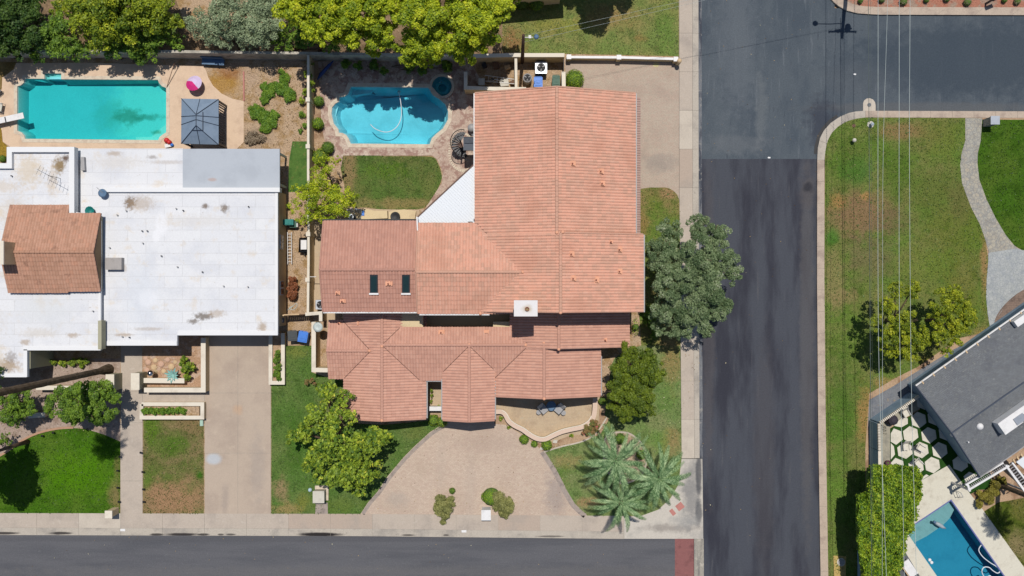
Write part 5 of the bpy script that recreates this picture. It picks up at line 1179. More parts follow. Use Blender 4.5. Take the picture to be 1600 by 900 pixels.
def chair(label, px, py, rz, fm, cm, cat='chair', group=None, w_=.6, recl=.35):
    t = thing('patio_chair', label, cat, tuple(Gp(px, py)), R(rz), group)
    MB().box(0, 0, .42, w_, .55, .07).build('seat', cm, t, local=True)
    m = MB().add([(-w_ / 2, .26, .42), (w_ / 2, .26, .42), (w_ / 2, .26 + recl, .95), (-w_ / 2, .26 + recl, .95), (-w_ / 2, .31, .40), (w_ / 2, .31, .40), (w_ / 2, .31 + recl, .93), (-w_ / 2, .31 + recl, .93)], [(0, 1, 2, 3), (7, 6, 5, 4), (0, 4, 5, 1), (1, 5, 6, 2), (2, 6, 7, 3), (3, 7, 4, 0)])
    m.build('backrest', cm, t, local=True)
    for s in (-1, 1):
        MB().tube([(s * w_ / 2, -.28, 0), (s * w_ / 2, -.26, .62), (s * w_ / 2, .28, .64), (s * w_ / 2, .3 + recl, .98)], .022, 5).build('side_frame', fm, t, local=True)
        MB().tube([(s * w_ / 2, .28, 0), (s * w_ / 2, .28, .64)], .02, 5).build('leg', fm, t, local=True)
    return t
chair('wire framed lounge chair at the left edge of the photo above the diving board', -1, 143, 130, M['dark'], M['steel'])
chair('white slatted patio chair just above the diving board', 3, 169, 80, M['white'], M['pebble'], w_=.7)
# ------------------------------------------------------------ walls and gates
def wall(label, pts, z, w_, mt, capm=None, caph=.05, capw=.06, name='garden_wall', posts=(), cat='wall', pw=.42, im=True, ph=.12):
    P_ = ip(pts, z) if im else gp(pts)
    t = thing(name, label, cat, (P_[0][0], P_[0][1], 0))
    MB().ribbon(P_, w_, -.1, z - (caph if capm else 0)).build('wall_body', mt, t)
    if capm: MB().ribbon(P_, w_ + capw, z - caph, z).build('cap', capm, t)
    for q in posts:
        v = W(*q, z) if im else Gp(*q)
        o = MB().box(v.x, v.y, (z + ph) / 2 - .05, pw, pw, z + ph).build('pilaster', mt, t); MB().box(v.x, v.y, z + ph, pw + .05, pw + .05, .05).build('pilaster_cap', capm or mt, o)
    return t
wall('long grey block wall along the north side of the west yards under the trees', [(-90, 79), (200, 79.5), (480, 83), (728, 87)], 1.8, .22, M['block'], None)
wall('white capped block wall dividing the west yard from the main yard', [(481.5, 86), (481.5, 262), (482, 400), (481, 488)], 1.8, .14, M['stucco_b'], M['stucco_w'], posts=[(481.5, 156), (481.5, 229), (482, 366), (481, 437)], pw=.3)
t = wall('L-shaped white capped wall around the narrow side court west of the main house', [(490, 503), (490, 578), (512, 578.5)], 1.8, .3, M['stucco_b'], M['stucco_w'])
wall('short white capped wall stub joining the dividing wall to the side court', [(477, 491), (501, 489), (501, 502)], 1.85, .22, M['stucco_b'], M['stucco_w'])
t = thing('yard_gate', 'tan timber gate closing the side passage between the two houses', 'gate', Gp(462, 492))
a, b = W(443, 493, 1.7), W(478, 491.5, 1.7)
for k in range(11):
    p = a.lerp(b, (k + .5) / 11); MB().box(p.x, p.y, .85, .155, .03, 1.66, .04).build('board', M['wood'], t)
c = (a + b) / 2; MB().box(c.x - .25, c.y + .04, 1.7, 1.3, .1, .14, .04).build('top_rail', M['tanwood'], t); MB().box(c.x, c.y - .05, .4, 1.8, .05, .1, .04).build('rail', M['wood'], t)
MB().box(a.x, a.y + .02, .9, .12, .12, 1.8).build('post', M['tanwood'], t)
t = thing('gate_bar', 'short white horizontal bar from the dividing wall to the main house wall', 'bar', Gp(489, 433)); a, b = W(483, 432.5, 1.7), W(494, 432.5, 1.7); MB().tube([a, b], .03, 5).build('bar', M['white'], t)
# equipment yard
cw = M['stucco_w']; bw = M['stucco_b']
wall('white capped north wall of the equipment yard behind the main house', [(729, 87.5), (803, 86), (882, 86)], 1.8, .26, bw, cw)
wall('white capped south wall of the equipment yard beside the spa', [(727.5, 112), (727.5, 137), (770, 138.5), (822, 139)], 1.7, .24, bw, cw)
wall('thin white wall dividing the equipment yard in two', [(806, 90), (806.5, 136)], 1.6, .16, bw, cw)
wall('white wall stub at the right end of the equipment yard beside the round bush', [(880.5, 112), (881, 139)], 1.75, .26, bw, cw)
t = thing('yard_gate', 'narrow dark gate at the top right corner of the equipment yard', 'gate', Gp(875, 104))
for k in range(9):
    p = W(881, 91, 1.5).lerp(W(881, 110, 1.5), (k + .5) / 9); MB().box(p.x, p.y, .78, .03, .1, 1.5).build('board', M['dark'], t)
wall('low white wall between the north driveway and the lawn, with three small piers', [(885, 89), (967, 89.5), (1059, 92)], .8, .14, bw, M['white'], posts=[(889, 89), (967, 89.5), (1056, 92.5)], pw=.34, ph=.04)
t = thing('driveway_light', 'round tan lantern on a short pier at the sidewalk end of the low white wall', 'lantern', Gp(1058, 101))
v = Gp(1058, 100); MB().box(v.x, v.y, .4, .28, .28, .8).build('pier', bw, t); MB().lathe([(.12, 0), (.2, .08), (.2, .22), (.05, .32)], v.x, v.y, .8, 12).build('globe', M['tanwood'], t, smooth=True)
def ac_unit(label, px, py, sz, rd=False, h=.95, group='air conditioning units around the main house'):
    v = W(px, py, h); t = thing('ac_unit', label, 'air conditioner', (v.x, v.y, 0), 0, group)
    if rd: MB().lathe([(sz / 2, 0), (sz / 2, h - .06), (sz * .42, h)], 0, 0, 0, 20).build('case', M['grey_g'], t, local=True)
    else:
        MB().box(0, 0, h / 2, sz, sz, h).build('case', M['steel'], t, local=True)
        m = MB()
        for k in range(7):
            for s in (-1, 1): m.box(0, s * (sz / 2 + .006), .12 + k * .11, sz * .86, .014, .03); m.box(s * (sz / 2 + .006), 0, .12 + k * .11, .014, sz * .86, .03)
        m.build('louvres', M['dark'], t, 'stuff', local=True)
    MB().lathe([(sz * .37, 0), (sz * .37, .012)], 0, 0, h, 24).build('fan_well', M['black'], t, local=True)
    for k in range(3):
        a = k * 2.094 + .6; m = MB(); ca, sa = math.cos(a), math.sin(a); r0, r1 = sz * .08, sz * .34
        pts = [(r0 * ca - .03 * sa, r0 * sa + .03 * ca), (r1 * ca - .05 * sz * sa, r1 * sa + .05 * sz * ca), (r1 * math.cos(a - .35), r1 * math.sin(a - .35)), (r0 * math.cos(a - .3), r0 * math.sin(a - .3))]
        m.prism(pts, h + .02, h + .035); m.build('fan_blade', M['grey_g'], t, local=True)
    m = MB()
    for k in range(1, 5):
        r_ = sz * .37 * k / 4; pts = [(r_ * math.cos(x * math.pi / 12), r_ * math.sin(x * math.pi / 12), h + .06) for x in range(25)]; m.tube(pts, .008, 4, cap=False)
    for k in range(4): a = k * math.pi / 4; m.tube([(-sz * .38 * math.cos(a), -sz * .38 * math.sin(a), h + .065), (sz * .38 * math.cos(a), sz * .38 * math.sin(a), h + .065)], .008, 4)
    m.build('fan_guard', M['dark'], t, 'stuff', local=True)
    return t
ac_unit('large square air conditioner with round fan grille in the right half of the equipment yard', 845.5, 105.5, .98)
ac_unit('round topped grey air conditioner beside the pole and the blue bin', 824, 121.5, .78, True)
ac_unit('small white air conditioner against the west side wall of the main house', 500.5, 476, .8, False, .8)
def bin_(label, px, py, mt, w_=.72, d_=.8, h=1.05, rz=0, group='wheeled bins', lidm=None):
    v = W(px, py, h); t = thing('wheeled_bin', label, 'bin', (v.x, v.y, 0), R(rz), group)
    b_ = .8; m = MB().add([(-w_ / 2 * b_, -d_ / 2 * b_, .06), (w_ / 2 * b_, -d_ / 2 * b_, .06), (w_ / 2 * b_, d_ / 2 * b_, .06), (-w_ / 2 * b_, d_ / 2 * b_, .06), (-w_ / 2 * .95, -d_ / 2 * .95, h - .08), (w_ / 2 * .95, -d_ / 2 * .95, h - .08), (w_ / 2 * .95, d_ / 2 * .95, h - .08), (-w_ / 2 * .95, d_ / 2 * .95, h - .08)],
        [(3, 2, 1, 0), (4, 5, 6, 7), (0, 1, 5, 4), (1, 2, 6, 5), (2, 3, 7, 6), (3, 0, 4, 7)]); m.build('body', mt, t, local=True)
    m = MB().box(0, 0, h - .05, w_, d_, .05); m.box(0, -.06, h + .0, w_ * .74, d_ * .62, .05); m.box(0, -.06, h + .04, w_ * .4, .12, .03); m.build('lid', lidm or mt, t, local=True)
    MB().tube([(-w_ * .4, d_ / 2 + .04, h - .03), (w_ * .4, d_ / 2 + .04, h - .03)], .025, 6).build('handle', mt, t, local=True)
    for s in (-1, 1): MB().tube([(s * w_ * .38, d_ * .36, .12), (s * w_ * .46, d_ * .36, .12)], .12, 12).build('wheel', M['black'], t, local=True)
    return t
bin_('blue wheeled bin in the equipment yard against the roof edge', 841, 128, M['blue_bin'], .74, .82)
bin_('dark green wheeled bin at the right end of the equipment yard', 869, 126, M['green_bin'], .66, .9)
bin_('charcoal wheeled bin on the grass below the side gate', 457, 525, M['black_bin'], .82, .86, rz=4)
bin_('blue wheeled bin on the grass below the side gate', 473, 526.5, M['blue_bin'], .8, .9, rz=-10)
bin_('teal lidded bin against the west house wall beside a green box', 449.5, 347, M['teal_bin'], .5, .95, rz=90)
t = thing('storage_box', 'green storage box beside the teal bin in the side passage', 'box', Gp(459, 350))
v = W(458, 350.5, .6); MB().box(v.x, v.y, .3, .56, .5, .58).build('body', M['green_bin'], t); MB().box(v.x, v.y, .6, .58, .54, .05).build('lid', M['green_bin'], t); v = W(464.5, 350, .5); MB().box(v.x, v.y, .3, .1, .52, .6).build('end_panel', M['white'], t)
# junk in the equipment yard
t = thing('bicycle', 'white bicycle leaning among stored things in the left half of the equipment yard', 'bicycle', Gp(775, 130))
def bike(t, cx, cy, rz, z0=0):
    c_, s_ = math.cos(rz), math.sin(rz); f = lambda x, y, z: (cx + x * c_ - y * s_, cy + x * s_ + y * c_, z0 + z)
    for sx in (-.52, .52):
        m = MB(); m.tube([f(sx + .33 * math.cos(a * math.pi / 10), .12 * math.sin(a * math.pi / 10), .34 + .33 * math.sin(a * math.pi / 10)) for a in range(21)], .022, 5, cap=False); w_ = m.build('wheel', M['black'], t)
        m = MB()
        for a in range(8): m.tube([f(sx, 0, .34), f(sx + .32 * math.cos(a * .785), .1 * math.sin(a * .785), .34 + .32 * math.sin(a * .785))], .005, 3)
        m.build('spokes', M['steel'], w_, 'stuff')
    for a, b in (((-.52, 0, .34), (-.15, .1, .85)), ((-.15, .1, .85), (.38, .1, .82)), ((.38, .1, .82), (0, 0, .3)), ((0, 0, .3), (-.15, .1, .85)), ((-.52, 0, .34), (0, 0, .3)), ((.36, .1, .9), (.52, 0, .34))): MB().tube([f(*a), f(*b)], .03, 6).build('frame_tube', M['white'], t)
    MB().tube([f(.36, -.2, .98), f(.36, .38, .98)], .02, 5).build('handlebar', M['dark'], t); MB().box(*f(-.17, .1, .92), .26, .13, .06, rz).build('saddle', M['black'], t)
v = Gp(773, 130); bike(t, v.x, v.y, -.12)
t = thing('folding_shelf', 'white metal rack lying beside the bicycle in the equipment yard', 'rack', Gp(760, 127))
v = Gp(765, 127)
for k in range(2): MB().tube([Gp(758 + k * 1, 120 + k * 9, .5), Gp(806, 127 + k * 7, .6)], .03, 5).build('rail', M['white'], t)
for k in range(6): MB().tube([Gp(764 + k * 7, 121.2 + k * .9, .52), Gp(763 + k * 7, 129.5 + k * .8, .52)], .02, 4).build('rung', M['white'], t)
for k, (px, py, a, b, h, mt, lb) in enumerate(((753, 131, .5, .55, .7, 'pebble', 'pale crate at the left end of the equipment yard'), (788, 131, .7, .6, .5, 'pebble', 'pale storage tub beside the dividing wall of the equipment yard'), (775, 103, .5, .6, .4, 'wood', 'brown box in the shade of the equipment yard wall, left one'), (793, 107, .45, .3, .4, 'tanwood', 'tan box in the shade of the equipment yard wall, right one'), (757, 104, .35, .35, .5, 'dark', 'dark small drum in the shade of the equipment yard wall'), (801, 131, .3, .3, .5, 'wood', 'rusty can beside the dividing wall foot in the equipment yard'))):
    v = Gp(px, py); t = thing('storage_box', lb, 'box', (v.x, v.y, 0)); MB().box(v.x, v.y, h / 2, a, b, h, .1 * k).build('body', M[mt], t); MB().box(v.x, v.y, h + .02, a + .04, b + .04, .04, .1 * k).build('lid', M[mt], t)
# ladder, wheelbarrow, dead bush, dish
t = thing('ladder', 'white ladder lying along the east wall of the white roofed house', 'ladder', Gp(453, 388))
for dx in (-3, 3): MB().tube([Gp(453.5 + dx, 363, .25), Gp(454 + dx, 413, .25)], .03, 5).build('rail', M['white'], t)
for k in range(10): MB().tube([Gp(450.6, 366 + k * 4.8, .25), Gp(456.6, 366 + k * 4.8, .25)], .022, 5).build('rung', M['white'], t)
t = thing('wheelbarrow', 'grey wheelbarrow with a white load leaning by the dividing wall', 'wheelbarrow', Gp(475, 385))
v = Gp(477, 383); MB().add([(v.x - .3, v.y - .45, .3), (v.x + .3, v.y - .45, .3), (v.x + .25, v.y + .45, .3), (v.x - .25, v.y + .45, .3), (v.x - .42, v.y - .65, .62), (v.x + .42, v.y - .65, .62), (v.x + .36, v.y + .6, .62), (v.x - .36, v.y + .6, .62)], [(0, 1, 2, 3), (0, 4, 5, 1), (1, 5, 6, 2), (2, 6, 7, 3), (3, 7, 4, 0), (5, 4, 0, 1), (6, 5, 1, 2), (7, 6, 2, 3), (4, 7, 3, 0)]).build('tray', M['dark'], t)
MB().box(v.x, v.y, .45, .5, .8, .2).build('load', M['white'], t); MB().tube([(v.x, v.y - .8, .18), (v.x + .08, v.y - .8, .18)], .18, 12).build('wheel', M['black'], t)
for s in (-1, 1): MB().tube([(v.x + s * .28, v.y - .6, .3), (v.x + s * .3, v.y + 1.1, .5)], .022, 5).build('handle', M['wood'], t)
shrub('reddish-brown dead bush against the east wall of the white roofed house', [(457, 436, 6, .9), (457, 448, 8, 1.1), (456, 460, 8, 1.0)], L['dead'], 'dead_bush', 'dead bush', dens=160)
t = thing('garden_hose', 'pale green garden hose lying in a loose bend in the side passage', 'hose', Gp(457, 480)); tubew('hose', t, [(444, 487), (450, 484), (456, 480), (463, 474), (464, 479), (458, 484), (452, 482), (457, 478)], .03, .03, M['galv'])
v = Gp(442, 500); t = thing('utility_meter', 'small blue-white utility box at the corner of the white roofed house by the gate', 'utility box', (v.x, v.y, 0)); MB().box(v.x + .22, v.y, 1.0, .2, .4, .6).build('case', M['bench_b'], t); MB().lathe([(.12, 0), (.1, .08), (.02, .1)], v.x + .24, v.y, 1.3, 10).build('dial', M['white'], t)
v = W(497, 511, 2.3); t = thing('satellite_dish', 'pale satellite dish on the white capped side court wall', 'satellite dish', (v.x, v.y, 0)); MB().lathe([(0, 0), (.2, .02), (.4, .1), (.41, .12), (.2, .05), (0, .03)], v.x, v.y, 2.25, 18, False).build('dish', M['galv'], t, smooth=True); MB().tube([(v.x, v.y, 1.8), (v.x, v.y, 2.3)], .03, 6).build('mast', M['grey_g'], t)
# planters and courtyard of the west house
wall('beige planter wall beside the right edge of the west driveway', [(425.3, 520), (425.3, 597), (444.5, 597), (444.5, 520)], .5, .26, bw, cw, im=False, name='planter_box', cat='planter')
sheet('planting_bed', [(426, 520), (444, 520), (444, 596), (426, 596)], .3, M['soil'], depth=.3)
shrub('dark green ragged plants growing in the planter along the west driveway', [(434, 553, 6, .9), (433, 563, 6, 1.), (435, 574, 7, 1.), (434, 585, 7, .9), (437, 592, 5, .7)], L['green'], 'planter_shrub', 'plants', dens=90)
wall('low beige planter box with clipped plants between walkway and driveway', [(221, 631.5), (316, 631.5), (316, 652.5), (221, 652.5), (221, 631.5)], .55, .26, bw, cw, im=True, name='planter_box', cat='planter')
sheet('planting_bed', [(223, 633), (314, 633), (314, 651), (223, 651)], .35, M['straw_soil'], depth=.3)
shrub('row of small green plants filling most of the low beige planter box', [(227 + k * 7.5, 642 - (k % 2), 6, .85) for k in range(9)], L['cover'], 'planter_shrub', 'plants', dens=110)
wall('beige courtyard wall around the planting court left of the west driveway', [(317.5, 528), (317.5, 609.5), (225, 609.5)], 1.0, .34, bw, cw, im=True)
wall('short beige inner planter wall in the west courtyard', [(222, 594.5), (288, 595)], .7, .36, bw, cw, im=True)
for px, py, lb in ((211.5, 596, 'thick beige gate pier to the right of the west garden walk'), (172, 598, 'thick beige gate pier to the left of the west garden walk')):
    v = W(px, py, 1.5); t = thing('gate_pier', lb, 'pier', (v.x, v.y, 0)); w_ = .66
    MB().box(v.x, v.y, .72, w_, 1.35, 1.44).build('pier_body', M['stucco_g'], t); MB().box(v.x, v.y, 1.5, w_ + .06, 1.41, .1).build('cap', cw, t)
wall('beige front garden wall partly hidden under the dark green tree', [(56, 606), (165, 606)], 1.0, .3, bw, cw, im=True)
wall('short beige wall between two dark trees in the west front garden', [(44, 650), (70, 648)], .6, .36, bw, cw, im=True)
sheet('planting_bed', [(222.5, 525), (316, 525), (316, 612), (222.5, 612)], .01, mat('rock_bed', C(190, 154, 124), layers=[(C(206, 178, 156), 1.8, .5, .62), (C(140, 106, 82), 3.5, .55, .75)], fine=.25, bump=(6, .9, .1)), depth=.1)
for k, (px, py, r_) in enumerate(((232, 566, 5), (243, 563, 4), (252, 569, 5), (241, 574, 5), (262, 562, 4), (268, 573, 5), (230, 578, 4), (256, 580, 4), (228, 560, 3.5), (274, 566, 3.5))):
    v = Gp(px, py); r = r_ * S; t = tag(MB().lathe([(r * .9, 0), (r, r * .25), (r * .6, r * .5), (.02, r * .55)], v.x, v.y, 0, 7 + k % 3).build('boulder', M['tanwood'] if k % 2 else mat('pinkish_rock', C(214, 176, 152)), None, smooth=False), ['pinkish boulder between the walk edge and the bed centre', 'tan boulder at the top middle of the rock bed', 'pinkish boulder in the very centre of the rock bed', 'tan boulder just above the silver ball', 'pinkish boulder under the eave edge right of centre', 'tan boulder just above the agave', 'pinkish boulder left of the silver ball', 'tan boulder between the silver ball and the agave', 'pinkish boulder in the top left corner of the rock bed', 'tan boulder closest to the courtyard plant'][k], 'rock', 'boulders in the west courtyard')
t = thing('silver_ball', 'shiny silver gazing ball on the planter wall of the west courtyard', 'gazing ball', Gp(238, 581)); v = W(236, 583, .9)
MB().lathe([(.26 * math.sin(a * math.pi / 10) + .001, -.26 * math.cos(a * math.pi / 10)) for a in range(11)], v.x, v.y, 1.0, 18).build('ball', plain('mirror_steel', C(220, 214, 220), .15, 1), t, smooth=True); MB().lathe([(.2, 0), (.1, .3), (.14, .76)], v.x, v.y, 0, 10).build('pedestal', bw, t)
# agave
t = thing('agave', 'pale blue-green agave rosette behind the inner planter wall of the west courtyard', 'agave', Gp(271, 584))
v = W(268.5, 586.5, .8); proto = None
for k in range(11):
    a = k * 2 * math.pi / 11; c_, s_ = math.cos(a), math.sin(a); l = .55 + .1 * (k % 3)
    m = MB(); f = lambda x, y, z: (v.x + x * c_ - y * s_, v.y + x * s_ + y * c_, .55 + z)
    m.add([f(0, -.06, 0), f(0, .06, 0), f(l * .5, .11, .2), f(l, 0, .22 + .05 * (k % 2)), f(l * .5, -.11, .2), f(l * .5, 0, .12)], [(0, 5, 4), (0, 1, 5), (1, 2, 5), (5, 2, 3), (4, 5, 3)]); m.build('leaf', mat('agave_leaf', C(150, 196, 186)) if k == 0 else bpy.data.materials['agave_leaf'], t)
MB().lathe([(.1, 0), (.12, .55)], v.x, v.y, 0, 8).build('stem', M['bark'], t)
shrub('yellow-green leafy plant in the corner of the west courtyard beside the driveway wall', [(290, 578, 7, 1.2), (296, 570, 6, 1.2), (293, 588, 6, 1.1), (284, 568, 5, .9), (288, 560, 5, .9), (302, 575, 5, 1)], L['mul'], 'courtyard_plant', 'plant', dens=110)
shrub('low yellow-green plants in the shade under the eave left of the front door walk', [(72, 566, 6, .6), (84, 566, 6, .6), (98, 568, 6, .6), (114, 566, 7, .6), (126, 565, 7, .7), (136, 564, 6, .6), (128, 572, 5, .5)], L['mul'], 'low_plants', 'plants', dens=90)
# path lights
for k, (px, py) in enumerate(((190, 712.5), (186.5, 734), (186.5, 760.5), (188.5, 782.5), (222.5, 706), (225.5, 736), (226.5, 763), (227, 782.5), (69, 680), (86, 675))):
    v = Gp(px, py); side = ['left edge of the garden walk', 'right edge of the garden walk', 'curved bed edge'][k // 4] + ', ' + ['nearest the house', 'second from the house', 'third from the house', 'nearest the street'][k % 4]
    t = thing('path_light', 'black path light on the ' + side, 'path light', (v.x, v.y, 0), 0, 'path lights in the west front garden')
    MB().tube([(0, 0, 0), (0, 0, .35)], .02, 6).build('stake', M['black'], t, local=True); MB().lathe([(.09, 0), (.1, .02), (.02, .09)], 0, 0, .34, 10).build('hood', M['black'], t, local=True)
# mailboxes, boxes
t = thing('mailbox', 'tall beige masonry mailbox pillar at the sidewalk end of the west lawn', 'mailbox', Gp(182, 797))
a, b = W(167.5, 804, 1.35), Gp(182, 797); MB().box(b.x - .02, b.y + .0, .62, .52, .5, 1.26).build('pillar', bw, t)
v = W(167.5, 804, 1.3); MB().box(b.x - .02, b.y, 1.31, .62, .62, .1).build('cap', cw, t); MB().box(b.x - .02, b.y - .27, .95, .28, .05, .22).build('door', M['dark'], t)
t = thing('mailbox', 'white square mailbox box by the small hedge at the street side of the main driveway', 'mailbox', Gp(760, 800))
v = W(759.5, 805, 1.2); MB().box(v.x, v.y, .58, .72, .8, 1.16).build('case', M['white'], t); MB().box(v.x, v.y, 1.19, .8, .88, .06).build('cap', M['white'], t); MB().box(v.x, v.y - .42, .9, .4, .03, .3).build('door', M['steel'], t)
t = thing('electrical_cabinet', 'beige electrical cabinet on its concrete pad in the main front lawn', 'utility cabinet', Gp(500, 770))
v = Gp(501, 772); MB().box(Gp(503, 770).x, Gp(503, 770).y, .05, 21 * S, 23 * S, .1).build('pad', M['coping'], t); MB().box(v.x + .04, v.y - .02, .5, .92, .95, .8).build('case', mat('cabinet', C(204, 190, 170), fine=.03), t); MB().box(v.x + .04, v.y - .02, .925, .98, 1.02, .05).build('lid', M['pebble'], t)
t = thing('water_meter_cover', 'small blue-white valve cap on the grass left of the electrical cabinet', 'valve cover', Gp(484, 766)); v = Gp(485, 765); MB().lathe([(.16, 0), (.18, .1), (.14, .24), (.02, .3)], v.x, v.y, 0, 10).build('cap', plain('pale_blue', C(190, 214, 224), .6), t, smooth=True)
t = thing('mailbox', 'grey stone mailbox pillar at the head of the curved flagstone path', 'mailbox', Gp(1540, 193))
v = Gp(1541.5, 192.5); MB().box(v.x, v.y, .6, .66, .62, 1.2).build('pillar', M['flag'], t); MB().box(v.x, v.y, 1.23, .76, .72, .08).build('cap', M['steel'], t); MB().box(v.x, v.y + .33, .9, .3, .05, .24).build('door', M['dark'], t)
t = thing('utility_hatch', 'pale green box at the top right corner of the worn west lawn', 'utility box', Gp(316, 661)); v = Gp(316, 660.5); MB().box(v.x, v.y, .1, .26, .5, .2).build('lid', plain('pale_green', C(178, 208, 190), .7), t); MB().box(v.x, v.y, .03, .32, .56, .06).build('rim', M['gutter'], t)
t = thing('valve_box', 'pale hydrant base with a dark cap on the east lawn below the manhole', 'valve', Gp(1360, 197)); v = Gp(1360, 194.5); MB().lathe([(.3, 0), (.3, .03), (.24, .05)], v.x, v.y, 0, 9).build('pad', M['pebble'], t); MB().lathe([(.12, 0), (.12, .4), (.15, .42), (.05, .5)], v.x - .02, v.y - .05, .04, 10).build('post', plain('pale_paint', C(180, 190, 200), .6), t)
t = thing('garden_light', 'small round white garden light on the east lawn near the kerb corner', 'garden light', Gp(1331, 221)); v = Gp(1331, 221); MB().tube([(v.x, v.y, 0), (v.x, v.y, .35)], .05, 8).build('stem', M['dark'], t); MB().lathe([(.05, 0), (.17, .08), (.17, .2), (.04, .28)], v.x + .02, v.y + .02, .33, 14).build('globe', M['pebble'], t, smooth=True)
t = thing('sprinkler_cover', 'small brown round irrigation cover on the east lawn near the kerb corner', 'irrigation cover', Gp(1334, 196.5)); v = Gp(1334, 196.5); MB().lathe([(.16, 0), (.16, .03), (.1, .035)], v.x, v.y, 0, 16).build('lid', M['wood'], t)
t = thing('water_meter', 'round grey meter lid in a bare sandy patch at the bottom of the east verge', 'meter lid', Gp(1314, 878)); v = Gp(1314, 878); MB().lathe([(.36, 0), (.36, .03), (.33, .035)], v.x, v.y, .02, 20).build('rim', M['pebble'], t); MB().lathe([(.27, 0), (.26, .02)], v.x, v.y, .055, 20).build('lid', M['grey_g'], t)
sheet('bare_patch', [(1302, 868), (1322, 869), (1321, 905), (1303, 905)], .018, mat('sand', C(196, 170, 104), layers=[(C(170, 146, 90), 2, .5, .7)]), depth=.1)
# front patio wall and furniture
PW = smooth_poly([(772, 643.5), (784, 643.5), (790, 648.5), (795, 658), (804, 665), (816, 671), (828, 679.5), (840, 685.5), (852, 686), (864, 680.5), (878, 674.5), (894, 670.5), (910, 667), (921, 660.5), (927, 652), (929.5, 640), (930, 622)], 3, False)
t = thing('patio_wall', 'low curving cream wall around the front patio of the main house', 'wall', tuple(Gp(850, 686)))
MB().ribbon(ip(PW, .62), .32, -.05, .56).build('wall_body', M['stucco_b'], t); MB().ribbon(ip(PW, .62), .4, .56, .62).build('cap', mat('wall_cap', C(226, 200, 180), fine=.05), t)
PW2 = smooth_poly([(784, 641), (791, 646), (797, 655.5), (806, 662.5), (818, 668.5), (830, 677), (841, 682.5), (851.5, 683), (863, 677.5), (877, 671.5), (893, 667.5), (908.5, 664), (919, 657.5), (924, 650)], 3, False)
MB().ribbon(ip(PW2, .66), .07, .6, .66).build('nosing', M['stucco_w'], t)
chair('metal armchair with pale cushion left of the patio table, turned right', 850, 639, 40, M['dark'], M['grey_g'], w_=.66)
chair('metal armchair with pale cushion right of the patio table, turned left', 871.5, 639, -40, M['dark'], M['grey_g'], w_=.66)
t = thing('patio_table', 'small blue-grey table between the two armchairs in the eave shade', 'table', Gp(861, 633)); v = Gp(861, 633); MB().lathe([(.42, 0), (.42, .04)], v.x, v.y, .5, 20).build('top', M['bench_b'], t)
for a in range(3): MB().tube([(v.x, v.y, .5), (v.x + .3 * math.cos(a * 2.09), v.y + .3 * math.sin(a * 2.09), 0)], .02, 5).build('leg', M['dark'], t)
for px, py, lb in ((841.5, 643, 'left one of two round footstools in front of the patio armchairs'), (880, 644, 'right one of two round footstools in front of the patio armchairs')):
    v = Gp(px, py); t = thing('footstool', lb, 'stool', (v.x, v.y, 0), 0, 'round stools on the front patio'); MB().lathe([(.2, 0), (.21, .04)], 0, 0, .38, 16).build('seat', M['grey_g'], t, local=True); MB().lathe([(.04, 0), (.04, .38)], 0, 0, 0, 8).build('stem', M['dark'], t, local=True)
for px, py, s_, lb in ((867, 689.5, .4, 'pale flat stone beside the round bush below the patio wall'), (846, 700.5, .35, 'small white stone at the driveway corner below the patio wall')):
    v = Gp(px, py); tag(MB().prism([(v.x - s_ * .5, v.y - s_ * .3), (v.x + s_ * .45, v.y - s_ * .35), (v.x + s_ * .55, v.y + s_ * .3), (v.x - s_ * .3, v.y + s_ * .35)], 0, .1).build('stepping_stone', M['pebble']), lb, 'stone')
# backyard furniture of the main house
t = thing('spiral_staircase', 'dark metal spiral staircase with fanned treads beside the upstairs balcony', 'staircase', Gp(721, 237))
ctr = Gp(723, 231)
for k in range(13):
    a = R(292) - k * R(18.5); z = .22 * (k + 1); r1 = .86
    p = lambda r_, aa: (ctr.x + r_ * math.cos(aa), ctr.y + r_ * math.sin(aa))
    MB().prism([p(.08, a - .2), p(r1, a - .16), p(r1, a + .16), p(.08, a + .2)], z - .04, z).build('tread', M['dark'], t)
MB().tube([(ctr.x, ctr.y, 0), (ctr.x, ctr.y, 3.9)], .06, 8).build('centre_post', M['black'], t)
m = MB(); hp = []
for k in range(26): a = R(296) - k * R(9.25); hp.append((ctr.x + .88 * math.cos(a), ctr.y + .88 * math.sin(a), .11 * k + 1.1))
m.tube(hp, .03, 5); m.build('handrail', M['black'], t)
m = MB()
for k in range(26): a = R(296) - k * R(9.25); m.tube([(ctr.x + .88 * math.cos(a), ctr.y + .88 * math.sin(a), .11 * k + 1.1), (ctr.x + .88 * math.cos(a), ctr.y + .88 * math.sin(a), .11 * k + .1)], .012, 4)
m.build('balusters', M['black'], t, 'stuff')
m = MB(); v = Gp(723, 238)
for k in range(32):
    a = R(60) + k * R(240) / 31; m.box(v.x + 1.15 * math.cos(a), v.y + 1.6 * math.sin(a), .05, .2, .13, .04, a)
m.build('paver_ring', M['coping'], t, 'stuff')
t = thing('grill', 'round grey covered grill against the west wall of the main house near the pool', 'grill', Gp(737, 200)); v = W(737, 199, .9); MB().lathe([(.05, 0), (.3, .1), (.36, .3), (.34, .4), (.1, .56)], v.x, v.y, .4, 16).build('lid', M['grey_g'], t, smooth=True)
for a in range(3): MB().tube([(v.x, v.y, .5), (v.x + .28 * math.cos(a * 2.09), v.y + .28 * math.sin(a * 2.09), 0)], .02, 5).build('leg', M['dark'], t)
MB().lathe([(.1, 0), (.1, .1)], Gp(739, 213).x, Gp(739, 213).y, .6, 10).build('side_tray', M['dark'], t)
wv = [(545, 330), (556, 326.5), (570, 325.5), (585, 329.5), (605, 329), (605.5, 341), (560, 343)]
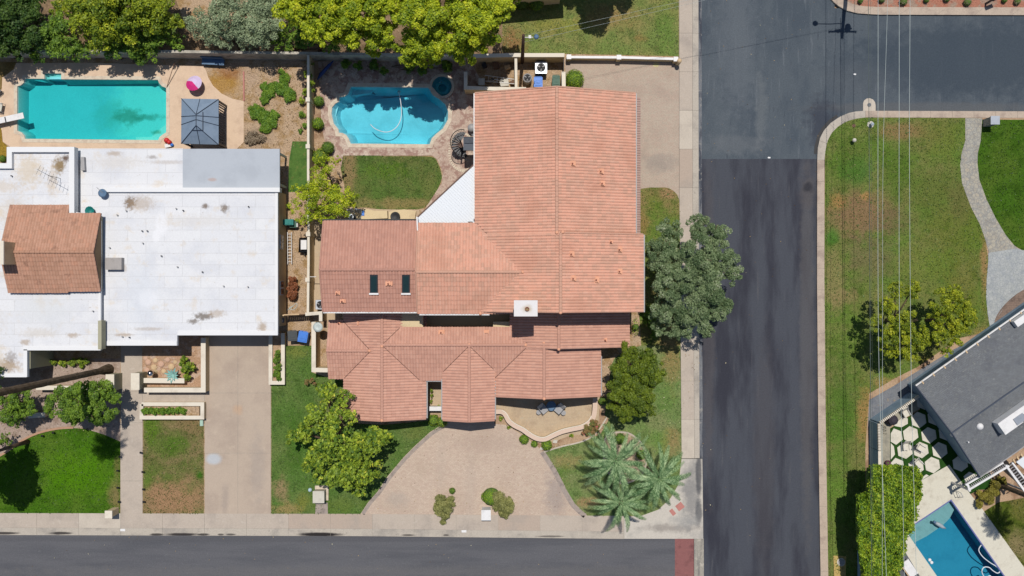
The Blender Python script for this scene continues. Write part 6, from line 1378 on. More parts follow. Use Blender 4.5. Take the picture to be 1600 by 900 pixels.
t = thing('masonry_bench', 'curved tan masonry counter with a small blue tray at the backyard lawn edge', 'counter', Gp(575, 336)); MB().prism(ip(wv, .55), 0, .55).build('counter', bw, t); v = W(567, 333, .57); MB().box(v.x, v.y, .6, .26, .42, .05).build('tray', M['blue_bin'], t)
wv = [(607.5, 331), (620, 328), (632, 327), (650, 330), (648, 342), (607.5, 342)]
t = thing('masonry_bench', 'curved tan masonry counter around the round black fire bowl', 'counter', Gp(630, 336)); MB().prism(ip(wv, .35), 0, .35).build('counter', bw, t)
t = thing('fire_bowl', 'round black bowl set into the tan counter at the north eave', 'fire bowl', Gp(618, 338)); v = W(617.5, 338.5, .55); MB().lathe([(.2, 0), (.38, .1), (.42, .18), (.36, .18), (.2, .1)], v.x, v.y, .36, 18).build('bowl', M['black'], t, smooth=True)
chair('grey metal chair in tree shade beside the tan counter', 552, 340, 20, M['galv'], M['steel']); chair('grey metal chair nearest the counter at the north eave', 560, 340, -15, M['galv'], M['steel'])
t = thing('folded_umbrella', 'long folded navy patio umbrella lying diagonally in the shade by the wall', 'umbrella', Gp(510, 112)); MB().tube([Gp(497, 126, .3), Gp(503, 118, .35), Gp(516, 104, .4), Gp(523, 97, .45)], [.04, .16, .14, .03], 7).build('canopy', M['navy'], t, smooth=True); MB().tube([Gp(496, 127, .3), Gp(524, 96, .46)], .02, 5).build('pole', M['steel'], t)
# east patio
def hexa(px, py, rot=R(8), r=12.9):
    return [(px + r * math.sin(rot + k * math.pi / 3), py + r * math.cos(rot + k * math.pi / 3)) for k in range(6)]
sheet('turf', [(1390, 670), (1437, 640), (1441, 612), (1455, 612), (1560, 765), (1530, 765), (1516, 772), (1483, 726), (1437, 752), (1390, 775)], .012, M['turf'], depth=.1)
par = structure('hexagon_paving')
clipL = 1391.5
for px, py in ((1408, 658), (1435, 656), (1461, 652), (1443.5, 627.5), (1398, 682), (1422.5, 678.5), (1451, 680), (1478.5, 676), (1413.5, 704), (1438.5, 703), (1468, 703.5), (1386, 705), (1400.5, 728), (1431, 729), (1456.5, 726.5), (1500, 724), (1517.5, 746), (1447, 750), (1372, 682)):
    hx = hexa(px, py)
    hx = [(max(x, clipL), y) for x, y in hx]
    if max(x for x, _ in hx) <= clipL + .5: continue
    if (px, py) == (1447, 750): hx = [(1440, 746), (1447, 741), (1451, 743), (1440, 749.5)]
    if (px, py) == (1408, 658): hx = [(1396, 664), (1412, 650), (1418, 654), (1418, 662), (1408, 667.5), (1398, 665.5)]
    if (px, py) == (1517.5, 746): hx = [(1505.5, 744), (1514, 737), (1526, 742), (1524, 748), (1512, 752), (1508, 754)]
    MB().prism(gp(hx), -.05, .05, bottom=False).build('hexagon_slab', M['hex'], par)
sheet('side_path', [(1371.5, 655), (1390.5, 655), (1390.5, 728), (1371.5, 728)], .028, M['strip_c'], depth=.1)
sheet('side_path', [(1372, 662), (1432, 620), (1437, 638), (1395, 664), (1372, 680)], .024, M['strip_c'], depth=.1)
def breeze(label, pts, z, n, gaps=True):
    P_ = [W(x, y, z) for x, y in pts]; a, b = P_; t = thing('garden_wall', label, 'wall', (a.x, a.y, 0))
    c = (a + b) / 2; d = b - a; rz = math.atan2(d.y, d.x)
    MB().box(c.x, c.y, (z - .22) / 2, d.length, .18, z - .22, rz).build('wall_body', M['blue_block'], t)
    MB().box(c.x, c.y, z - .21, d.length, .14, .02, rz).build('dark_joint', M['black'], t)  # thin black strip between the wall body and the pierced blocks
    for k in range(n):
        p = a.lerp(b, (k + .5) / n); MB().box(p.x, p.y, z - .1, d.length / n * .62, .2, .2, rz).build('breeze_block', M['stucco_w'], t)
    return t
breeze('diagonal blue-grey wall with pierced white top at the corner of the hexagon patio', [(1375, 661), (1437, 619)], 1.8, 26)
breeze('straight blue-grey wall with pierced white top beside the hexagon patio', [(1373.5, 662), (1374.5, 704)], 1.8, 17)
wall('plain lower stretch of the blue-grey boundary wall running south under the ficus hedge', [(1374.5, 705), (1375, 782), (1355, 784), (1356, 1100)], 1.79, .18, M['blue_block'], M['stucco_w'])
t = thing('covered_grill', 'dark covered grill in the corner of the hexagon patio', 'grill', Gp(1395, 656)); v = W(1397, 657, .9)
MB().lathe([(.5, 0), (.48, .5), (.42, .8), (.2, .95), (.02, .98)], v.x, v.y, 0, 9).build('cover', plain('grill_cover', C(58, 52, 62), .8), t)
MB().tube([(v.x - .4, v.y - .25, .55), (v.x + .4, v.y - .2, .55)], .03, 5).build('shelf_bar', M['dark'], t)
for i, (px, py, rz, lb) in enumerate(((1412, 697, 5, 'white folding chair standing on a hexagon slab, left of the umbrella base'), (1436, 699, 60, 'white lounge chair lying low on a hexagon slab near the patio centre'), (1432, 723, 45, 'white chair at the edge of the ficus hedge on the hexagon patio'), (1412, 645, 30, 'white chair on the narrow concrete strip behind the hexagon patio'))):
    chair(lb, px, py, rz, M['white'], M['hex'], w_=.5)
t = thing('bicycle_stand', 'small dark metal stand against the pierced wall', 'stand', Gp(1379, 670))
v = Gp(1379, 671)
for a in range(3): MB().tube([(v.x - .15 + .1 * a, v.y + .4 - .35 * a, .0), (v.x + .05 + .06 * a, v.y + .3 - .35 * a, .45), (v.x + .3, v.y + .1 - .2 * a, 0)], .02, 5).build('hoop', M['dark'], t)
t = thing('plant_pot', 'dark red pot on the concrete strip next to the ficus hedge', 'pot', Gp(1385, 722)); v = Gp(1385, 722); MB().lathe([(.16, 0), (.22, .3), (.24, .32), (.2, .3), (.02, .26)], v.x, v.y, .03, 14).build('pot', plain('dark_red', C(96, 54, 66), .7), t, smooth=True); MB().lathe([(.1, 0), (.02, .02)], v.x, v.y, .3, 8).build('plant', M['inner'], t)
t = thing('sun_lounger', 'white sun lounger with a tan edge at the bottom of the ficus hedge', 'sun lounger', Gp(1418, 886), R(-55))
MB().box(0, 0, .32, 1.5, .75, .1).build('mattress', M['white'], t, local=True); MB().box(.1, -.42, .26, 1.5, .08, .1).build('frame', M['tanwood'], t, local=True)
for sx in (-.6, .6):
    for sy in (-.3, .3): MB().box(sx, sy, .13, .06, .06, .26).build('leg', M['white'], t, local=True)
MB().box(-.55, 0, .42, .45, .65, .1).build('pillow', M['white'], t, local=True)
sheet('side_path', [(1395, 850), (1414, 862), (1440, 905), (1395, 905)], .026, plain('grey_paving', C(96, 100, 104), .9), depth=.1)
# ------------------------------------------------------------ poles and wires
def cross(t, z, x, y, half, n=4, mt=None):
    o = MB().box(x, y, z, half * 2, .12, .14).build('crossarm', mt or M['polewood'], t)
    for k in range(n): MB().lathe([(.05, 0), (.07, .06), (.04, .14), (.06, .2)], x - half + .06 + (2 * half - .12) * k / (n - 1), y, z + .07, 8).build('insulator', M['steel'], o)
def big_pole(px, py, label):
    v = Gp(px, py); t = thing('utility_pole', label, 'utility pole', (v.x, v.y, 0))
    MB().tube([(v.x, v.y, 0), (v.x, v.y, 10.8)], .2, 10, .12).build('pole', M['polewood'], t, smooth=True)
    cross(t, 9.25, v.x, v.y, 22 * S); MB().box(v.x + .05, v.y, 8.7, 1.5, .1, .12, .12).build('crossarm', M['polewood'], t)
    MB().tube([(v.x, v.y, 7.2), (v.x - 1.2, v.y, 7.35), (v.x - 2.2, v.y, 7.3)], .04, 6).build('lamp_arm', M['dark'], t); MB().lathe([(.1, 0), (.24, .05), (.2, .18), (.05, .22)], v.x - 2.4, v.y, 7.15, 10).build('lamp_head', M['dark'], t)
    MB().lathe([(.24, 0), (.26, .1), (.26, .8), (.1, .9)], v.x + .42, v.y - .1, 7.6, 12).build('transformer', M['grey_g'], t)
big_pole(1322, -10, 'tall utility pole with crossarm and lamp at the north kerb of the side street')
big_pole(1334, 1000, 'tall utility pole with crossarm south of the photo on the east verge')
v0, v1 = 58.5, 841.5
wires = [[(1372, 0), (1372, 460), (1376, 660), (1385, 900)], [(1387, 0), (1380, 240), (1379, 460), (1378.5, 900)], [(1405, 0), (1405, 440), (1408, 640), (1413, 900)], [(1422, 0), (1421, 240), (1424, 600), (1432, 900)]]
nm = ['leftmost', 'second from the left', 'third from the left', 'rightmost']
for i, wv in enumerate(wires):
    P_ = [W(x, y, 9.3) for x, y in wv]; e0 = P_[0] + (P_[0] - P_[1]).normalized() * 30; e1_ = P_[-1] + (P_[-1] - P_[-2]).normalized() * 20
    q = [(x, y) for x, y in smooth_poly([tuple(p[:2]) for p in [e0] + P_ + [e1_]], 6, False)]
    tag(MB().tube([(x, y, 9.3) for x, y in q], .016 if i != 1 else .012, 6).build('power_line', M['galv'], None, smooth=True), 'overhead power line, %s of the four pale lines over the east lawn' % nm[i], 'power line', 'overhead lines over the east lawn')
for k, (xa, xb, r_, z) in enumerate(((1356.5, 1362, .022, 5.0), (1360, 1364.5, .008, 5.1))):
    a, b = W(xa, -40, z), W(xb, 960, z); tag(MB().tube([a, b], r_, 6).build('cable', plain('cable', C(84, 96, 92), .6), None), ('thick lower grey cable' if k == 0 else 'thin lower grey cable') + ' running left of the four pale power lines', 'cable')
t = thing('utility_pole', 'dark wooden pole with a white lamp arm rising from the equipment yard', 'utility pole', Gp(816, 97))
v = Gp(816, 97); MB().tube([(v.x, v.y, 0), (v.x, v.y, 7.4)], .17, 10, .12).build('pole', M['polewood'], t, smooth=True)
MB().tube([(v.x + .1, v.y, 6.9), (v.x + .75, v.y - .02, 7.0)], .035, 6).build('lamp_arm', M['white'], t); MB().box(v.x + .5, v.y, 7.0, .2, .22, .14).build('bracket', M['white'], t); MB().lathe([(.12, 0), (.2, .06), (.18, .16), (.04, .2)], v.x + 1.0, v.y + .02, 6.92, 12).build('lamp_head', M['bench_b'], t, smooth=True)
top = Vector((v.x + .05, v.y, 7.35)); far = Gp(1322, -10, 8.4)
for k, (dz, dy) in enumerate(((0, 0), (-.5, -.35))):
    a = top + Vector((.02, dy, dz)); b = far + Vector((0, 0, dz * .6))
    pts = [a.lerp(b, f) - Vector((0, 0, 4 * .25 * f * (1 - f))) for f in [i / 12 for i in range(13)]]
    tag(MB().tube(pts, .007, 6).build('service_cable', M['galv'], None, smooth=True), ('upper' if k == 0 else 'lower') + ' pale service cable from the yard pole across the north lawn', 'cable', 'service cables over the north lawn')
t = thing('street_sign', 'mailbox post with a crossbar at the north kerb of the side street', 'mailbox', Gp(1537, 9)); v = Gp(1540, 6); MB().box(v.x, v.y, .55, .14, .14, 1.1).build('post', M['dark'], t); MB().box(v.x + .3, v.y + .1, 1.15, .7, .26, .3, .4).build('box', M['dark'], t)

# ------------------------------------------------------------ trees
LM = L['lime']
tree('very dark green tree in the far top left corner behind the long wall', 'tree', (20, 60), [(10, 15, 5, 42), (38, 45, 4.4, 34), (-10, 62, 4, 34), (50, 8, 4.5, 22), (30, 72, 3.2, 20)], L['dark'], group='trees behind the long north wall')
tree('mid green leafy tree spilling over the long wall left of the lime tree', 'tree', (80, 78), [(70, 66, 3.4, 20), (92, 48, 4, 24), (100, 76, 3.2, 22), (60, 86, 2.4, 13), (125, 80, 2.6, 17)], L['green'], group='trees behind the long north wall')
tree('bright lime tree with a dark underside above the teal pool', 'tree', (190, 90), [(140, 22, 6, 34), (185, 14, 6.5, 40), (235, 18, 6, 34), (165, 52, 5, 28), (205, 46, 5, 30)], L['limed'], group='trees behind the long north wall')
tree('dark green lower crown between the lime tree and the long wall', 'tree', (210, 95), [(180, 72, 3.4, 20), (215, 70, 3.4, 26), (248, 55, 4, 22), (232, 84, 2.6, 14), (275, 66, 3, 14)], L['green'], group='trees behind the long north wall')
tree('grey-green olive tree in the shade gap at the top, left of the lime row', 'tree', (375, 80), [(330, 42, 4.6, 28), (365, 24, 5.5, 34), (410, 36, 5, 36), (350, 60, 4, 20), (430, 10, 5, 24), (300, 40, 4, 14), (385, 60, 3.6, 20)], L['olive'], leaf=(.16, .09), dens=70, group='trees behind the long north wall')
tree('leftmost bright lime tree of the big row above the freeform pool', 'tree', (500, 80), [(465, 18, 6.6, 34), (505, 34, 6.4, 36), (475, -10, 7, 36), (530, 5, 7, 36), (530, 52, 5, 22)], LM, leaf=(.2, .12), dens=95, group='lime trees in the big row')
tree('second bright lime tree from the left in the big row', 'tree', (585, 90), [(570, 22, 7, 38), (600, -5, 7.4, 36), (555, 48, 6, 28), (600, 56, 5.6, 30), (585, 78, 4.2, 16)], LM, leaf=(.2, .12), dens=95, group='lime trees in the big row')
tree('third bright lime tree in the big row, hanging over the wall by the pool', 'tree', (665, 100), [(655, 22, 7.4, 42), (690, -8, 7.4, 40), (660, 68, 6, 34), (640, 82, 5, 24), (700, 60, 6, 34), (672, 92, 4.2, 18)], LM, leaf=(.2, .12), dens=95, group='lime trees in the big row')
tree('rightmost bright lime tree of the big row beside the yard pole', 'tree', (755, 80), [(735, 30, 7, 40), (770, 14, 6.8, 34), (720, 78, 5.4, 26), (760, 58, 5.6, 28), (790, -6, 6.4, 26), (742, 62, 5, 24)], LM, leaf=(.2, .12), dens=95, group='lime trees in the big row')
tree('dark understory tree between the olive tree and the lime row, behind the wall', 'tree', (455, 85), [(440, 62, 3.2, 16), (462, 60, 3.4, 18), (545, 66, 3.2, 18), (520, 72, 2.8, 14), (480, 50, 4, 22)], L['green'], group='trees behind the long north wall')
tree('tall bushes in the far back row at the top edge above the teal pool', 'tree', (110, 0), [(120, 2, 4.5, 22), (150, -6, 5, 26), (255, -8, 5, 26), (205, -12, 6, 34), (95, 18, 3.2, 16), (260, 40, 4.5, 22), (170, 38, 5.4, 30)], L['limed'], group='trees behind the long north wall')
# shade-casting trees and house just north of the photo
tree('broad tree north of the photo whose shadow lies on the north lawn', 'tree', (953, -20), [(953, -98, 7, 56), (925, -105, 7, 34), (985, -108, 6.5, 34), (953, -140, 6.5, 40)], L['green'], leaf=(.26, .15), dens=70)
q = Gp(830, -60); t = thing('north_house', 'neighbouring house just north of the photo that shades the lawn corner', 'house', (q.x, q.y, 0))
MB().prism(gp([(780, -120), (868, -120), (874, 6), (778, 14)]), 0, 3.0, bottom=False).build('wall', M['stucco_b'], t); MB().prism(gp([(770, -126), (876, -126), (882, 8), (770, 19)]), 3.0, 3.25, bottom=True).build('roof', M['gray_deck'], t)
bush('dark rounded bush at the top edge of the north lawn, left one', 815, 0, 13, 1.4, L['dark']); bush('small dark rounded bush at the top edge of the north lawn, right one', 838, 4, 11, 1.2, L['green'])
tree('round tree west of the photo whose shadow lies on the lush west lawn', 'tree', (44, 690), [(-68, 727, 8.5, 46), (-66, 700, 8, 34), (-66, 752, 8, 34), (-90, 725, 8.5, 44)], L['dark'], dens=80)
tree('lime-leaved tree leaning over the dividing wall at the corner of the backyard lawn', 'tree', (528, 285), [(505, 262, 3.6, 20), (500, 300, 4.4, 30), (530, 318, 4.2, 28), (478, 302, 3.6, 18), (548, 308, 3.2, 17), (490, 332, 3.4, 20), (460, 322, 3, 15), (512, 335, 3.2, 20), (470, 342, 3, 13), (518, 346, 3, 12), (497, 250, 2.6, 12), (525, 250, 2.6, 9), (468, 296, 3, 13)], LM, leaf=(.15, .08), dens=75, trunk=.12)
tree('large broad-leaved yellow-green tree in the main front lawn left of the driveway', 'tree', (530, 690), [(515, 610, 4.2, 22), (540, 620, 4.2, 18), (500, 650, 4.6, 28), (535, 650, 5, 24), (475, 675, 4, 24), (520, 690, 5.4, 32), (560, 700, 5, 34), (590, 685, 4.2, 24), (500, 715, 4.8, 26), (540, 735, 4.8, 32), (575, 735, 4.2, 26), (480, 730, 3.6, 14), (560, 765, 3.2, 14), (455, 685, 3.4, 12), (522, 740, 4, 22), (497, 745, 3.6, 14)], L['mul'], leaf=(.25, .17), dens=36, trunk=.2, hollow=.6, cl=(.12, .25), ncl=66)
tree('grey-green airy tree overhanging the sidewalk east of the main house', 'tree', (1050, 470), [(1045, 365, 5, 26), (1093, 355, 5, 26), (1118, 370, 4.6, 26), (1035, 400, 5.6, 31), (1083, 400, 6, 37), (1123, 405, 5, 31), (1050, 440, 6, 37), (1103, 445, 5.6, 37), (1140, 428, 4.4, 22), (1035, 478, 5, 29), (1083, 485, 5, 35), (1120, 480, 4.4, 29), (1060, 515, 4, 24), (1030, 510, 3.6, 18), (1103, 515, 3.6, 15)], mix_olive := leafmat('leaf_grey_green', (.07, .12, .045, 1), (.26, .33, .16, 1), (.46, .50, .34, 1)), leaf=(.16, .075), dens=130, trunk=.2)
tree('dense dark olive-green tree at the east corner of the front patio', 'tree', (975, 590), [(985, 552, 3.2, 20), (1012, 558, 3.2, 20), (975, 580, 3.8, 26), (1010, 588, 3.8, 30), (965, 612, 3.6, 24), (1000, 618, 3.8, 28), (985, 642, 3.2, 22), (1030, 580, 3, 16), (1012, 642, 2.8, 14), (960, 636, 2.8, 14)], L['deep'], leaf=(.16, .09), dens=150, cl=(.16, .3), hollow=.4)
tree('left one of two tangled yellow-green trees on the east lawn', 'tree', (1385, 500), [(1395, 455, 4.6, 18), (1425, 452, 4.2, 18), (1385, 480, 4.6, 20), (1412, 505, 5, 26), (1388, 520, 4.6, 22), (1420, 535, 4.6, 24), (1440, 525, 4.4, 20), (1398, 545, 4, 18), (1425, 556, 3.6, 14), (1368, 500, 4, 12), (1376, 540, 3.6, 10)], mixt := leafmat('leaf_tangled', (.07, .12, .008, 1), (.38, .42, .02, 1), (.56, .54, .04, 1)), leaf=(.17, .09), dens=110, trunk=.14)
tree('right one of two tangled yellow-green trees on the east lawn', 'tree', (1448, 500), [(1480, 460, 4.2, 20), (1498, 475, 4, 22), (1470, 490, 4.6, 24), (1500, 500, 4.2, 24), (1460, 520, 4.6, 22), (1490, 525, 4, 18), (1512, 488, 3.6, 14), (1475, 545, 3.4, 14), (1495, 450, 3.6, 10), (1522, 500, 3.2, 9)], mixt, leaf=(.17, .09), dens=110, trunk=.14)
tree('dark green spreading tree in front of the white roofed house left of its walk', 'tree', (140, 625), [(95, 620, 2.8, 23), (125, 612, 3.4, 27), (155, 612, 3.2, 26), (176, 618, 2.8, 18), (110, 643, 2.8, 25), (140, 638, 3.2, 28), (165, 643, 2.8, 24), (84, 636, 2.4, 17), (120, 652, 2.2, 18), (150, 655, 2.2, 14)], L['green'], leaf=(.15, .09), dens=130)
tree('dark green tree at the left edge of the photo beside the white roof', 'tree', (40, 628), [(10, 618, 3, 20), (32, 622, 3.2, 22), (20, 642, 2.8, 24), (42, 640, 2.6, 18), (-5, 640, 2.8, 22), (30, 652, 2.2, 16)], L['green'], leaf=(.15, .09), dens=130)
tree('small shrub-like tree at the left edge below the planting bed', 'shrub', (12, 685), [(10, 680, 1.4, 10), (-4, 690, 1.4, 14), (14, 690, 1, 7)], L['green'], leaf=(.14, .08), dens=90, trunk=.06)
tree('leafy dark branch tip over the white roof corner at the left edge', 'tree', (-10, 600), [(2, 580, 3.8, 12), (-14, 590, 4, 20)], L['dark'], leaf=(.15, .09), dens=80, trunk=.08)
# ficus hedge
t = thing('ficus_hedge', 'tall clipped ficus hedge along the boundary wall beside the diagonal pool', 'hedge', tuple(Gp(1368, 830)))
hz = 4.3
outl = [(1361, 729), (1393, 727), (1436, 731), (1442, 760), (1437, 790), (1426, 830), (1416, 850), (1406, 905), (1402, 1000), (1352, 1000), (1350, 900), (1343, 850), (1341, 800), (1343, 775), (1359, 770)]
P_ = [W(x, y, hz) for x, y in outl]
xs = [p.x for p in P_]; ys_ = [p.y for p in P_]
n = 75000; pts = RNG.uniform([min(xs), min(ys_)], [max(xs), max(ys_)], (n, 2))
def inside(pt, poly):
    x, y = pt[:, 0], pt[:, 1]; r = np.zeros(len(pt), bool); k = len(poly)
    for i in range(k):
        x0, y0 = poly[i][:2]; x1, y1 = poly[(i + 1) % k][:2]
        c = ((y0 > y) != (y1 > y)) & (x < (x1 - x0) * (y - y0) / (y1 - y0 + 1e-12) + x0); r ^= c
    return r
pts = pts[inside(pts, P_)]
lump = lambda x, y: .34 * np.sin(x * 3.1 + 1.3 * np.sin(y * 2.3)) * np.cos(y * 3.7 + 1.1 * np.sin(x * 1.9)) + .14 * np.sin(x * 8 + y * 5) * np.cos(y * 9 - x * 3)
z = hz + lump(pts[:, 0], pts[:, 1]) - RNG.uniform(0, .45, len(pts)) ** 1.3
top = np.column_stack([pts, z]); ntop = unit(np.array([0, 0, 1]) * .8 + RNG.normal(size=top.shape) * .55)
side, ns = [], []
for i in range(len(P_)):
    a, b = P_[i], P_[(i + 1) % len(P_)]; l = (b - a).length; k = int(l * 2.2 * 60); f = RNG.uniform(0, 1, k); d = (b - a).normalized(); o = np.array([-d.y, d.x, 0])
    q = np.array(a[:])[None] * (1 - f)[:, None] + np.array(b[:])[None] * f[:, None]; q[:, 2] = RNG.uniform(hz - 1.0, hz, k)
    wob = .12 * np.sin(f * l * 4 + q[:, 2] * 3) + RNG.uniform(-.3, .08, k) - (hz - q[:, 2]) * .35; sg = 1
    q += o[None] * wob[:, None] * sg; side.append(q); ns.append(unit(o[None] * sg * .8 + RNG.normal(size=q.shape) * .5))
PP = np.concatenate([top] + side); NN = np.concatenate([ntop] + ns); TT = unit(np.cross(NN, RNG.normal(size=NN.shape)))
tt = np.clip(.45 + .15 * np.sin(PP[:, 0] * 2.1 + PP[:, 1]) * np.sin(PP[:, 1] * 1.4) + RNG.uniform(-.5, .5, len(PP)), 0, 1) * .95
leaves_mesh('crown', PP, NN, TT, RNG.uniform(.7, 1.3, len(PP)) * .19, RNG.uniform(.7, 1.3, len(PP)) * .1, tt, L['ficus'], t)
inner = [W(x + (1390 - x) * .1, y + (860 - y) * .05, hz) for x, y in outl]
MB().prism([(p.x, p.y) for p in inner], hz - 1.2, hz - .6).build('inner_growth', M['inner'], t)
for k in range(7): v = Gp(1364 + (k % 2) * 14, 745 + k * 30); MB().tube([(v.x, v.y, 0), (v.x, v.y, 3.0)], .07, 6).build('stem', M['bark'], t)
# ------------------------------------------------------------ palms
def frond_mesh(L_=3.0, droop=.9, n=24, wl=.5, rise=.5):
    m = MB(); P_ = []
    for i in range(n + 1):
        f = i / n; P_.append(Vector((L_ * (f - .12 * f * f), 0, rise * L_ * f - droop * L_ * f * f)))
    m.tube(P_, .03, 4, .008)
    for i in range(2, n):
        f = i / n; p = P_[i]; d = (P_[i + 1] - P_[i - 1]).normalized(); l = wl * (math.sin(math.pi * min(1, f * .88 + .08)) ** .5) * random.uniform(.9, 1.06)
        for s in (-1, 1):
            a = Vector((d.x * .62, s * .72, d.z * .62 + random.uniform(-.2, -.1) - .12)).normalized(); w2 = d * .04
            e = p + a * l; mid = p + a * l * .5 + Vector((0, 0, .05))
            m.add([p - w2, p + w2, mid + w2 * 1.1, e, mid - w2 * 1.1], [(0, 1, 2, 4), (4, 2, 3)])
    return m
FR = []
def palm(label, px, py, zt, base, nf=24, Lf=2.9, seed=0, group='feather palms in the corner bed', th_r=.2, shadow=True):
    random.seed(seed); c = W(px, py, zt); b = Gp(*base)
    t = thing('palm_tree', label, 'palm tree', (b.x, b.y, 0), 0, group)
    prof = [b, b.lerp(Vector((c.x, c.y, zt)), .5) + Vector((.05, 0, 0)), Vector((c.x, c.y, zt - .1))]
    m = MB(); k_ = 14; P_ = [b.lerp(Vector((c.x, c.y, zt - .1)), i / k_) for i in range(k_ + 1)]
    m.tube(P_, [th_r * (1.25 if i < 2 else 1) * (1.06 if i % 2 else .96) for i in range(k_ + 1)], 10); m.build('trunk', M['palmbark'], t)
    if not FR:
        for k, (dr, rs) in enumerate(((.55, .34), (.85, .55), (1.05, .85), (.75, .2), (.7, .5))):
            me = frond_mesh(3.0, dr, 26, .43, rs); o = me.build('frond', L['frond'], None); at_ = o.data.attributes.new('tint', 'FLOAT', 'FACE'); at_.data.foreach_set('value', np.clip(RNG.uniform(.15, .75, len(o.data.polygons)) + (k - 2) * .07, 0, 1).astype(np.float32)); FR.append(o.data); bpy.data.objects.remove(o)
    for i in range(nf):
        me = FR[(0, 1, 3, 1, 2, 4)[i % 6]]
        o = bpy.data.objects.new('frond', me); COL.objects.link(o); o.parent = t
        o.location = (c.x - b.x, c.y - b.y, zt); a = i * 2.39996 + random.uniform(-.2, .2); sc = Lf / 3.0 * random.uniform(.78, 1.12)
        o.rotation_euler = (random.uniform(-.25, .25), random.uniform(-.12, .12), a); o.scale = (sc, sc * random.uniform(.8, 1.05), sc); ORG[o.name] = Vector((0, 0, 0))
    return t
palm('upper left palm of the three feather palms at the street corner', 962, 720, 4.3, (955, 707), 21, 3.35, 3)
palm('right palm of the three feather palms, reaching over the corner ramp', 1030, 749, 4.2, (1014, 731), 20, 3.2, 5)
palm('lower palm of the three feather palms, its tips over the sidewalk', 970, 785, 3.6, (962, 767), 19, 3.0, 9)
def tall_palm(label, base, zt, top, seed, nf=22, L2=1.7, r=.2):
    b = Gp(*base); t = palm(label, 800, 450, 1, base, 0, 1, seed, None)
    for ch in list(t.children): bpy.data.objects.remove(ch)
    e = Gp(*top, zt); m = MB(); P_ = [b.lerp(e, i / 24) for i in range(25)]
    m.tube(P_, [r * (1.9 if i == 0 else 1.45 if i == 1 else 1.1 if i == 2 else 1) * (1.04 if i % 2 else .97) for i in range(25)], 10, cap=True); m.build('trunk', M['palmbark'], t, smooth=False)
    for i in range(nf):
        o = bpy.data.objects.new('frond', FR[i % 5]); COL.objects.link(o); o.parent = t; o.location = (e.x - b.x, e.y - b.y, zt); o.rotation_euler = (random.uniform(-.2, .2), random.uniform(-.3, .3), i * 2.4); s_ = L2 / 3; o.scale = (s_, s_ * 1.5, s_)
    return t
tall_palm('very tall palm whose bare leaning trunk crosses the west front garden', (170, 577), 19.2, (180, 577), 21, 26, 1.75, .26)
tall_palm('tall palm with a bare trunk at the right edge south of the white trellis', (1560, 757), 9.8, (1562, 757), 23, 24, 1.6, .2)
for o in bpy.data.objects:
    if o.name.startswith('palm_tree') and 'group' in o and o['group'] is None: del o['group']
mixsh = leafmat('leaf_airy', (.12, .13, .04, 1), (.36, .36, .12, 1), (.5, .46, .2, 1))
# ------------------------------------------------------------ shrubs
bush('big round clipped bush at the corner of the equipment yard on the north driveway', 897.5, 124, 13.5, 1.3)
bush('left of two round bushes by the garage corner of the main house', 677.5, 656.5, 8, .9); bush('right, brighter of two round bushes by the garage corner of the main house', 691, 659.5, 7.5, .9, L['mul'])
bush('round yellow-green bush, leftmost of three below the curving patio wall', 819, 686.5, 6.8, .7); bush('smallest round bush, middle of three below the curving patio wall', 834.8, 693.5, 4.8, .5); bush('largest round bush, rightmost of three below the curving patio wall', 854.3, 695.5, 7.6, .8)
bush('round clipped bush in the palm bed, the upper left one', 969.5, 685.5, 8, .8, L['cover']); bush('round clipped bush in the palm bed, the right one', 1001.5, 710, 7, .8)
bush('small round bush at the foot of the dividing wall, the uppermost', 498, 158, 7.5, .9, L['green']); bush('squarish clipped bush at the dividing wall below the small round one', 496.5, 193, 8.5, 1.0); bush('round bush at the corner of the backyard path', 512, 231, 9, 1.0, L['green']); bush('round yellow-green bush under the edge of the lime tree', 500, 245, 12, 1.0, L['mul'])
bush('low clipped hedge block in the shade east of the main house', 993, 511, 5, .9, L['box'], 'hedge_block', 'hedge', ry=14)
bush('small hedge strip at the right end of the front patio under the tree', 942, 627, 7, .7, L['mul'], 'hedge_block', 'hedge', ry=4)
bush('square clipped hedge beside the airy shrub at the white mailbox', 768, 776, 14.5, .8, L['box'], 'hedge_block', 'hedge', ry=12)
shrub('airy olive shrub behind the white mailbox at the street side', [(780, 776, 11, 1.2), (786, 786, 13, 1.2), (792, 794, 10, 1.1), (787, 801, 9, .9), (778, 790, 9, 1), (794, 784, 8, 1)], mixsh, dens=110, leaf=(.1, .055), ncl=22)
shrub('airy olive shrub spilling over the sidewalk left of the white mailbox', [(691, 782, 11, 1.2), (697, 790, 12, 1.3), (687, 795, 10, 1.1), (694, 804, 9, 1), (703, 784, 9, 1), (692, 815, 5, .7)], mixsh, dens=110, leaf=(.1, .055), ncl=22)
bush('tiny round tuft above the airy shrub on the driveway', 706.5, 767, 4.5, .5, L['green'])
shrub('pink flowering shrub at the right end of the curving patio wall', [(921, 667, 8, .9), (928, 660, 7, .9), (932, 668, 6, .8), (916, 674, 7, .8), (925, 675, 5, .7)], L['pink'], 'flowering_shrub', dens=120, leaf=(.1, .08))
shrub('small pale tuft at the left end of the curving patio wall', [(783, 653.5, 4, .4), (795, 668, 3, .3)], L['mul'], dens=90, leaf=(.08, .05))
shrub('tiny yellow-green tuft between the patio wall and the bed border', [(893, 680, 3.4, .3)], L['mul'], dens=90, leaf=(.08, .05))
shrub('pink-tinged low shrub at the top left of the broad-leaved tree', [(480, 597, 5, .8), (487, 594, 4, .7), (492, 600, 3, .6)], L['pink'], dens=90)
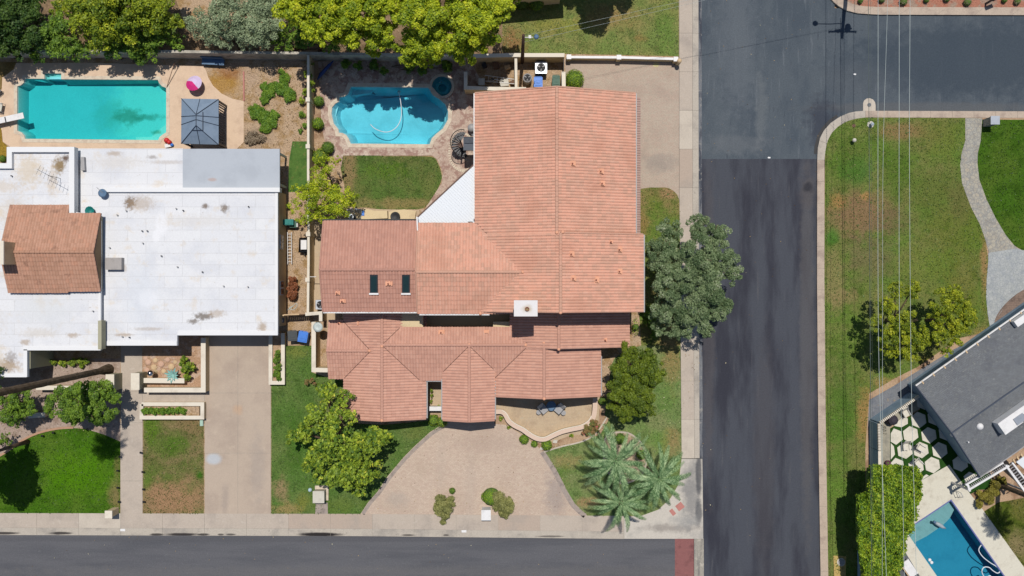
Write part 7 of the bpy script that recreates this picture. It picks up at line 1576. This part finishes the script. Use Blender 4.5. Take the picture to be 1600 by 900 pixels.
shrub('yellow-green creeper and plants draped over the dividing wall near the long wall', [(485, 100, 5, 1.6), (484, 118, 7, 1.9), (488, 130, 6, 1.8), (478, 145, 6, 1.2), (472, 158, 5, .8), (488, 142, 4, 1.2)], L['mul'], dens=70, leaf=(.22, .05))
shrub('ferny plants in the shade along the wall above the freeform pool', [(540, 100, 8, 1), (560, 104, 8, 1), (585, 102, 8, 1), (600, 112, 7, 1.2), (640, 104, 9, 1), (660, 110, 8, 1), (700, 104, 10, .9)], L['green'], dens=60, leaf=(.3, .06))
shrub('green ground cover clump in the dry garden, the lower left one', [(408, 180, 13, .3), (420, 192, 12, .3), (400, 172, 10, .3), (428, 180, 9, .3), (415, 200, 9, .3)], L['cover'], 'ground_cover', 'ground cover', dens=120, ncl=22)
shrub('green ground cover clump in the dry garden, the middle one', [(418, 145, 11, .3), (414, 155, 8, .3), (428, 136, 9, .3), (412, 135, 7, .3)], L['cover'], 'ground_cover', 'ground cover', dens=120, ncl=22)
shrub('green ground cover clump in the dry garden, the upper right one', [(442, 138, 12, .3), (452, 148, 12, .3), (444, 122, 8, .3), (440, 112, 5, .4)], L['cover'], 'ground_cover', 'ground cover', dens=120, ncl=22)
shrub('dry grey brush pile in the dry garden near the grey roof', [(397, 212, 12, .3), (408, 216, 9, .3), (388, 218, 8, .3)], mix_dry := leafmat('leaf_dry', (.18, .13, .08, 1), (.42, .34, .24, 1)), 'brush_pile', 'brush pile', dens=90)
shrub('sparse weeds at the east edge of the dry garden', [(472, 180, 6, .4), (476, 196, 5, .4), (470, 205, 4, .3)], L['cover'], 'weeds', 'weeds', dens=60)
shrub('yellow-green ornamental grasses between the diagonal pool and the white trellis', [(1548, 768, 10, .7), (1535, 775, 9, .7), (1558, 758, 9, .8), (1565, 750, 7, .8), (1530, 787, 7, .6), (1545, 780, 8, .6), (1556, 770, 7, .6)], mixg := leafmat('leaf_golden', (.14, .12, .02, 1), (.34, .30, .05, 1), (.42, .34, .06, 1)), 'ornamental_grass', 'plants', dens=110, leaf=(.2, .05))
for i, (px, py) in enumerate(((1345, 3), (1378, 1), (1412, 4), (1448, 2), (1480, 0), (1512, 5), (1570, 2), (1590, 4))):
    bush(['small green shrub nearest the street corner on the reddish gravel', 'small dry shrub above the power line shadows on the reddish gravel', 'small dry shrub right of the power lines on the reddish gravel', 'small green shrub in the middle of the reddish gravel strip', 'small dry shrub right of the middle of the gravel strip', 'small dry shrub just left of the dark mailbox post', 'small green shrub just right of the dark mailbox post', 'small dry shrub at the far right end of the gravel strip'][i], px, py - 2, 4 + i % 3, .5, mix_dry if i % 3 else L['cover'], 'gravel_shrub', 'shrub', 'shrubs on the reddish gravel', dens=90)
bush('small leafy tuft in the light well of the white roofed house', 4, 248, 5, .4, L['cover'])
shrub('ivy patch between grass and house under the shade east of the main house', [(1016, 505, 9, .8), (1022, 522, 8, .7), (1012, 490, 7, .8)], L['green'], 'ground_cover', 'ground cover', dens=80)

# ------------------------------------------------------------ grass blades and fallen leaves
def scatter(name, label, cat, poly, per_m2, size, mt, z=.05, up=.4, clip=(-30, 1630, -30, 930), tint=(0, 1)):
    P2 = [(x, y) for x, y in poly]; x0, x1 = max(clip[0], min(p[0] for p in P2)), min(clip[1], max(p[0] for p in P2)); y0, y1 = max(clip[2], min(p[1] for p in P2)), min(clip[3], max(p[1] for p in P2))
    if x1 <= x0 or y1 <= y0: return
    n = int((x1 - x0) * (y1 - y0) * S * S * per_m2); q = RNG.uniform([x0, y0], [x1, y1], (n, 2)); q = q[inside(q, P2)]
    if len(q) < 3: return
    P0 = np.column_stack([(q[:, 0] - 800) * S, (450 - q[:, 1]) * S, np.full(len(q), z) + RNG.uniform(0, .02, len(q))])
    Nn = unit(RNG.normal(size=P0.shape) * .6 + np.array([0, 0, up])); T = unit(np.cross(Nn, RNG.normal(size=Nn.shape)))
    o = leaves_mesh(name, P0, Nn, T, RNG.uniform(.6, 1.4, len(q)) * size[0], RNG.uniform(.6, 1.4, len(q)) * size[1], RNG.uniform(tint[0], tint[1], len(q)), mt, None, 'stuff')
    o['label'] = label; o['category'] = cat
nmL = ['north lawn above the white driveway wall', 'backyard lawn below the freeform pool', 'front lawn under the broad-leaved tree', 'front lawn around the feather palms', 'verge strip under the grey-green tree', 'lush round-edged west lawn', 'worn brown and green west lawn', 'large patchy lawn east of the street', 'bright lawn right of the flagstone path', 'lawn beside the diagonal pool', 'lawn south of the bottom street']
for i, (pl, ba, ot) in enumerate(LAWNS):
    if i == 10: continue
    d_ = tuple(v * .62 for v in ba[:3]) + (1,); l_ = tuple(v * 1.35 for v in ot[:3]) + (1,)
    scatter('grass_tufts', 'short mixed grass tufts on the ' + nmL[i], 'grass', pl, 34, (.15, .06), leafmat('blade_%d' % i, d_, ba, l_, trans=.1), .05, .5)
Lf = leafmat('leaf_fallen', (.10, .06, .03, 1), (.36, .24, .10, 1), (.50, .46, .30, 1), trans=.05)
for pl, dn, lb in (([(382, 100), (480, 100), (480, 230), (382, 230)], 16, 'dry leaf litter scattered over the dry garden east of the west pool'), ([(280, 30), (800, 30), (800, 82), (280, 80)], 14, 'dry leaf litter under the trees behind the long wall'), ([(444, 300), (480, 300), (480, 488), (444, 488)], 9, 'dry leaves scattered along the side passage'),
    ([(0, 575), (188, 575), (188, 665), (0, 690)], 10, 'dry leaves scattered in the west planting bed'), ([(560, 700), (700, 670), (860, 700), (920, 800), (560, 803)], .8, 'few fallen leaves on the main front driveway'), ([(500, 100), (740, 100), (740, 130), (500, 130)], 9, 'fallen leaves on the shaded strip above the freeform pool'),
    ([(0, 838), (1090, 842), (1090, 900), (0, 900)], .35, 'few scraps and leaves on the bottom street'), ([(1092, 0), (1280, 0), (1280, 900), (1092, 900)], .22, 'few scraps and leaves on the long street'), ([(1000, 520), (1095, 520), (1095, 640), (1040, 640)], 3, 'small leaves dropped on the sidewalk below the grey-green tree')):
    scatter('fallen_leaves', lb, 'leaf litter', pl, dn, (.09, .06), Lf, .06 if dn > .5 else -.1, 1.5)
